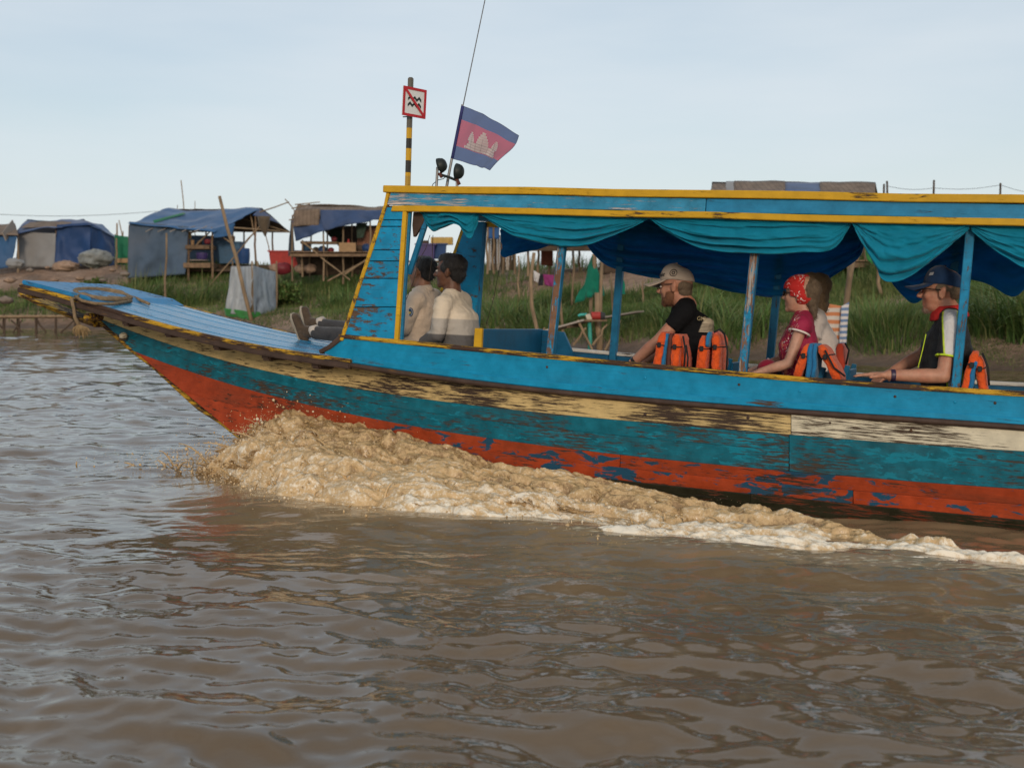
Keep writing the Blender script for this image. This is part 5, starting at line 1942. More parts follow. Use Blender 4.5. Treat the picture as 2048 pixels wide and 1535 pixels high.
J = JT(0, dict(head=(1600, 590, 0.42), neck=(1609, 632, 0.43), sn=(1603, 652, 0.28), sf=(1602, 647, 0.59), en=(1577, 727, 0.22), wn=(1519, 743, 0.20), ef=(1560, 720, 0.66), wf=(1520, 735, 0.52), chest=(1597, 690, 0.43), waist=(1603, 742, 0.43), hip=(1608, 790, 0.43)))
r, b_, q, R = person('woman in red bandana and crimson printed top beside the orange life jackets', J, M_SKIN_F, (-0.985, 0.10, 0.03), 0.97, 0.93, sleeves=0.16, shirt=printed_top(), female=True, nose=0.8)
hair(r, b_, q, R, 0.97, M_HAIR_G, [((-0.062, 0, 0.040), (0.066, 0.072, 0.070)), ((-0.080, 0, -0.020), (0.042, 0.058, 0.060)), ((-0.092, 0, -0.07), (0.026, 0.04, 0.05)), ((-0.10, 0, -0.10), (0.016, 0.03, 0.05))])
mb = MB()
mb.ell(q((-0.004, 0, 0.040)), (0.103 * .97, 0.086 * .97, 0.084 * .97), R, 22)
mb.ell(q((-0.020, 0, 0.000)), (0.082 * .97, 0.086 * .97, 0.058 * .97), R, 18)
bn = remeshed(mb, 'bandana', bandana_material(), r, 0.007, 1, off=b_)
# keep only the wrapped band: open at the crown behind and at the face
bm = bmesh.new(); bm.from_mesh(bn.data)
kill = []
Ri = R.transposed()
for v in bm.verts:
    p = Ri @ ((v.co + b_) - J['head']) / 0.97
    if (p.x < -0.040 and p.z > -0.010 + (p.x + 0.04) * 0.0 and (p.x < -0.05 - 0.35 * (0.03 - p.z))) or (p.x > 0.045 and p.z < 0.028) or (p.x > 0.0 and p.z < -0.012) or p.z < -0.055:
        kill.append(v)
bmesh.ops.delete(bm, geom=kill, context='VERTS'); bm.to_mesh(bn.data); bm.free()
md = bn.modifiers.new('t', 'SOLIDIFY'); md.thickness = 0.006; md.offset = 1
g = MB(); g.ell(q((0.092, 0.030, 0.004)), (0.006, 0.024, 0.017), R, 12); g.ell(q((0.092, -0.030, 0.004)), (0.006, 0.024, 0.017), R, 12)
g.tube([q((0.088, 0.052, 0.008)), q((0.04, 0.070, 0.010)), q((-0.01, 0.080, 0.008))], 0.0028, 5)
g.build('sunglasses', M_BLACK, r, smooth=True, off=b_)
# white piping round the armhole
a, e = J['sn'], J['en']; d = (e - a).normalized(); o1 = d.orthogonal().normalized(); o2 = d.cross(o1)
pc = a + d * 0.042
MB().tube([pc + (o1 * math.cos(t) + o2 * math.sin(t)) * 0.061 for t in np.linspace(0, 6.283, 25)], 0.0065, 6).build('sleeve_piping', plain('white_piping', (0.62, 0.55, 0.50)), r, smooth=True, off=b_)

J = JT(0, dict(head=(1624, 583, 0.92), neck=(1632, 628, 0.92), sn=(1634, 645, 0.78), sf=(1630, 640, 1.06), en=(1622, 706, 0.74), wn=(1585, 730, 0.80), ef=(1612, 700, 1.10), wf=(1580, 722, 1.0), chest=(1635, 676, 0.92), waist=(1640, 722, 0.92), hip=(1644, 765, 0.92)))
m = cloth('white_printed_shirt', (0.58, 0.53, 0.50), 0.08, 0.85, 0.6, 12)
r, b_, q, R = person('fair-haired person in white shirt half hidden behind the red bandana', J, M_SKIN_F, (-0.99, 0.08, 0.02), 0.97, 0.92, sleeves=0.5, shirt=m, female=True, voxel=0.008)
eyes(r, b_, q, R, 0.97, brows=M_HAIR_T)
hair(r, b_, q, R, 0.97, M_HAIR_T, [((-0.034, 0, 0.045), (0.093, 0.083, 0.082)), ((-0.062, 0, -0.02), (0.05, 0.07, 0.09)), ((-0.075, 0, -0.08), (0.04, 0.05, 0.06)), ((0.012, 0, 0.086), (0.07, 0.064, 0.04))])


# ---- man in the navy cap, forearm along the gunwale
def cycling_shirt(z_sh, z_low, y_mid):
    n = NT('black_white_sport_shirt')
    tc = n.n('ShaderNodeTexCoord'); sp = n.n('ShaderNodeSeparateXYZ'); n.l(tc.outputs['Object'], sp.inputs[0])
    v = n.coord()
    blk = n.mix(n.ramp(n.noise(v, 14, 4), 0.3, 0.7), (0.006, 0.006, 0.007), (0.014, 0.014, 0.015))
    # white panel runs down the outside of the sleeve and over the shoulder
    x = n.math('ADD', sp.outputs['X'], n.math('MULTIPLY', sp.outputs['Z'], 0.14))
    a = n.math('MULTIPLY', n.ramp(x, 0.028, 0.034), n.ramp(x, 0.104, 0.098))
    near = n.ramp(sp.outputs['Y'], -0.105, -0.115)
    pan = n.math('MULTIPLY', a, near)
    a2 = n.math('MULTIPLY', n.ramp(x, 0.019, 0.025), n.ramp(x, 0.113, 0.107))
    pan2 = n.math('MULTIPLY', a2, near)
    c = n.mix(pan2, blk, (0.50, 0.62, 0.03))
    c = n.mix(pan, c, (0.55, 0.53, 0.52))
    nb = n.bump(n.noise(v, 11, 4, 0.55, 0.8), 0.6, 0.03)
    return n.set(color=c, rough=0.75, normal=nb)


J = JT(0, dict(head=(1882, 584, 0.36), neck=(1900, 628, 0.37), sn=(1905, 650, 0.17), sf=(1897, 645, 0.56), en=(1887, 752, 0.115), wn=(1776, 750, 0.045), ef=(1842, 712, 0.62), wf=(1786, 742, 0.50), chest=(1893, 690, 0.37), waist=(1892, 745, 0.37), hip=(1898, 800, 0.37)))
J['belly'] = 1.12
m = cycling_shirt(0, 0, 0)
r, b_, q, R = person('man in navy cap and sunglasses resting his forearm on the gunwale', J, M_SKIN_L, (-0.995, 0.02, 0.0), 1.10, 1.08, voxel=0.0058, sleeves=0.62, shirt=m,
                     hand_n=dict(d=(-1, -0.02, -0.03), n=(0, 0, 1), curl=0.10, thumb=1))
hair(r, b_, q, R, 1.10, M_HAIR_G, [((-0.060, 0, 0.012), (0.044, 0.070, 0.05)), ((-0.01, 0.066, 0.02), (0.035, 0.014, 0.03))], 0.006, 0.004)
hair(r, b_, q, R, 1.10, M_GREYST, [((0.064, 0, -0.093), (0.0215, 0.023, 0.0175)), ((0.052, 0, -0.090), (0.022, 0.032, 0.016))], 0.006, 0.002).name = 'goatee'
M_NAVY = cloth('navy_cap_cloth', (0.010, 0.032, 0.085), 0.2, 0.9, 0.3, 20)
c = cap_hat(r, b_, q, R, 1.10, M_NAVY, M_NAVY, 0.0, 0.075)
f_ = cap_wrap(0.9, 0.088)
MB().add([f_(x, y, 0.001) for x, y in ((-0.012, -0.006), (0.012, -0.009), (0.012, 0.006), (-0.012, 0.009))], [(0, 1, 2, 3)]).build('cap_badge', plain('pale_cap_print', (0.4, 0.42, 0.45)), c, off=b_)
g = MB()
for sg in (-1, 1): g.ell(q((0.090, 0.031 * sg, 0.004)), (0.006 * 1.1, 0.026 * 1.1, 0.016 * 1.1), R, 12)
g.build('sunglass_lens', M_LENS, r, smooth=True, off=b_)
g = MB(); g.tube([q((0.092, 0.058, 0.010)), q((0.06, 0.072, 0.012)), q((-0.005, 0.084, 0.008))], 0.003, 6); g.tube([q((0.094, 0.056, 0.019)), q((0.098, 0, 0.019)), q((0.094, -0.056, 0.019))], 0.0028, 6)
g.build('sunglass_frame', M_BLACK, r, off=b_)
mb = MB()
mb.tube([J['neck'] + Vector((0.0, 0, -0.028)), J['neck'] + Vector((-0.006, 0, 0.004)), J['neck'] + Vector((-0.012, 0, 0.046))], [0.110, 0.103, 0.080], 20)
o = remeshed(mb, 'neckerchief', plain('red_neckerchief', (0.45, 0.022, 0.018), 0.85, 0.2, 14, 0.7), r, 0.008, 2, off=b_)
d = (J['en'] - J['sn']).normalized(); o1 = d.orthogonal().normalized(); o2 = d.cross(o1)
pc = J['sn'].lerp(J['en'], 0.62)
MB().tube([pc + (o1 * math.cos(t) + o2 * math.sin(t)) * 0.0575 for t in np.linspace(0, 6.283, 25)], 0.006, 6).build('sleeve_trim', plain('neon_trim', (0.50, 0.66, 0.03)), r, smooth=True, off=b_)
d = (J['wn'] - J['en']).normalized()
MB().tube([J['wn'] - d * 0.040, J['wn'] - d * 0.014], 0.0335, 16).build('watch', plain('purple_watch_band', (0.035, 0.02, 0.05), 0.4), r, off=b_, bevel=0.004)
MB().tube([bp(1852, 668, 0.235), bp(1845, 700, 0.225), bp(1836, 735, 0.23)], 0.003, 5).build('zip', plain('neon_zip', (0.50, 0.66, 0.03)), r, off=b_)


# ================================================================== chairs, life jackets, cap
M_ORANGE = cloth('orange_life_jacket_cloth', (0.66, 0.085, 0.012), 0.18, 0.8, 0.8, 22, dirt=0.25)
M_JBLUE = cloth('blue_life_jacket_lining', (0.015, 0.14, 0.30), 0.15, 0.8, 0.5, 16)
M_STRAP = plain('black_webbing', (0.012, 0.012, 0.013), 0.7)


def chair(x, y, label):
    root = aboard('passenger_chair', label, 'chair', (x, y, -0.505), 'wooden passenger chairs')
    for dx in (-0.38, 0.0):
        for dy in (-0.10, 0.10):
            MB().box((dx, dy, 0.13), (0.035, 0.035, 0.26)).build('leg', M_POST, root, bevel=0.003)
    MB().box((-0.19, 0, 0.27), (0.42, 0.36, 0.03)).build('seat', M_DARKBLUE, root, bevel=0.004)
    for dy in (-0.17, 0.17):
        MB().beam((0.0, dy, 0.285), (0.05, dy, 0.56), 0.03, 0.03).build('back_post', M_POST, root, bevel=0.003)
    for z in (0.38, 0.50):
        MB().beam((0.018 + 0.18 * (z - 0.28), -0.155, z), (0.018 + 0.18 * (z - 0.28), 0.155, z), 0.02, 0.07, (1, 0, 0)).build('back_slat', M_DARKBLUE, root, bevel=0.003)
    return root


def pad(mb, A, B_, w0, w1, th, side, puff=0.012):
    # a soft foam panel from A (top) to B (bottom), rounded
    A, B_ = Vector(A), Vector(B_)
    d = (B_ - A).normalized(); sd = Vector(side); sd = (sd - d * sd.dot(d)).normalized(); n = d.cross(sd)
    N = 9
    vs = []
    for i in range(N):
        t = i / (N - 1)
        e = 1 - abs(2 * t - 1) ** 12
        w = (w0 + (w1 - w0) * t) * (0.86 + 0.14 * e)
        h = th * (0.55 + 0.45 * e)
        for k in range(12):
            a = 2 * math.pi * k / 12
            c_, s_ = math.cos(a), math.sin(a)
            f = lambda q: math.copysign(abs(q) ** 0.26, q)
            vs.append(A.lerp(B_, t) + sd * f(c_) * w / 2 + n * f(s_) * h / 2)
    fs = []
    for i in range(N - 1):
        for k in range(12):
            a, b = i * 12 + k, i * 12 + (k + 1) % 12
            fs.append((a, b, b + 12, a + 12))
    fs += [tuple(reversed(range(12))), tuple((N - 1) * 12 + k for k in range(12))]
    mb.add(vs, fs)
    return mb


def life_jacket(label, Yc, panels, group='orange life jackets hung on the chairs', straps=()):
    # panels: (top px, bottom px, width across the boat, thickness, material, dY)
    b0 = bp(*panels[0][1], Yc)
    root = aboard('life_jacket', label, 'life jacket', b0, group)
    for nm, t, b, w, th, m, dy in panels:
        A_, B0 = bp(*t, Yc + dy), bp(*b, Yc + dy)
        po = pad(MB(), A_, B0, w * 0.9, w, th, (0, 1, 0)).build(nm, m, root, off=b0, smooth=True)
        me = po.data
        co = np.empty(len(me.vertices) * 3); me.vertices.foreach_get('co', co); co = co.reshape(-1, 3)
        co += 0.007 * np.stack([fbm(co * 16 + 9 * q_ + A_.x, 2, 5 + q_) for q_ in range(3)], 1)
        me.vertices.foreach_set('co', co.ravel()); me.update()
        if m is M_ORANGE and nm != 'collar':
            for f0_, f1_ in ((0.30, 0.335),):
                pad(MB(), A_.lerp(B0, f0_), A_.lerp(B0, f1_), w * 0.97, w * 0.98, th + 0.006, (0, 1, 0)).build('webbing', M_STRAP, po, off=b0, smooth=True)
            bc = A_.lerp(B0, 0.318) + Vector((0, -w / 2 - 0.004, 0))
            MB().box(bc, (0.022, 0.010, 0.030)).build('buckle', M_BLACK, po, off=b0, bevel=0.003)
    for s_ in straps:
        MB().tube([bp(*p, Yc + dy) for p, dy in s_], 0.006, 6).build('strap', M_STRAP, root, off=b0, smooth=True)
    return root


life_jacket('orange and blue life jacket hanging beside the white-capped man on the gunwale side', 0.16, [
    ('front_panel', (1334, 664), (1322, 742), 0.26, 0.050, M_ORANGE, 0),
    ('inner_panel', (1342, 668), (1335, 742), 0.25, 0.022, M_JBLUE, 0.01),
    ('lining', (1351, 668), (1346, 744), 0.25, 0.034, plain('brown_lining', (0.10, 0.03, 0.02)), 0.02),
    ('back_panel', (1362, 668), (1358, 746), 0.26, 0.052, M_ORANGE, 0),
    ('collar', (1366, 672), (1376, 745), 0.20, 0.026, M_ORANGE, 0.03)],
    straps=[[((1366, 672), -0.12), ((1371, 700), -0.14), ((1367, 742), -0.13)], [((1372, 690), -0.10), ((1376, 715), -0.12), ((1374, 745), -0.11)]])
life_jacket('orange life jacket with blue pockets behind the white-capped man', 0.20, [
    ('front_panel', (1416, 672), (1409, 748), 0.26, 0.060, M_ORANGE, 0),
    ('back_panel', (1440, 668), (1440, 748), 0.26, 0.050, M_ORANGE, 0.02),
    ('pocket', (1424, 664), (1420, 694), 0.20, 0.022, M_JBLUE, -0.045),
    ('collar', (1432, 662), (1444, 690), 0.16, 0.036, cloth('pink_orange_faded_cloth', (0.55, 0.12, 0.08)), 0.0),
    ],
    straps=[[((1449, 668), -0.1), ((1455, 700), -0.12), ((1453, 742), -0.12)], [((1428, 664), -0.12), ((1440, 658), -0.1), ((1449, 668), -0.1)]])
life_jacket('orange life jacket spread like a tent over a blue chair back behind the bandana woman', 0.15, [
    ('front_panel', (1622, 688), (1598, 758), 0.27, 0.050, M_ORANGE, 0),
    ('inner_panel', (1627, 686), (1622, 760), 0.26, 0.030, M_JBLUE, -0.01),
    ('inner_panel', (1636, 686), (1632, 760), 0.26, 0.026, M_JBLUE, 0.0),
    ('back_panel', (1645, 690), (1684, 762), 0.27, 0.050, M_ORANGE, 0)],
    straps=[[((1650, 700), -0.14), ((1668, 735), -0.145), ((1690, 752), -0.13)]])
life_jacket('orange and blue life jacket with shade in its colour on the far seat behind the white shirt', 0.95, [
    ('front_panel', (1672, 690), (1668, 745), 0.24, 0.040, M_JBLUE, 0),
    ('back_panel', (1683, 686), (1687, 745), 0.24, 0.046, cloth('shaded_orange_cloth', (0.40, 0.05, 0.025)), 0)],  # jacket orange with the far seat's shade put into the colour
    straps=[[((1690, 686), -0.12), ((1698, 700), -0.13), ((1692, 728), -0.12)]])
life_jacket('orange life jacket folded over a chair behind the man in the navy cap', 0.16, [
    ('front_panel', (1952, 702), (1930, 785), 0.26, 0.048, M_ORANGE, 0),
    ('inner_panel', (1953, 714), (1940, 785), 0.25, 0.026, M_JBLUE, -0.01),
    ('back_panel', (1957, 712), (1969, 788), 0.26, 0.050, M_ORANGE, 0)],
    straps=[[((1965, 706), -0.12), ((1976, 735), -0.14), ((1978, 770), -0.13)]])
chair(bp(1345, 740, 0.2).x, 0.24, 'blue wooden chair under the life jacket beside the white-capped man')
chair(bp(1432, 740, 0.4).x, 0.72, 'blue wooden chair the white-capped man sits on')
chair(bp(1640, 745, 0.4).x, 0.34, 'blue wooden chair of the woman in the red bandana')
chair(bp(1685, 740, 0.9).x, 0.90, 'blue wooden chair of the person in the white shirt')
chair(bp(1952, 770, 0.3).x, 0.34, 'blue wooden chair of the man in the navy cap')

# crimson cap on the bandana woman's lap
p0 = bp(1535, 738, 0.30)
root = aboard('baseball_cap', 'crimson cap lying in front of the woman in the red bandana', 'cap', p0)
mb = MB(); mb.ell((0.0, 0, 0.0), (0.062, 0.068, 0.060), n=18); mb.v = [Vector((v.x, v.y, max(v.z, -0.03))) for v in mb.v]
mb.build('crown', cloth('crimson_cap_cloth', (0.24, 0.008, 0.03), 0.2), root, smooth=True)
mb = MB().grid(11, 5, lambda u, v: Vector((-0.045 - 0.07 * v * math.sin(math.pi * u) ** 0.5, (u - 0.5) * 0.12 * (1 - 0.25 * v), -0.026 - 0.012 * v)))
o = mb.build('brim', cloth('crimson_brim', (0.24, 0.008, 0.03), 0.2), root, smooth=True); md = o.modifiers.new('t', 'SOLIDIFY'); md.thickness = 0.004
MB().ell((0, 0, 0.061), (0.008, 0.008, 0.005), n=8).build('button', plain('cap_button', (0.4, 0.3, 0.32)), root, smooth=True)
MB().box((0.0, 0.0, -0.06), (0.10, 0.10, 0.055)).build('lining', plain('grey_cap_lining', (0.12, 0.11, 0.115)), root, bevel=0.02)

# ================================================================== shelters and things on the bank
M_TARP_B = cloth('faded_blue_tarpaulin', (0.030, 0.100, 0.225), 0.25, 0.6, 0.8, 1.6, 60, dirt=0.35)
M_TARP_D = cloth('dark_blue_tarpaulin', (0.014, 0.050, 0.150), 0.25, 0.55, 0.8, 1.6, 60, dirt=0.25)
M_TARP_P = cloth('blue_purple_tarpaulin', (0.032, 0.060, 0.135), 0.2, 0.6, 0.8, 2.2, 60, dirt=0.25)
M_TARP_G = cloth('blue_grey_sheeting', (0.070, 0.105, 0.155), 0.2, 0.8, 0.6, 1.4, 60, dirt=0.4)
M_WOVEN = cloth('grey_woven_sheet', (0.235, 0.235, 0.235), 0.2, 0.9, 0.6, 2.5, 30, dirt=0.5)
M_GREEN = cloth('green_tarpaulin', (0.012, 0.135, 0.070), 0.2, 0.7, 0.6, 2.0, 60, dirt=0.2)
M_GNET = cloth('green_fishing_net', (0.010, 0.19, 0.12), 0.2, 0.9, 0.8, 6, 90, thin=0.3)
M_BAMBOO = plain('weathered_bamboo', (0.215, 0.150, 0.090), 0.8, 0.35, 6, 0.4, (1, 1, 0.4), rnd=0.25)
M_TIMBER = plain('rough_timber', (0.165, 0.105, 0.062), 0.85, 0.35, 7, 0.5, (1, 1, 1), rnd=0.25)
M_TIMBER_D = plain('shaded_old_timber', (0.070, 0.048, 0.033), 0.9, 0.35, 7, 0.5)  # darker copy of the timber, shade put into its colour; also dark stakes
M_PLANKG = plain('grey_weathered_plank', (0.30, 0.255, 0.215), 0.85, 0.25, 7, 0.5, (0.5, 4, 4), rnd=0.2)
M_CARD = plain('brown_cardboard', (0.30, 0.19, 0.10), 0.9, 0.15)
M_TANKB = plain('faded_blue_plastic', (0.030, 0.085, 0.155), 0.5, 0.2, dirt=0.3)
M_TANKR = plain('red_plastic', (0.34, 0.028, 0.022), 0.5, 0.2, dirt=0.2)
M_MAROON = plain('dark_red_plastic', (0.16, 0.02, 0.028), 0.5, 0.2, dirt=0.2)
M_PURPLE = plain('purple_plastic', (0.045, 0.030, 0.115), 0.45, 0.2)
M_YCRATE = plain('straw_yellow_crate', (0.42, 0.27, 0.08), 0.8, 0.2)
M_ROCK = plain('grey_brown_rock', (0.20, 0.16, 0.13), 0.9, 0.3, 6, 0.8, bdist=0.05)
M_WIRE = plain('dark_wire', (0.03, 0.03, 0.03), 0.6)


def mat_material(name='split_cane_mat', c=(0.20, 0.145, 0.105)):
    n = NT(name)
    v = n.coord()
    wv = n.n('ShaderNodeTexWave'); wv.bands_direction = 'Z'; wv.inputs['Scale'].default_value = 7; wv.inputs['Distortion'].default_value = 1.2; wv.inputs['Detail'].default_value = 3
    n.l(v, wv.inputs['Vector'])
    w2 = n.n('ShaderNodeTexWave'); w2.bands_direction = 'X'; w2.inputs['Scale'].default_value = 2.2; w2.inputs['Distortion'].default_value = 0.6
    n.l(v, w2.inputs['Vector'])
    col = n.mix(n.ramp(n.noise(v, 3, 5), 0.3, 0.7), tuple(x * 0.65 for x in c), tuple(x * 1.35 for x in c))
    col = n.mix(n.ramp(wv.outputs['Fac'], 0.0, 0.4, 0.55, 0), col, tuple(x * 0.3 for x in c))
    col = n.mix(n.ramp(w2.outputs['Fac'], 0.85, 0.95, 0, 0.5), col, tuple(x * 0.4 for x in c))
    return n.set(color=col, rough=0.9, normal=n.bump(wv.outputs['Fac'], 0.5, 0.03))


M_MAT = mat_material()
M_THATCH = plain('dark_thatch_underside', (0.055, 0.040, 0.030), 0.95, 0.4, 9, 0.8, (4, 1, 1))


def sheet(name, c, mat, parent, off, nu=24, nv=16, sag=0.0, wr=0.05, seed=0, th=0.012, fringe=0.0, ribs=0.0):
    # c: corners top-left, top-right, bottom-right, bottom-left
    A, B_, C, D = [Vector(p) for p in c]
    nrm = (B_ - A).cross(D - A).normalized()
    U, V = np.linspace(0, 1, nu), np.linspace(0, 1, nv)
    uu, vv = np.repeat(U, nv), np.tile(V, nu)
    Lu, Lv = (B_ - A).length, (D - A).length
    w = fbm(np.stack([uu * Lu * 1.1, vv * Lv * 0.8, np.full_like(uu, seed)], 1), 4, seed)
    ln = np.sin(uu * Lu * 5.5 + 3 * vnoise(np.stack([uu * 3, vv * 2, uu * 0 + seed], 1), seed)) * ribs
    vs = []
    for i in range(nu):
        for j in range(nv):
            k = i * nv + j
            u, v = U[i], V[j]
            p = A.lerp(B_, u).lerp(D.lerp(C, u), v)
            p = p + nrm * (1.6 * wr * w[k] + 1.3 * ln[k] * v) - Vector((0, 0, sag * math.sin(math.pi * u) * math.sin(math.pi * min(1, v + 0.001))))
            if fringe and j == nv - 1:
                p = p + Vector((0, 0, fringe * w[k] * 2))
            vs.append(p)
    mb = MB().add(vs, [tuple(int(x) for x in q) for q in grid_faces(nu, nv)])
    o = mb.build(name, mat, parent, smooth=True, off=off)
    md = o.modifiers.new('t', 'SOLIDIFY'); md.thickness = th
    return o


def stick(mb, a, b, r, n=6, wob=0.02, k=5, taper=0.75):
    a, b = Vector(a), Vector(b)
    pts = [a.lerp(b, t / (k - 1)) + Vector((random.gauss(0, wob) * (0 < t < k - 1), 0, 0)) for t in range(k)]
    mb.tube(pts, [r * (1 - (1 - taper) * t / (k - 1)) for t in range(k)], n)
    return mb


def pole(label, p0, p1, D, r=0.035, name='bamboo_pole', cat='pole', group='poles standing on the bank', D2=None, mat=None, wob=0.02):
    a, b = at(*p0, D), at(*p1, D2 or D)
    g = gz(a.x, a.y)
    if a.z > g: a = a + (a - b).normalized() * ((a.z - g) / max(0.2, abs((a - b).normalized().z)) + 0.1)
    mb = MB(); stick(mb, (0, 0, 0), b - a, r, 7, wob)
    o = mb.build(name, mat or M_BAMBOO, None, smooth=True)
    o.location = a
    return tag(o, label, cat, group)


# ---- tent of blue tarpaulin on the left
D0 = 54.0
o_ = on_land(125, D0)
root = thing('tarpaulin_tent', 'long blue tarpaulin tent with grey woven front and mat patches on its roof', 'tent', o_)
P = lambda px, py, d=0.0: at(px, py, D0 + d)
sheet('front_wall', [P(36, 463), P(113, 467), P(112, 535), P(34, 533)], M_WOVEN, root, o_, wr=0.10, ribs=0.04, seed=1)
sheet('side_wall', [P(113, 449), P(182, 446), P(180, 530), P(112, 533)], M_TARP_D, root, o_, wr=0.12, ribs=0.06, seed=2)
sheet('side_wall', [P(182, 446), P(234, 476, 1.5), P(231, 532, 1.5), P(180, 531)], M_TARP_D, root, o_, wr=0.12, ribs=0.06, seed=3)
sheet('roof_slope', [P(52, 443, 2), P(165, 441, 2), P(184, 449, -0.25), P(28, 464, -0.25)], M_TARP_D, root, o_, wr=0.08, sag=0.05, seed=4)
sheet('roof_slope', [P(165, 441, 2), P(205, 446, 3), P(236, 478, 1.6), P(180, 450, -0.25)], M_TARP_B, root, o_, wr=0.08, seed=5)
sheet('roof_slope', [P(54, 442, 2.1), P(168, 440, 2.1), P(200, 470, 5), P(40, 470, 5)], M_TARP_B, root, o_, wr=0.08, seed=9)
sheet('mat_patch', [P(60, 442.5, 1.6), P(118, 443, 1.6), P(108, 452, 0.3), P(42, 456, 0.2)], M_MAT, root, o_, wr=0.03, seed=6)
sheet('mat_patch', [P(121, 443, 1.6), P(152, 444, 1.6), P(128, 451, 0.3), P(104, 452, 0.3)], M_MAT, root, o_, wr=0.03, seed=7)
for px, y0 in ((36, 463), (113, 450), (182, 447), (233, 476)):
    mb = MB(); stick(mb, P(px, 538, 0.2) - o_, P(px, y0, 0.2) - o_, 0.05); mb.build('tent_post', M_BAMBOO, root)
o_ = on_land(10, 53)
root = thing('tarpaulin_lean_to', 'small blue tarpaulin lean-to cut by the left picture edge', 'shelter', o_)
P = lambda px, py, d=0.0: at(px, py, 53 + d)
sheet('wall', [P(-40, 468), P(36, 470), P(20, 534), P(-40, 545)], M_TARP_B, root, o_, wr=0.12, ribs=0.05, seed=11)
sheet('roof_slope', [P(-40, 446, 2), P(30, 447, 2), P(37, 471, -0.2), P(-40, 470, -0.2)], M_MAT, root, o_, wr=0.06, seed=12)
mb = MB(); stick(mb, P(36, 545, 0.2) - o_, P(36, 470, 0.2) - o_, 0.05); mb.build('post', M_BAMBOO, root)
MB().beam(P(8, 473, -0.4) - o_, P(28, 448, 1) - o_, 0.4, 0.04).build('roof_ladder', M_PLANKG, root)
# green screen between tent and shelter
o_ = on_land(246, 55)
root = thing('green_screen', 'green tarpaulin screen between the blue tent and the open shelter', 'screen', o_)
P = lambda px, py, d=0.0: at(px, py, 55 + d)
sheet('sheet', [P(230, 470), P(262, 474), P(262, 531), P(230, 528)], M_GREEN, root, o_, wr=0.08, ribs=0.04, seed=13)
for px in (231, 246, 261):
    mb = MB(); stick(mb, P(px, 536, 0.15) - o_, P(px, 462 if px == 246 else 468, 0.15) - o_, 0.035); mb.build('post', M_BAMBOO, root)
MB().box(P(246, 521, -0.12) - o_, (0.6, 0.05, 0.2)).build('board', M_CARD, root)
# heap under a grey sheet, earth-coloured sacks
def lump(name, label, cat, px, py, D, r, mat, seed, n=40, group=None):
    c = at(px, py, D)
    g = gz(c.x, c.y)
    u, v = np.meshgrid(np.linspace(0, 2 * math.pi, n, endpoint=False), np.linspace(0.02, math.pi - 0.02, n // 2), indexing='ij')
    d = np.stack([np.sin(v) * np.cos(u), np.sin(v) * np.sin(u), np.cos(v)], -1).reshape(-1, 3)
    k = 1 + 0.42 * fbm(d * 1.9 + seed, 4, seed) + 0.16 * (1 - 2 * np.abs(fbm(d * 4 + seed, 4, seed + 2)))
    vt = d * k[:, None] * np.array(r)
    nv = n // 2
    i = np.arange(n * (nv - 1)); a, b = i // (nv - 1), i % (nv - 1)
    f = np.stack([a * nv + b, a * nv + b + 1, ((a + 1) % n) * nv + b + 1, ((a + 1) % n) * nv + b], 1)
    o = raw_mesh(name, vt, f, 4, mat)
    o.location = (c.x, c.y, max(c.z, g + r[2] * 0.45))
    return tag(o, label, cat, group)


lump('covered_heap', 'rounded heap covered with a grey plastic sheet beside the blue tent', 'heap', 190, 517, 50, (0.60, 0.5, 0.34), cloth('grey_plastic_sheet', (0.20, 0.21, 0.20), 0.4, 0.5, 1.0, 7, 40, dirt=0.5), 3)
lump('earth_heap', 'brown earth heap in front of the blue tent', 'heap', 132, 533, 49, (0.5, 0.4, 0.2), M_DIRT, 5)
lump('sack', 'small pale sack beside the lean-to', 'sack', 30, 527, 51, (0.35, 0.3, 0.18), M_WOVEN, 6)
for i, (px, py, s_) in enumerate(((60, 540, .16), (95, 535, .12), (225, 540, .14), (250, 548, .2), (20, 560, .25), (48, 590, .22), (12, 600, .3), (110, 560, .16), (160, 556, .2), (205, 560, .13))):
    lump('rock', ['grey rock', 'brown clod', 'pale rock', 'dark clod'][i % 4] + ' on the bare left slope ' + ['below the woven front', 'near the earth heap', 'right of the covered heap', 'at the foot of the green screen', 'under the lean-to', 'low on the slope by the bow tip', 'at the left picture edge', 'mid-slope under the tent front', 'mid-slope under the dark wall', 'below the covered heap'][i], 'rock', px, py, 48 - max(0, (py - 540)) * 0.04, (s_ * .9, s_ * .7, s_ * .45), M_DIRT if i % 3 else M_ROCK, 20 + i, 20, 'rocks on the slope')

# ---- open shelter with blue tarpaulin roof
DB = 50.0
o_ = on_land(420, DB + 2)
root = thing('open_shelter', 'open timber shelter with sagging blue tarpaulin roof and blue-grey curtain wall', 'shelter', o_)
P = lambda px, py, d=0.0: at(px, py, DB + d)
sheet('roof_slope', [P(332, 419, 3), P(522, 416, 3), P(428, 464, -0.3), P(256, 447, -0.3)], M_TARP_B, root, o_, 40, 20, sag=0.10, wr=0.10, seed=21, fringe=0.05)
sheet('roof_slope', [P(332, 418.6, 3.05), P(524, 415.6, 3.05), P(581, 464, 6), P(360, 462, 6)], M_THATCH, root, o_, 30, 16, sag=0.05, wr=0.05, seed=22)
sheet('gable_flap', [P(522, 416.5, 3), P(524, 417, 3.2), P(560, 447, 4.6), P(505, 430, 1.6)], M_TARP_D, root, o_, 10, 8, wr=0.04, seed=23)
sheet('curtain_wall', [P(259, 443), P(377, 453), P(370, 548), P(257, 556)], M_TARP_G, root, o_, 40, 24, wr=0.12, ribs=0.05, seed=24)
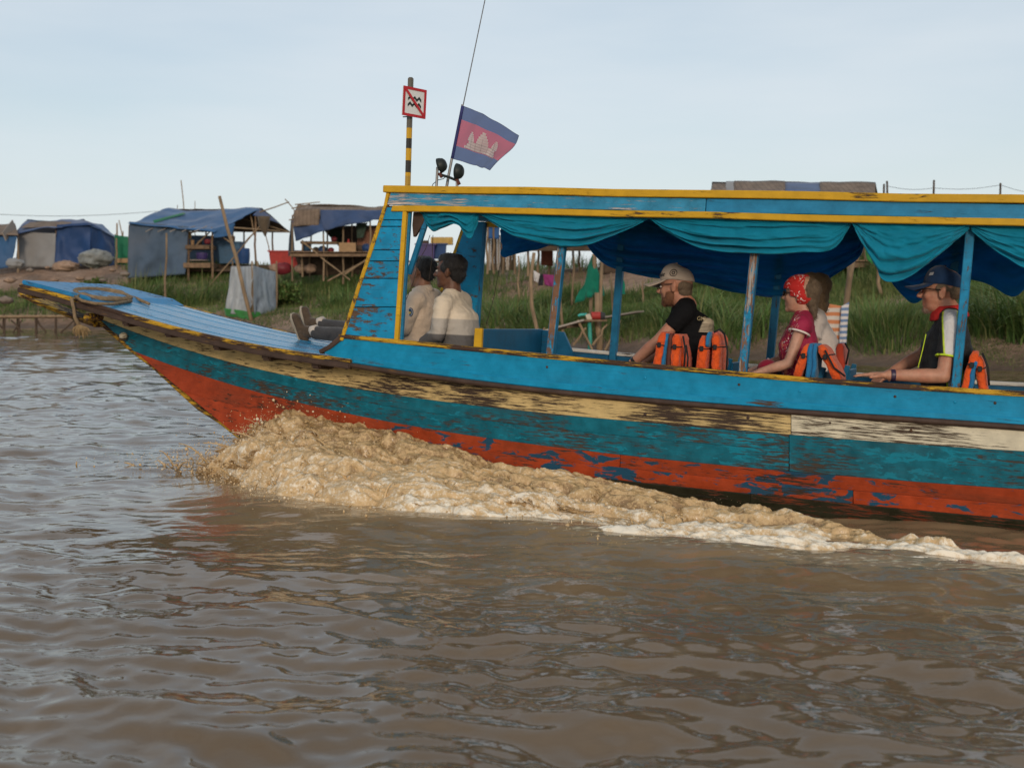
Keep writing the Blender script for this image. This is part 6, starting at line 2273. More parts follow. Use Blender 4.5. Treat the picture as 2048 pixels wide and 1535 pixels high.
sheet('green_patch', [P(306, 441, 0.4), P(368, 424, 2.1), P(372, 427, 2.0), P(309, 446, 0.3)], M_GREEN, root, o_, 10, 4, wr=0.02, seed=25)
for (px, y0, y1, d) in ((259, 450, 560, 0.1), (377, 458, 556, 0.15), (425, 462, 552, 0.1), (511, 428, 545, 2.5), (467, 440, 548, 1.8), (545, 462, 540, 5.8), (488, 462, 545, 5.6), (412, 462, 545, 5.6)):
    mb = MB(); stick(mb, P(px, y1 + 6, d) - o_, P(px, y0, d) - o_, 0.055); mb.build('post', M_TIMBER, root)
for a, b, d in (((430, 462), (580, 464), 5.8), ((380, 466), (425, 455), 0.2), ((425, 458), (468, 490), 0.3), ((376, 506), (425, 458), 0.25), ((488, 488), (523, 448), 2.4), ((425, 452), (560, 462), 1.0), ((470, 432), (575, 463), 4.2), ((500, 428), (512, 480), 2.6)):
    mb = MB(); stick(mb, P(*a, d) - o_, P(*b, d) - o_, 0.035); mb.build('rafter', M_BAMBOO, root)
for k in range(5):
    x = 292 + k * 24
    mb = MB(); stick(mb, P(x, 463, -0.5) - o_, P(x + 26, 452, 0.2) - o_, 0.022); mb.build('eave_stick', M_PLANKG, root)
mb = MB(); stick(mb, P(520, 424, 2.5) - o_, P(578, 404, 1.5) - o_, 0.03); stick(mb, P(520, 424, 2.5) - o_, P(522, 425, 2.5) - o_, 0.03); mb.build('ridge_pole', M_BAMBOO, root)
for i, (x0, x1, y, h) in enumerate(((378, 426, 491, 8), (374, 428, 526, 10))):
    t = P((x0 + x1) / 2, y + h / 2, 0.6) - o_
    MB().box(t, ((x1 - x0) * 50 / F, 1.2, h * 50 / F)).build('shelf', M_TIMBER, root, bevel=0.01)
MB().box(P(420, 541, 1.6) - o_, (3.4, 2.0, 0.10)).build('floor_board', M_TIMBER_D, root)
sheet('dark_backing', [P(372, 470, 5.4), P(470, 472, 5.4), P(470, 540, 5.4), P(372, 540, 5.4)], M_TARP_G, root, o_, 12, 8, wr=0.08, seed=26, fringe=0.1)  # wall added to darken the open inside
sheet('dark_floor_shade', [P(430, 528, 1.5), P(560, 530, 1.5), P(556, 548, 1.5), P(430, 552, 1.5)], M_TIMBER_D, root, o_, 12, 6, wr=0.10, seed=27, fringe=0.08)  # dark sheet painting in shade and clutter over the floor
sheet('torn_flap', [P(424, 458, -0.2), P(470, 446, 0.3), P(466, 470, 0.2), P(430, 478, -0.2)], M_TARP_B, root, o_, 10, 8, wr=0.08, ribs=0.04, seed=28, fringe=0.1)
for px, py, w_, h_, m, nm in ((404, 512, 0.50, 0.30, M_PURPLE, 'storage_tub'), (415, 483, 0.28, 0.20, M_MAROON, 'basin'), (396, 521, 0.9, 0.06, M_PLANKG, 'tray'), (385, 486, 0.16, 0.26, M_CARD, 'jar'), (399, 486, 0.2, 0.2, M_TIMBER_D, 'cooking_pot'), (380, 470, 0.12, 0.3, M_YCRATE, 'bottle')):
    c = P(px, py, 0.5)
    r2 = MB(); r2.tube([(0, 0, -h_ / 2), (0, 0, -h_ / 4), (0, 0, h_ / 4), (0, 0, h_ / 2)], [w_ * .38, w_ * .46, w_ * .5, w_ * .47], 14)
    o = r2.build(nm, m, None, bevel=0.01); o.location = c
    tag(o, {'storage_tub': 'purple round tub on the lower shelf of the open shelter', 'basin': 'dark red basin on the upper shelf of the open shelter', 'tray': 'flat pale tray on the lower shelf of the open shelter', 'jar': 'brown jar at the left of the upper shelf', 'cooking_pot': 'dark cooking pot on the upper shelf of the open shelter', 'bottle': 'yellow bottle high beside the curtain wall'}[nm], nm.replace('_', ' '))


def tank(label, px, py, D, w, h, mat, n=4, taper=0.9, name='water_tank', cat='tank', rim=True):
    c = at(px, py, D)
    base = Vector((c.x, c.y, c.z - h / 2))
    root = thing(name, label, cat, base)
    mb = MB()
    if n == 4:
        a, b = w / 2 * taper, w / 2
        out = [(-a, -a * .8, 0), (a, -a * .8, 0), (a, a * .8, 0), (-a, a * .8, 0), (-b, -b * .8, h), (b, -b * .8, h), (b, b * .8, h), (-b, b * .8, h)]
        mb.add(out, [(3, 2, 1, 0), (0, 1, 5, 4), (1, 2, 6, 5), (2, 3, 7, 6), (3, 0, 4, 7)])
        inn = [(-b * .93, -b * .74, h), (b * .93, -b * .74, h), (b * .93, b * .74, h), (-b * .93, b * .74, h), (-a * .93, -a * .74, .06), (a * .93, -a * .74, .06), (a * .93, a * .74, .06), (-a * .93, a * .74, .06)]
        mb.add(inn, [(0, 1, 5, 4), (1, 2, 6, 5), (2, 3, 7, 6), (3, 0, 4, 7), (4, 5, 6, 7)])
    else:
        mb.tube([(0, 0, 0), (0, 0, h * .03), (0, 0, h * .5), (0, 0, h * .97), (0, 0, h)], [w * .40, w * .44, w * .5, w * .48, w * .44], 20)
    mb.build('shell', mat, root, bevel=0.02)
    if rim:
        r2 = MB()
        if n == 4:
            b = w / 2 + 0.02
            for p, q in (((-b, -b * .8), (b, -b * .8)), ((b, -b * .8), (b, b * .8)), ((b, b * .8), (-b, b * .8)), ((-b, b * .8), (-b, -b * .8))):
                r2.beam((*p, h), (*q, h), 0.05, 0.06, (0, 0, 1))
        else:
            r2.tube([(0, 0, h * .62), (0, 0, h * .66)], w * .51, 20)
        r2.build('rim', mat, root)
    return root


tank('square blue plastic tank under the right of the open shelter', 462, 506, 51.5, 0.95, 0.90, M_TANKB, 4, 0.88)
tank('dark blue drum beside the square blue tank', 488, 512, 51.0, 0.5, 0.65, M_TARP_D, 8, name='drum', cat='drum')
tank('large red open tub beside the stilt hut', 578, 519, 47.0, 1.35, 0.62, M_TANKR, 4, 0.9, 'plastic_tub', 'tub')
tank('dark red tub half hidden behind the large red one', 617, 521, 46.2, 0.75, 0.5, M_MAROON, 4, 0.92, 'plastic_tub', 'tub')
tank('small violet tub at the foot of the stilt hut', 637, 519, 46.0, 0.45, 0.5, M_PURPLE, 4, 0.92, 'plastic_tub', 'tub')
for i, (px, py, s_) in enumerate(((552, 536, .16), (565, 537, .2), (600, 537, .14), (620, 537, .15))):
    lump('rock', ['dark clod below the left of the red tub', 'red-brown clod below the middle of the red tub', 'brown clod below the dark red tub', 'brown clod below the violet tub'][i], 'rock', px, py, 45, (s_ * 1.5, s_, s_), M_MAROON if i == 1 else M_DIRT, 40 + i, 18, 'clods under the tubs')

# ---- stilt hut left of the boat's panel
DC = 44.0
o_ = on_land(670, DC)
root = thing('stilt_hut', 'small hut on bamboo stilts with cane mat and purple-blue tarpaulin over its roof', 'hut', o_)
P = lambda px, py, d=0.0: at(px, py, DC + d)
sheet('roof_slope', [P(596, 410, 1.2), P(790, 414, 1.2), P(790, 432, -0.15), P(584, 432, -0.15)], M_MAT, root, o_, 30, 10, wr=0.05, sag=-0.08, seed=31)
sheet('roof_slope', [P(597, 409, 1.25), P(790, 413, 1.25), P(790, 440, 3.2), P(600, 440, 3.2)], M_MAT, root, o_, 20, 8, wr=0.05, seed=32)
sheet('mat_drape', [P(588, 420, -0.2), P(640, 418, -0.2), P(638, 450, -0.3), P(586, 453, -0.3)], M_MAT, root, o_, 16, 10, wr=0.05, seed=33)
sheet('tarpaulin_drape', [P(640, 419, -0.15), P(768, 420, -0.15), P(765, 436, -0.35), P(642, 462, -0.35)], M_TARP_P, root, o_, 30, 12, wr=0.10, ribs=0.05, seed=34, sag=-0.06)
sheet('tarpaulin_drape', [P(584, 440, -0.17), P(641, 438, -0.17), P(650, 462, -0.4), P(590, 480, -0.35)], M_TARP_P, root, o_, 18, 10, wr=0.10, ribs=0.06, seed=35)
sheet('side_wall', [P(582, 438, 0), P(586, 438, 2.5), P(590, 510, 2.5), P(578, 512, 0)], M_TARP_G, root, o_, 8, 12, wr=0.05, seed=36)
for px, y0, y1, d in ((585, 430, 556, 0), (605, 480, 548, 0.1), (647, 440, 556, -0.1), (686, 440, 562, 0), (704, 446, 548, 1.8), (655, 446, 548, 1.8), (740, 440, 556, 0), (770, 440, 556, 0), (620, 446, 548, 1.8)):
    mb = MB(); stick(mb, P(px, y1 + 6, d) - o_, P(px, y0, d) - o_, 0.04); mb.build('stilt', M_BAMBOO, root)
for px in range(590, 790, 13):
    MB().box(P(px + 6, 506, 1.0) - o_, (0.225, 2.4, 0.04)).build('floor_board', M_TIMBER, root, bevel=0.005)
mb = MB(); mb.beam(P(580, 510, -0.3) - o_, P(790, 510, -0.3) - o_, 0.08, 0.10); mb.build('floor_beam', M_TIMBER, root)
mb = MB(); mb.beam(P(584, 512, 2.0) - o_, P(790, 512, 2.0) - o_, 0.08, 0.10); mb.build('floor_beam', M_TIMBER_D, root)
for a, b in (((603, 482), (700, 560)), ((655, 562), (745, 514)), ((690, 548), (760, 500))):
    mb = MB(); stick(mb, P(*a, -0.25) - o_, P(*b, -0.25) - o_, 0.035); mb.build('brace', M_BAMBOO, root)
mb = MB(); mb.beam(P(602, 485, 0.3) - o_, P(676, 486, 0.3) - o_, 0.3, 0.10); mb.build('rail_board', M_TIMBER, root, bevel=0.01)
for a, b in (((570, 398), (588, 420)), ((578, 440), (600, 436)), ((583, 417), (620, 408)), ((590, 409), (640, 404))):
    mb = MB(); stick(mb, P(*a, 0.1) - o_, P(*b, 0.1) - o_, 0.022); mb.build('roof_stick', M_BAMBOO, root)
sheet('woven_screen', [P(718, 462, 0.8), P(752, 455, 0.8), P(752, 500, 0.8), P(712, 500, 0.8)], mat_material('red_brown_woven_cane', (0.20, 0.09, 0.055)), root, o_, 10, 8, wr=0.02, seed=37)

sheet('under_shade', [P(592, 514, 1.9), P(770, 514, 1.9), P(765, 548, 1.9), P(600, 546, 1.9)], M_TIMBER_D, root, o_, 16, 6, wr=0.10, seed=38, fringe=0.10)  # dark sheet standing in for the shade beneath the platform
sheet('dark_backing', [P(640, 452, 2.2), P(790, 450, 2.2), P(790, 506, 2.2), P(690, 506, 2.2)], M_THATCH, root, o_, 14, 8, wr=0.06, seed=39)  # dark wall added so the hut looks shaded inside
for i_, (px, py, rr_) in enumerate(((632, 500, .14), (645, 499, .17), (662, 500, .12), (720, 497, .16), (733, 496, .2), (668, 478, .12))):
    mb = MB(); mb.ell(P(px, py, 0.7) - o_, (rr_, rr_, rr_ * 0.85), n=10); mb.build('bundle', [M_TIMBER_D, M_TARP_D, M_MAROON][i_ % 3], root, smooth=True)


def crate(label, px, py, D, w, h, mat, name='cardboard_box', cat='box', dpt=0.5):
    c = at(px, py, D)
    root = thing(name, label, cat, (c.x, c.y, c.z - h / 2), random.uniform(-0.2, 0.2))
    MB().box((0, 0, h / 2), (w, dpt, h)).build('box_body', mat, root, bevel=0.008)
    MB().box((0, -0.0, h + 0.004), (w * 0.98, 0.05, 0.006)).build('tape', M_PLANKG, root)
    return root


crate('brown cardboard box standing on the floor of the stilt hut', 695, 495, 44.2, 0.62, 0.34, M_CARD)
c = at(697, 484, 44.1)
o = MB().tube([(0, 0, -.1), (0, 0, 0.0), (0, 0, .03), (0, 0, .09)], [0.055, 0.055, 0.03, 0.03], 10).build('red_bottle', M_TANKR, None, bevel=0.004); o.location = c + Vector((0, 0, 0.02)); tag(o, 'small red bottle on the cardboard box in the stilt hut', 'bottle')
tank('blue bucket under the board of the stilt hut', 612, 495, 44.6, 0.3, 0.26, M_TANKB, 8, name='bucket', cat='bucket')


def hung_cloth(label, c, mat, D, cat='cloth', seed=0, wr=0.05, name='hanging_cloth', d2=0.0, ribs=0.03):
    pts = [at(x, y, D) for x, y in c]
    o = pts[0]
    ob = sheet(name, pts, mat, None, o, 16, 14, wr=wr, ribs=ribs, seed=seed, th=0.008, fringe=0.04)
    ob.location = o
    return tag(ob, label, cat, 'cloths hung up on the bank')


hung_cloth('dark green shirt hanging in the stilt hut', [(712, 446), (735, 445), (726, 476), (714, 478)], cloth('dull_green_cloth', (0.035, 0.055, 0.040)), 44.3, seed=51)
hung_cloth('dark cloth bundle hanging at the back of the stilt hut', [(660, 455), (690, 456), (684, 485), (664, 484)], cloth('black_green_cloth', (0.015, 0.022, 0.015)), 45.5, seed=52, wr=0.15)

def netting(name, c):
    n = NT(name)
    v = n.coord()
    col = n.mix(n.ramp(n.noise(n.coord(scale=(3, 3, 0.4)), 2.5, 5), 0.35, 0.7), tuple(x * 0.8 for x in c), tuple(min(1, x * 1.25) for x in c))
    n.set(color=col, rough=0.9, normal=n.bump(n.noise(v, 3, 4, .55, .8), 0.8, 0.1))
    tr = n.n('ShaderNodeBsdfTranslucent'); n.l(col, tr.inputs['Color'])
    tp = n.n('ShaderNodeBsdfTransparent')
    m1 = n.n('ShaderNodeMixShader'); m1.inputs[0].default_value = 0.35
    m2 = n.n('ShaderNodeMixShader'); n.l(n.ramp(n.noise(v, 2, 4), 0.3, 0.7, 0.28, 0.42), m2.inputs[0])
    n.l(n.b.outputs[0], m1.inputs[1]); n.l(tr.outputs[0], m1.inputs[2]); n.l(m1.outputs[0], m2.inputs[1]); n.l(tp.outputs[0], m2.inputs[2]); n.l(m2.outputs[0], n.out.inputs['Surface'])
    return n.mat


# ---- netting pen at the water's edge
DN = 41.5
o_ = at(503, 642, DN); o_.z = gz(o_.x, o_.y)
root = thing('netting_pen', 'tall pen of pale netting with a green hem beside the bow deck', 'pen', o_)
P = lambda px, py, d=0.0: at(px, py, DN + d)
M_NET = netting('pale_netting', (0.60, 0.62, 0.63))
M_NETG = cloth('bright_green_net', (0.05, 0.27, 0.06), 0.2, 0.9, 0.5, 4, 60, thin=0.3)
sheet('net_side', [P(466, 533), P(504, 531, -1.2), P(504, 628, -1.2), P(452, 628)], M_NET, root, o_, 20, 20, wr=0.10, ribs=0.05, sag=0.08, seed=61)
sheet('net_side', [P(504, 531, -1.2), P(553, 543), P(554, 628), P(504, 628, -1.2)], netting('grey_netting', (0.36, 0.42, 0.48)), root, o_, 20, 20, wr=0.10, ribs=0.05, sag=0.08, seed=62)
sheet('net_side', [P(466, 533), P(515, 540, 1.6), P(515, 628, 1.6), P(452, 628)], M_NET, root, o_, 12, 12, wr=0.05, seed=63)
sheet('net_side', [P(515, 540, 1.6), P(553, 543), P(554, 628), P(515, 628, 1.6)], M_NET, root, o_, 12, 12, wr=0.05, seed=64)
sheet('net_hem', [P(448, 616, -0.05), P(503, 624, -1.3), P(503, 640, -1.3), P(450, 632, -0.05)], M_NETG, root, o_, 16, 6, wr=0.06, ribs=0.03, seed=65)
sheet('net_hem', [P(503, 624, -1.3), P(556, 622, -0.05), P(556, 648, -0.05), P(503, 640, -1.3)], M_NETG, root, o_, 16, 6, wr=0.06, ribs=0.03, seed=66)
for px, d in ((465, 0), (504, -1.1), (553, 0), (515, 1.5)):
    mb = MB(); stick(mb, P(px, 655, d) - o_, P(px, 522, d) - o_, 0.04); mb.build('pen_post', M_BAMBOO, root)
# ---- single poles
pole('long leaning pole rising beside the netting pen', (503, 640), (439, 392), 40.0, 0.07, D2=40.0)
pole('slim upright stake in the grass left of the netting pen', (330, 612), (333, 466), 43.0, 0.045)
pole('thin stick on the skyline behind the open shelter', (368, 425), (362, 360), 56, 0.03)
pole('short stick just right of the tall skyline stick', (390, 425), (390, 402), 56, 0.02)
pole('short stick just left of the tall skyline stick', (355, 425), (355, 410), 56, 0.02)
pole('short upright stake behind the green screen', (235, 480), (234, 446), 56, 0.05)
pole('slim leaning stake behind the green screen', (248, 490), (238, 440), 56, 0.03)
pole('slim pole with a landing net in front of the open shelter', (480, 500), (531, 440), 49.0, 0.03)
ln = at(528, 455, 49); o = MB().tube([(0, 0, 0.45), (0, 0, 0.1), (0.05, 0, -0.35)], [0.26, 0.22, 0.03], 12, cap=False).build('landing_net', cloth('brown_net', (0.16, 0.12, 0.08), thin=0.4), None, smooth=True)
o.location = ln; tag(o, 'brown landing net hanging from a slim pole by the open shelter', 'net')
pole('thin stick hanging below the landing net', (538, 503), (530, 465), 49.0, 0.025)

# ---- bamboo jetty, far left
DJ = 40.0
o_ = at(60, 632, DJ); o_.z = 0
root = thing('bamboo_jetty', 'low bamboo jetty on crossed stakes at the far left water edge', 'jetty', o_)
P = lambda px, py, d=0.0: at(px, py, DJ + d)
for k in range(6):
    mb = MB(); stick(mb, P(-40, 633 + (k % 2), -0.3 + k * 0.16) - o_, P(156, 632 + (k % 2), -0.3 + k * 0.16) - o_, 0.055, 7, 0.0); mb.build('deck_pole', M_BAMBOO, root, smooth=True)
for px in (8, 36, 72, 112, 150):
    for d in (-0.3, 0.6):
        mb = MB(); stick(mb, P(px, 682, d) - o_, P(px, 628, d) - o_, 0.045); mb.build('stake', M_TIMBER_D, root)
for a, b in (((-10, 640), (20, 678)), ((60, 678), (22, 640)), ((20, 676), (44, 640)), ((112, 676), (148, 640)), ((75, 640), (100, 676))):
    mb = MB(); stick(mb, P(*a, -0.35) - o_, P(*b, -0.35) - o_, 0.035); mb.build('cross_stake', M_TIMBER_D, root)

# ================================================================== seen through the boat
tank('violet plastic tub beyond the front seat of the boat', 852, 505, 41.0, 0.62, 0.55, M_PURPLE, 4, 0.9, 'plastic_tub', 'tub')
tank('navy plastic tub right of the violet one', 878, 503, 41.5, 0.5, 0.5, M_TARP_D, 4, 0.9, 'plastic_tub', 'tub')
crate('straw-coloured crate on the navy tub', 884, 482, 42.0, 0.75, 0.25, M_YCRATE, 'slatted_crate', 'crate')
crate('small dark basket beside the straw-coloured crate', 850, 487, 42.0, 0.26, 0.2, M_TIMBER_D, 'basket', 'basket')
tb_ = at(866, 517, 41.2)
gt_ = gz(tb_.x, tb_.y)
root = thing('low_table', 'rough low timber table under the violet and navy tubs', 'table', (tb_.x, tb_.y, gt_))
hz_ = max(0.15, at(852, 505, 41.0).z - 0.275 - gt_)
for k in range(5):
    MB().box((0, -0.5 + k * 0.25, hz_ - 0.03), (1.6, 0.23, 0.05)).build('table_board', M_TIMBER, root, bevel=0.006)
for x_ in (-0.7, 0.7):
    for y_ in (-0.5, 0.5):
        MB().box((x_, y_, hz_ / 2 - 0.1), (0.07, 0.07, hz_ + 0.08)).build('leg', M_TIMBER, root)
DH = 37.0
o_ = on_land(1005, DH)
root = thing('board_shack', 'grey board shack on posts glimpsed behind the far front panel', 'shack', o_)
P = lambda px, py, d=0.0: at(px, py, DH + d)
for k in range(9):
    MB().box(P(979 + k * 6, 505, 1) - o_, (0.088, 0.03, 1.1)).build('wall_board', M_TIMBER_D if k % 3 else M_PLANKG, root)
sheet('tarpaulin', [P(972, 440, 0.4), P(1000, 440, 0.4), P(998, 478, 0.4), P(974, 476, 0.4)], cloth('bright_blue_tarpaulin', (0.02, 0.10, 0.30), 0.2, 0.6, 0.7, 3, 60), root, o_, 10, 10, wr=0.05, seed=71)
for px in (975, 988, 1005, 1030):
    mb = MB(); stick(mb, P(px, 548, 0.2) - o_, P(px, 440, 0.2) - o_, 0.04); mb.build('post', M_BAMBOO, root)
sheet('roof_slope', [P(960, 420, 1.2), P(1045, 420, 1.2), P(1045, 440, -0.2), P(960, 440, -0.2)], M_MAT, root, o_, 12, 8, wr=0.04, seed=72)
DF = 36.0
o_ = on_land(1150, DF)
root = thing('raised_house', 'dark house on many thin stilts behind the boat, seen below the curtains', 'house', o_)
P = lambda px, py, d=0.0: at(px, py, DF + d)
for k in range(20):
    MB().box(P(1058 + k * 10.5, 493, 1.2) - o_, (0.15, 3.0, 0.05)).build('floor_board', M_TIMBER_D, root)
for d in (-0.3, 2.6):
    MB().beam(P(1050, 497, d) - o_, P(1262, 497, d) - o_, 0.1, 0.14).build('floor_beam', M_TIMBER_D, root)
for i, px in enumerate((1056, 1076, 1098, 1122, 1146, 1158, 1190, 1215, 1240, 1258)):
    mb = MB(); stick(mb, P(px, 552, (i % 3) * 0.9) - o_, P(px, 495, (i % 3) * 0.9) - o_, 0.045); mb.build('stilt', M_BAMBOO, root)
for k in range(24):
    MB().box(P(1056 + k * 9, 462, 2.4) - o_, (0.125, 0.03, 0.95)).build('wall_board', M_TIMBER if k % 4 else M_TIMBER_D, root)
sheet('roof_slope', [P(1040, 418, 2), P(1275, 418, 2), P(1275, 446, -0.6), P(1040, 446, -0.6)], M_MAT, root, o_, 20, 10, wr=0.05, seed=73)
sheet('red_screen', [P(1082, 498, 1.6), P(1106, 498, 1.6), P(1106, 532, 1.6), P(1082, 530, 1.6)], plain('red_brown_screen', (0.17, 0.055, 0.035), 0.9), root, o_, 8, 8, wr=0.03, seed=74)
sheet('dark_sheet', [P(1200, 520, 0.2), P(1262, 516, 0.2), P(1262, 545, 0.2), P(1205, 548, 0.2)], M_TIMBER_D, root, o_, 8, 6, wr=0.05, seed=75)  # dark sheet hung low between the stilts

pole('bent bamboo pole nearest the grey jetty planks', (1065, 690), (1068, 505), 26.5, 0.05, wob=0.05)
pole('thin stake behind the nearest roof post', (1124, 668), (1118, 560), 27.0, 0.035)
pole('thin stake in the dirt beside the pink cloth', (1037, 552), (1037, 512), 34, 0.03)
pole('tall pole carrying the green net', (1178, 690), (1187, 508), 27.5, 0.05)
pole('second pole beside the green net', (1197, 700), (1204, 520), 27.2, 0.05)
pole('thick post right of the water pump', (1199, 705), (1194, 585), 26.4, 0.075)
pole('thin stake behind the far roof post', (1226, 640), (1222, 545), 29, 0.03)
pole('slim stake on the worn path', (1284, 606), (1286, 560), 31, 0.03)
pole('slim stake on the slope beside the green net', (1145, 600), (1148, 515), 32, 0.03)
hung_cloth('white cloth hanging on the bent bamboo pole', [(1067, 540), (1080, 548), (1076, 566), (1068, 562)], cloth('white_rag', (0.48, 0.46, 0.45)), 27.0, seed=81)
hung_cloth('black cloth beside the white one on the line', [(1078, 548), (1087, 548), (1086, 566), (1077, 566)], cloth('black_rag', (0.02, 0.02, 0.025)), 27.1, seed=82)
hung_cloth('purple-pink cloth hanging on the line behind the roof post', [(1086, 548), (1108, 550), (1106, 576), (1090, 572)], cloth('purple_pink_rag', (0.22, 0.03, 0.13)), 27.0, seed=83)
gn = [at(1186, 512, 27.4), at(1190, 512, 27.6), at(1199, 585, 27.3), at(1153, 602, 27.0)]
ob = sheet('fishing_net', gn, M_GNET, None, gn[0], 16, 20, wr=0.12, ribs=0.07, seed=84, th=0.01, fringe=0.1); ob.location = gn[0]
tag(ob, 'green fishing net hung to dry from a tall pole', 'net')
gn = [at(1246, 545, 28.0), at(1250, 545, 28.2), at(1258, 592, 28), at(1242, 594, 28)]
ob = sheet('fishing_net', gn, M_GNET, None, gn[0], 10, 12, wr=0.08, ribs=0.04, seed=85, th=0.01, fringe=0.1); ob.location = gn[0]
tag(ob, 'small green net scrap right of the far roof post', 'net')

# plank gangway
o_ = on_z(1130, 700); o_ = Vector((o_.x, 26.5, 0))
root = thing('plank_gangway', 'narrow gangway of grey planks on crossed stakes leading up the bank', 'gangway', o_)
g0, g1, g2 = at(1000, 688, 25.0), at(1172, 641, 26.2), at(1275, 624, 27.6)
dv = Vector((0.35, 0.93, 0)).normalized()
for k in range(4):
    MB().beam(g0 + dv * (k * 0.22 - 0.3) - o_, g1 + dv * (k * 0.22 - 0.3) - o_, 0.19, 0.04, dv).build('plank', M_PLANKG, root, bevel=0.006)
for k in range(3):
    MB().beam(g1 + dv * (k * 0.22 - 0.2) - o_, g2 + dv * (k * 0.22 - 0.1) - o_, 0.18, 0.04, dv).build('plank', M_PLANKG, root, bevel=0.006)
for t in (0.15, 0.5, 0.85):
    c = g0.lerp(g1, t)
    MB().beam(c - dv * 0.4 - Vector((0, 0, 0.05)) - o_, c + dv * 0.5 - Vector((0, 0, 0.05)) - o_, 0.05, 0.05).build('cross_beam', M_TIMBER, root)
for a, b in (((1146, 690), (1172, 655)), ((1155, 640), (1185, 700)), ((1210, 700), (1240, 640)), ((1185, 690), (1215, 648)), ((1060, 694), (1090, 655)), ((1092, 694), (1062, 660))):
    mb = MB(); stick(mb, at(*a, 25.9) - o_, at(*b, 25.9) - o_, 0.03); mb.build('stake', M_BAMBOO, root)
# water pump with hose
c = at(1188, 634, 26.0)
root = thing('water_pump', 'red and grey water pump with turquoise hose on the gangway', 'pump', c)
r2 = MB(); r2.tube([(-0.06, 0, 0.03), (0.14, 0, 0.03)], 0.085, 14); r2.build('motor', M_TANKR, root, bevel=0.01)
r2 = MB(); r2.tube([(0.14, 0, 0.02), (0.24, 0, 0.02)], [0.10, 0.07], 14); r2.build('fan_cover', M_SBLK if 'M_SBLK' in globals() else M_WIRE, root, bevel=0.01)
r2 = MB(); r2.tube([(-0.16, 0, -0.04), (-0.06, 0, 0.0)], [0.10, 0.09], 14); r2.build('pump_head', plain('cream_cast_iron', (0.45, 0.38, 0.28), 0.6), root, bevel=0.01)
r2 = MB(); r2.tube([(-0.1, 0, -0.1), (-0.09, -0.02, -0.3), (-0.08, 0, -0.55), (-0.1, 0, -0.8)], 0.045, 10); r2.build('hose', plain('turquoise_hose', (0.04, 0.30, 0.24), 0.5), root, smooth=True)
r2 = MB(); r2.tube([(-0.16, 0, 0.06), (-0.30, 0, 0.05), (-0.34, 0, 0.02)], [0.03, 0.03, 0.03], 8); r2.build('outlet', plain('turquoise_fitting', (0.05, 0.35, 0.30), 0.5), root, smooth=True)
MB().box((0, 0, -0.07), (0.55, 0.3, 0.04)).build('base_board', M_TIMBER, root)

# ---- right: stilt house with mat roof, striped cloth, fence wire
DR = 30.0
o_ = on_land(1620, DR + 2)
root = thing('mat_roofed_house', 'bamboo house whose cane mat roof shows above the boat roof', 'house', o_)
P = lambda px, py, d=0.0: at(px, py, DR + d)
for k, (x0, x1, m) in enumerate(((1420, 1452, M_MAT), (1452, 1468, M_WOVEN), (1468, 1570, M_MAT), (1570, 1640, cloth('blue_roof_sheet', (0.035, 0.075, 0.17), 0.25, 0.7, 0.6, 3, 40)), (1640, 1751, M_MAT))):
    sheet('roof_mat', [P(x0 + (6 if k == 0 else 0), 365 - 2 * math.sin((x0 - 1420) / 105), 1.6), P(x1, 365 - 2 * math.sin((x1 - 1420) / 105), 1.6), P(x1, 398, -0.3), P(x0 - 4, 398, -0.3)], m, root, o_, 12, 10, wr=0.04, seed=90 + k, th=0.03)
sheet('roof_slope', [P(1424, 365, 1.7), P(1751, 364, 1.7), P(1760, 410, 4), P(1420, 410, 4)], M_THATCH, root, o_, 14, 8, wr=0.03, seed=97)
for i, (px, y0) in enumerate(((1425, 396), (1500, 396), (1580, 396), (1660, 396), (1730, 396), (1748, 396), (1716, 500), (1760, 500))):
    mb = MB(); stick(mb, P(px, 612, 0.2 + (i % 2) * 1.6) - o_, P(px, y0, 0.2 + (i % 2) * 1.6) - o_, 0.05); mb.build('post', M_BAMBOO, root)
for k in range(30):
    MB().box(P(1424 + k * 11.3, 524, 1.2) - o_, (0.133, 2.6, 0.04)).build('floor_board', M_TIMBER, root)
for k in range(30):
    MB().box(P(1424 + k * 11.3, 468, 2.6) - o_, (0.130, 0.03, 1.35)).build('wall_board', M_TIMBER_D if k % 3 else M_TIMBER, root)
MB().beam(P(1420, 530, -0.1) - o_, P(1765, 530, -0.1) - o_, 0.08, 0.12).build('floor_beam', M_TIMBER, root)
pole('stout leaning pole holding the striped cloth', (1686, 640), (1708, 505), 22.2, 0.065)
pole('slim pole beside the stout leaning pole', (1692, 620), (1697, 520), 25.0, 0.04)
pole('pair-end pole under the mat-roofed house', (1760, 612), (1756, 520), 27.5, 0.05)
hung_cloth('green and purple scarf hanging below the mat-roofed house', [(1728, 490), (1740, 490), (1746, 528), (1732, 516)], cloth('green_scarf', (0.03, 0.17, 0.05)), 27, seed=100)


def stripes(name, ca, cb, sc_, direction='Z'):
    n = NT(name)
    wv = n.n('ShaderNodeTexWave'); wv.bands_direction = direction; wv.inputs['Scale'].default_value = sc_; wv.inputs['Distortion'].default_value = 1.0
    n.l(n.coord(), wv.inputs['Vector'])
    c = n.mix(n.ramp(wv.outputs['Fac'], 0.45, 0.60), ca, cb)
    return n.set(color=c, rough=0.9, normal=n.bump(n.noise(n.coord(), 6, 4), 0.6, 0.03))


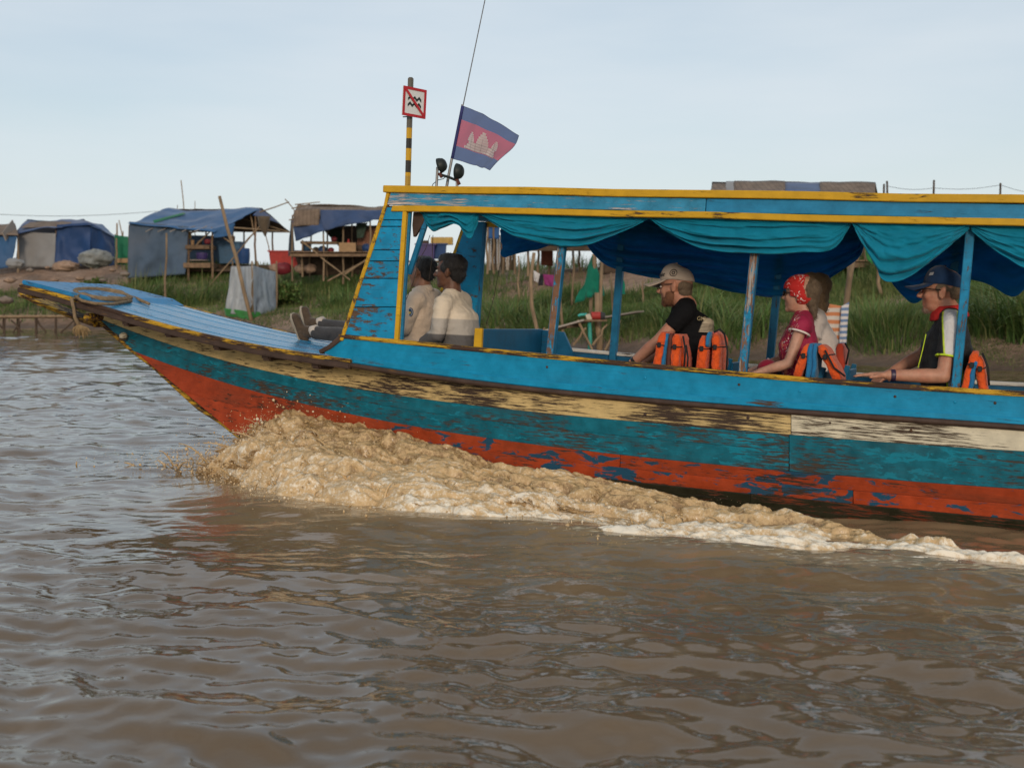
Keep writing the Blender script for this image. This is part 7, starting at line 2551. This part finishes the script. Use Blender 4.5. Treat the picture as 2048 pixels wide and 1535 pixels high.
hung_cloth('white and orange striped cloth hung below the stout leaning pole', [(1636, 604), (1686, 612), (1680, 702), (1640, 700)], stripes('orange_striped_cloth', (0.50, 0.44, 0.38), (0.46, 0.17, 0.07), 2.2), 21.9, seed=101)
hung_cloth('narrow blue and white striped cloth beside the orange striped one', [(1684, 612), (1699, 604), (1693, 700), (1678, 702)], stripes('blue_striped_cloth', (0.52, 0.48, 0.46), (0.12, 0.18, 0.30), 3.0), 21.8, seed=102)
for i, (px, y0) in enumerate(((1768, 368), (1774, 362), (1868, 360), (2001, 366))):
    pole(['shorter of the two fence stakes right of the mat roof', 'taller of the two fence stakes right of the mat roof', 'fence stake on the skyline left of the corner', 'fence stake nearest the right picture edge'][i], (px, 520), (px, y0), 33.0, 0.036, mat=M_TIMBER_D)
wr_ = MB()
pts = []
for a, b in (((1774, 372), (1868, 376)), ((1868, 376), (2001, 370)), ((2001, 370), (2110, 390))):
    for t in np.linspace(0, 1, 9):
        pts.append(at(a[0] + (b[0] - a[0]) * t, a[1] + (b[1] - a[1]) * t + 5 * math.sin(math.pi * t), 33.0))
o = MB().tube(pts, 0.006, 5).build('fence_wire', M_WIRE, None); tag(o, 'thin wire strung between the skyline stakes', 'wire')
pts = [at(-60 + 400 * t, 418 + 14 * math.sin(math.pi * (0.15 + t * 0.8)), 60) for t in np.linspace(0, 1, 20)]
o = MB().tube(pts, 0.011, 5).build('power_cable', M_WIRE, None); tag(o, 'slack cable crossing the sky above the blue tent', 'cable')

# ================================================================== fittings on the roof and deck
M_STEEL = plain('dull_galvanised_steel', (0.20, 0.20, 0.20), 0.5, metal=0.6)
M_WHITEP = plain('white_sign_paint', (0.62, 0.62, 0.60), 0.5, 0.06)
M_REDP = plain('red_sign_paint', (0.40, 0.018, 0.025), 0.5, 0.12)
M_SBLK = plain('black_sign_paint', (0.015, 0.02, 0.018), 0.5)


def pole_material(zs):
    n = NT('banded_yellow_black_pole')
    tc = n.n('ShaderNodeTexCoord'); sp = n.n('ShaderNodeSeparateXYZ'); n.l(tc.outputs['Object'], sp.inputs[0])
    col = (0.115, 0.105, 0.085)
    Y_, K_ = (0.55, 0.31, 0.01), (0.03, 0.028, 0.024)
    z = sp.outputs['Z']
    for zl, c in zs:
        col = n.mix(n.ramp(z, zl - 0.001, zl + 0.001), c, col) if not isinstance(col, tuple) else n.mix(n.ramp(z, zl - 0.001, zl + 0.001), c, col)
    m = n.ramp(n.noise(n.coord(scale=(8, 8, 2)), 6, 6, 0.65), 0.60, 0.64, 0, 0.8)
    col = n.mix(m, col, (0.09, 0.07, 0.05))
    return n.set(color=col, rough=0.6)


YS = 0.40
zt = lambda py: bp(817, py, YS).z
p0 = bp(815.5, 374, YS); p0.z = Z_T + 0.02
root = aboard('no_wake_sign', 'square red-bordered no-wake sign on a yellow and black banded pole', 'sign', p0)
Yc_, Kc_, Gc_ = (0.55, 0.31, 0.01), (0.03, 0.028, 0.024), (0.12, 0.11, 0.09)
zz = lambda py: zt(py) - p0.z
pm = pole_material([(zz(256), Yc_), (zz(277), Kc_), (zz(297), Yc_), (zz(321), Kc_), (zz(345), Yc_), (zz(352), (0.40, 0.24, 0.03))])
t0 = bp(821.5, 155, YS) - p0
MB().beam((0, 0, 0), t0, 0.030, 0.034).build('pole', pm, root, bevel=0.006, seg=2)
cS = bp(821, 206, YS) - p0 + Vector((0.034, -0.014, 0))
rot = Euler((0, 0, R_(66))).to_matrix()
hw = 0.098
hh = 0.096
sb = MB().box(cS, (hw * 2, 0.008, hh * 2), rot).build('sign_plate', M_WHITEP, root, bevel=0.002)
e = 0.017
bx = lambda c, d, r2=None: (cS + rot @ Vector(c), d, rot if r2 is None else rot @ r2)
for c, d in (((0, -0.006, hh - e / 2), (hw * 2, 0.004, e)), ((0, -0.006, -hh + e / 2), (hw * 2, 0.004, e)), ((-hw + e / 2, -0.006, 0), (e, 0.004, hh * 2 - 2 * e - 0.0005)), ((hw - e / 2, -0.006, 0), (e, 0.004, hh * 2 - 2 * e - 0.0005))):
    a = bx(c, d); MB().box(a[0], a[1], a[2]).build('border', M_REDP, sb)
for zc in (0.018, -0.022):                # two rows of black wavelets
    mb = MB()
    pts_t, pts_b = [], []
    for k in range(25):
        t = k / 24
        x = -0.056 + 0.112 * t
        s_ = abs(((t * 3) % 1) * 2 - 1)
        zt_ = zc + 0.018 * (1 - s_) - 0.004
        pts_t.append(cS + rot @ Vector((x, -0.0065, zt_ + 0.010)))
        pts_b.append(cS + rot @ Vector((x, -0.0065, zt_ - 0.008)))
    mb.strip(pts_t, pts_b, rot @ Vector((0, -1, 0)), 0.002)
    mb.build('wave_symbol', M_SBLK, sb)
dg = math.atan2(hh * 2 - e * 2, hw * 2 - e * 2)
a = bx((0, -0.0085, 0), (0.225, 0.003, 0.017), Euler((0, dg, 0)).to_matrix())
MB().box(a[0], a[1], a[2]).build('diagonal_bar', M_REDP, sb)
MB().beam(bp(806, 234, YS) - p0, bp(822, 233, YS) - p0, 0.008, 0.006).build('bracket', M_SBLK, root)

# flag on its staff with the whip aerial
YF = 0.55
f0 = bp(893, 360, YF); f0.z = Z_T + 0.02
root = aboard('flag', 'wind-blown blue and red flag with white temple on a slanting staff', 'flag', f0)
MB().tube([f0, bp(897, 352, YF), bp(925, 209, YF)], [0.011, 0.010, 0.008], 8).build('staff', M_STEEL, root, off=f0)
c00, c10 = bp(925.5, 212, YF), bp(1034, 271, YF - 0.02)      # hoist top, fly top
c01, c11 = bp(904.5, 317, YF), bp(985, 341, YF - 0.03)       # hoist bottom, fly bottom


def flag_pt(u, v, lift=0.0):
    p = (c00.lerp(c10, u)).lerp(c01.lerp(c11, u), v)
    top = -0.016 * math.sin(math.pi * u) * (1 - v) if v < 1 else 0
    p = p + Vector((0.03 * u * math.sin(math.pi * v) * u, 0, 0.022 * math.sin(math.pi * min(1, u)) * (1 - v) * 0.9))
    w = 0.048 * math.sin(8.0 * u + 3.4 * v + 0.4) * min(1, u * 2.2) + 0.016 * math.sin(15 * u - 5 * v + 1) * u + 0.006 * math.sin(24 * u + 9 * v) * u
    return p + Vector((0, w - lift, 0.004 * math.sin(20 * u + 3 * v) * u))


def flag_cloth(name, c, thin=0.55):
    n = NT(name)
    v = n.coord()
    nb = n.bump(n.noise(v, 300, 2), 0.3, 0.002)
    n.set(color=c, rough=0.8, normal=nb, spec=0.2)
    tr = n.n('ShaderNodeBsdfTranslucent'); tr.inputs['Color'].default_value = c4(tuple(min(1, x * 1.2) for x in c))
    tp = n.n('ShaderNodeBsdfTransparent'); tp.inputs['Color'].default_value = (1, 1, 1, 1)
    mx = n.n('ShaderNodeMixShader'); mx.inputs[0].default_value = thin
    m2 = n.n('ShaderNodeMixShader'); m2.inputs[0].default_value = 0.12
    n.l(n.b.outputs[0], mx.inputs[1]); n.l(tr.outputs[0], mx.inputs[2])
    n.l(mx.outputs[0], m2.inputs[1]); n.l(tp.outputs[0], m2.inputs[2]); n.l(m2.outputs[0], n.out.inputs['Surface'])
    return n.mat


M_FB, M_FR = flag_cloth('flag_blue', (0.045, 0.085, 0.26)), flag_cloth('flag_red', (0.55, 0.055, 0.12))
mb = MB()
nu, nv = 61, 41
mb.grid(nu, nv, lambda u, v: flag_pt(u, v))
mb.m = [0 if (k % (nv - 1)) < 10 or (k % (nv - 1)) >= 30 else 1 for k in range(len(mb.f))]
o = mb.build('flag_cloth', [M_FB, M_FR], root, smooth=True, off=f0)
MB().tube([flag_pt(0, v) for v in np.linspace(0, 1, 9)], 0.011, 8).build('hoist_sleeve', plain('flag_sleeve', (0.03, 0.035, 0.13), 0.8), root, smooth=True, off=f0)
hem = MB()
for a, b in (((0, 0), (1, 0)), ((1, 0), (1, 1)), ((1, 1), (0, 1))):
    hem.tube([flag_pt(a[0] + (b[0] - a[0]) * t, a[1] + (b[1] - a[1]) * t) for t in np.linspace(0, 1, 30)], 0.0016, 5)
hem.build('hem', plain('flag_hem', (0.05, 0.055, 0.12)), root, off=f0)
# temple: three towers on a stepped base, sewn on as one white piece
M_FW = cloth('flag_white', (0.72, 0.70, 0.68), 0.05, thin=0.4)
tm = MB()


def patch(u0, u1, v0, v1, n=6):
    for i in range(n):
        a, b = u0 + (u1 - u0) * i / n, u0 + (u1 - u0) * (i + 1) / n
        tm.add([flag_pt(a, v1, 0.003), flag_pt(b, v1, 0.003), flag_pt(b, v0, 0.003), flag_pt(a, v0, 0.003)], [(0, 1, 2, 3)])


patch(0.24, 0.80, 0.690, 0.735, 14)
patch(0.28, 0.76, 0.640, 0.688, 12)
patch(0.31, 0.73, 0.585, 0.638, 10)
for uc, w_, top in ((0.34, 0.062, 0.40), (0.52, 0.075, 0.320), (0.70, 0.062, 0.40)):
    lv = np.linspace(0.583, top, 6)
    for k in range(5):
        f = 1 - (k / 5) ** 1.6
        patch(uc - w_ * f, uc + w_ * f, lv[k + 1] + 0.003, lv[k], 3)
for v_ in tm.v: pass
tmo = tm.build('temple_emblem', M_FW, root, off=f0)
ol = MB()
for uc in (0.27, 0.36, 0.44, 0.52, 0.60, 0.68, 0.77):
    ol.tube([flag_pt(uc, 0.73, 0.005), flag_pt(uc, 0.60, 0.005), flag_pt(uc, 0.45 if uc in (0.36, 0.52, 0.68) else 0.60, 0.005)], 0.0007, 4)
for v_ in (0.735, 0.69, 0.64, 0.585):
    ol.tube([flag_pt(u, v_, 0.005) for u in np.linspace(0.27, 0.77, 12)], 0.0007, 4)
ol.build('emblem_outline', plain('emblem_outline_grey', (0.12, 0.12, 0.14)), tmo, off=f0)
a0 = bp(925, 210, YF)
a1 = a0 + (bp(970, 0, YF) - a0) * 2.0
MB().tube([a0 + Vector((0, 0, -0.03)), a0.lerp(a1, 0.5), a1], [0.004, 0.0035, 0.002], 6).build('whip_aerial', M_STEEL, root, off=f0)

# pair of spot lamps on a pipe frame
YL = 0.48
l0 = bp(895, 372, YL); l0.z = Z_T + 0.02
root = aboard('spot_lamps', 'two black spot lamps on a small pipe frame on the roof', 'lamps', l0)
fr = MB()
fr.tube([Vector((bp(872, 372, YL).x, YL, Z_T + 0.02)), bp(873, 372, YL), bp(875, 334, YL)], 0.0095, 8)
fr.build('post', M_STEEL, root, off=l0)
MB().tube([Vector((bp(914, 372, YL).x, YL, Z_T + 0.02)), bp(914, 372, YL), bp(914, 352, YL)], 0.0095, 8).build('post', M_STEEL, root, off=l0)
MB().tube([bp(876, 348, YL), bp(897, 354, YL), bp(916, 362, YL)], 0.009, 8).build('crossbar', M_SBLK, root, off=l0)
for (px, py), r_, tl in (((880, 331), 0.052, 0.35), ((914, 343), 0.055, -0.05)):
    c = bp(px, py, YL)
    ax = Vector((-0.92, -0.10, -tl)).normalized()
    Rm = frame_of(ax)
    prof = [(-0.045, 0.012), (-0.042, 0.028), (-0.030, 0.042), (-0.010, 0.050), (0.006, 0.053), (0.008, 0.047)]
    pts = [c + ax * x for x, _ in prof]
    h = MB(); h.tube(pts, [y * r_ / 0.053 for _, y in prof], 18)
    lamp = h.build('lamp_housing', M_SBLK, root, smooth=True, off=l0)
    MB().ell(c + ax * 0.007, (0.008, r_ * 0.88, r_ * 0.88), Rm, 16).build('lamp_glass', plain('pale_lamp_glass', (0.5, 0.5, 0.48), 0.15), lamp, smooth=True, off=l0)
    MB().beam(c - Vector((0, 0, 0.05)), c - Vector((0, 0, 0.085)) - ax * 0.02, 0.02, 0.02).build('lamp_bracket', plain('rusty_bracket', (0.10, 0.03, 0.02)), root, off=l0)
MB().tube([bp(893, 352, YL), bp(886, 358, YL), bp(876, 360, YL), bp(866, 368, YL), Vector((bp(862, 373, YL).x, YL, Z_T + 0.03))], 0.0028, 5).build('cable', M_SBLK, root, off=l0)

# mooring rope: flat coil on the bow deck and the frayed end over the rail
M_ROPE = plain('old_hemp_rope', (0.235, 0.165, 0.095), 0.95, 0.3, 30, 0.9, (1, 1, 1), bscale=90, bdist=0.01, dirt=0.3)
rp = MB()


def deck_z(p):
    xs = [d.x for d in DK]
    return float(np.interp(p.x, xs, [d.z for d in DK])) + 0.016 * (1 - (2 * (p.y / W) - 1) ** 2)


def on_deck(px, py, dz=0.012):
    d = ray(px, py)
    o_ = Vector(BR.T @ (CAMP - BO)); dd = Vector(BR.T @ d)
    lo, hi = 5.0 / F, 14.0 / F
    for _ in range(40):
        t = (lo + hi) / 2
        p = o_ + dd * t
        if p.z > deck_z(p): lo = t
        else: hi = t
    p = o_ + dd * lo
    p.z = deck_z(p) + dz
    return p


root_p = on_deck(215, 596)
root = aboard('rope_coil', 'old brown rope laid in a flat coil on the blue bow deck', 'rope', root_p)
loop = []
N = 110
for k in range(N):
    t = k / (N - 1)
    a = t * 2 * math.pi * 3.3 + 2.6
    px = 205 + (58 - 8 * t) * math.cos(a) + 3 * math.sin(3 * a)
    py = 594 + 9 * math.sin(a) + 0.09 * (px - 205)
    loop.append(on_deck(px, py, 0.014 + 0.016 * (t * 2.2 % 1)))
for px, py in ((250, 594), (272, 600), (298, 611)):
    loop.append(on_deck(px, py, 0.014))
rp.tube(loop, [0.0125 + 0.0012 * math.sin(i * 2.0) for i in range(len(loop))], 8)
rp.build('coil', M_ROPE, root, smooth=True, off=root_p)
lp2 = [on_deck(px, py, 0.016) for px, py in ((150, 597), (165, 606), (190, 611), (225, 612), (262, 606), (240, 600), (215, 598))]
MB().tube(lp2, 0.0115, 8).build('loop', M_ROPE, root, smooth=True, off=root_p)
# hanging end
e0 = on_deck(158, 596, 0.02)
root = aboard('hanging_rope', 'short frayed rope end hanging over the bow rail', 'rope', e0)
edge = bp(148, 602, 0.03)
hp = [e0, bp(152, 598, 0.075), edge + Vector((0, -0.025, 0.012)), bp(147, 615, -0.0), bp(150, 635, 0.0), bp(158, 650, 0.0)]
MB().tube(hp, [0.0125, 0.013, 0.013, 0.012, 0.013, 0.015], 8).build('rope', M_ROPE, root, smooth=True, off=e0)
fr = MB()
M_FRAY = plain('frayed_rope_fibre', (0.34, 0.23, 0.11), 0.95, 0.3, 30)
b = bp(158, 648, 0.0)
for k in range(110):
    a, sp_ = random.uniform(0, 6.28), random.uniform(0.2, 1)
    L = random.uniform(0.06, 0.105)
    o_ = Vector((math.cos(a) * 0.085 * sp_ + 0.03, math.sin(a) * 0.05 * sp_, -L * (1.15 - 0.5 * sp_)))
    fr.tube([b + o_ * 0.05, b + Vector((o_.x * 0.8, o_.y * 0.8, o_.z * 0.5)), b + o_ + Vector((random.gauss(0, .006), 0, 0))], [0.0030, 0.0022, 0.0008], 4)
tag(fr.build('frayed_end', M_FRAY, root, off=e0), kind='stuff')
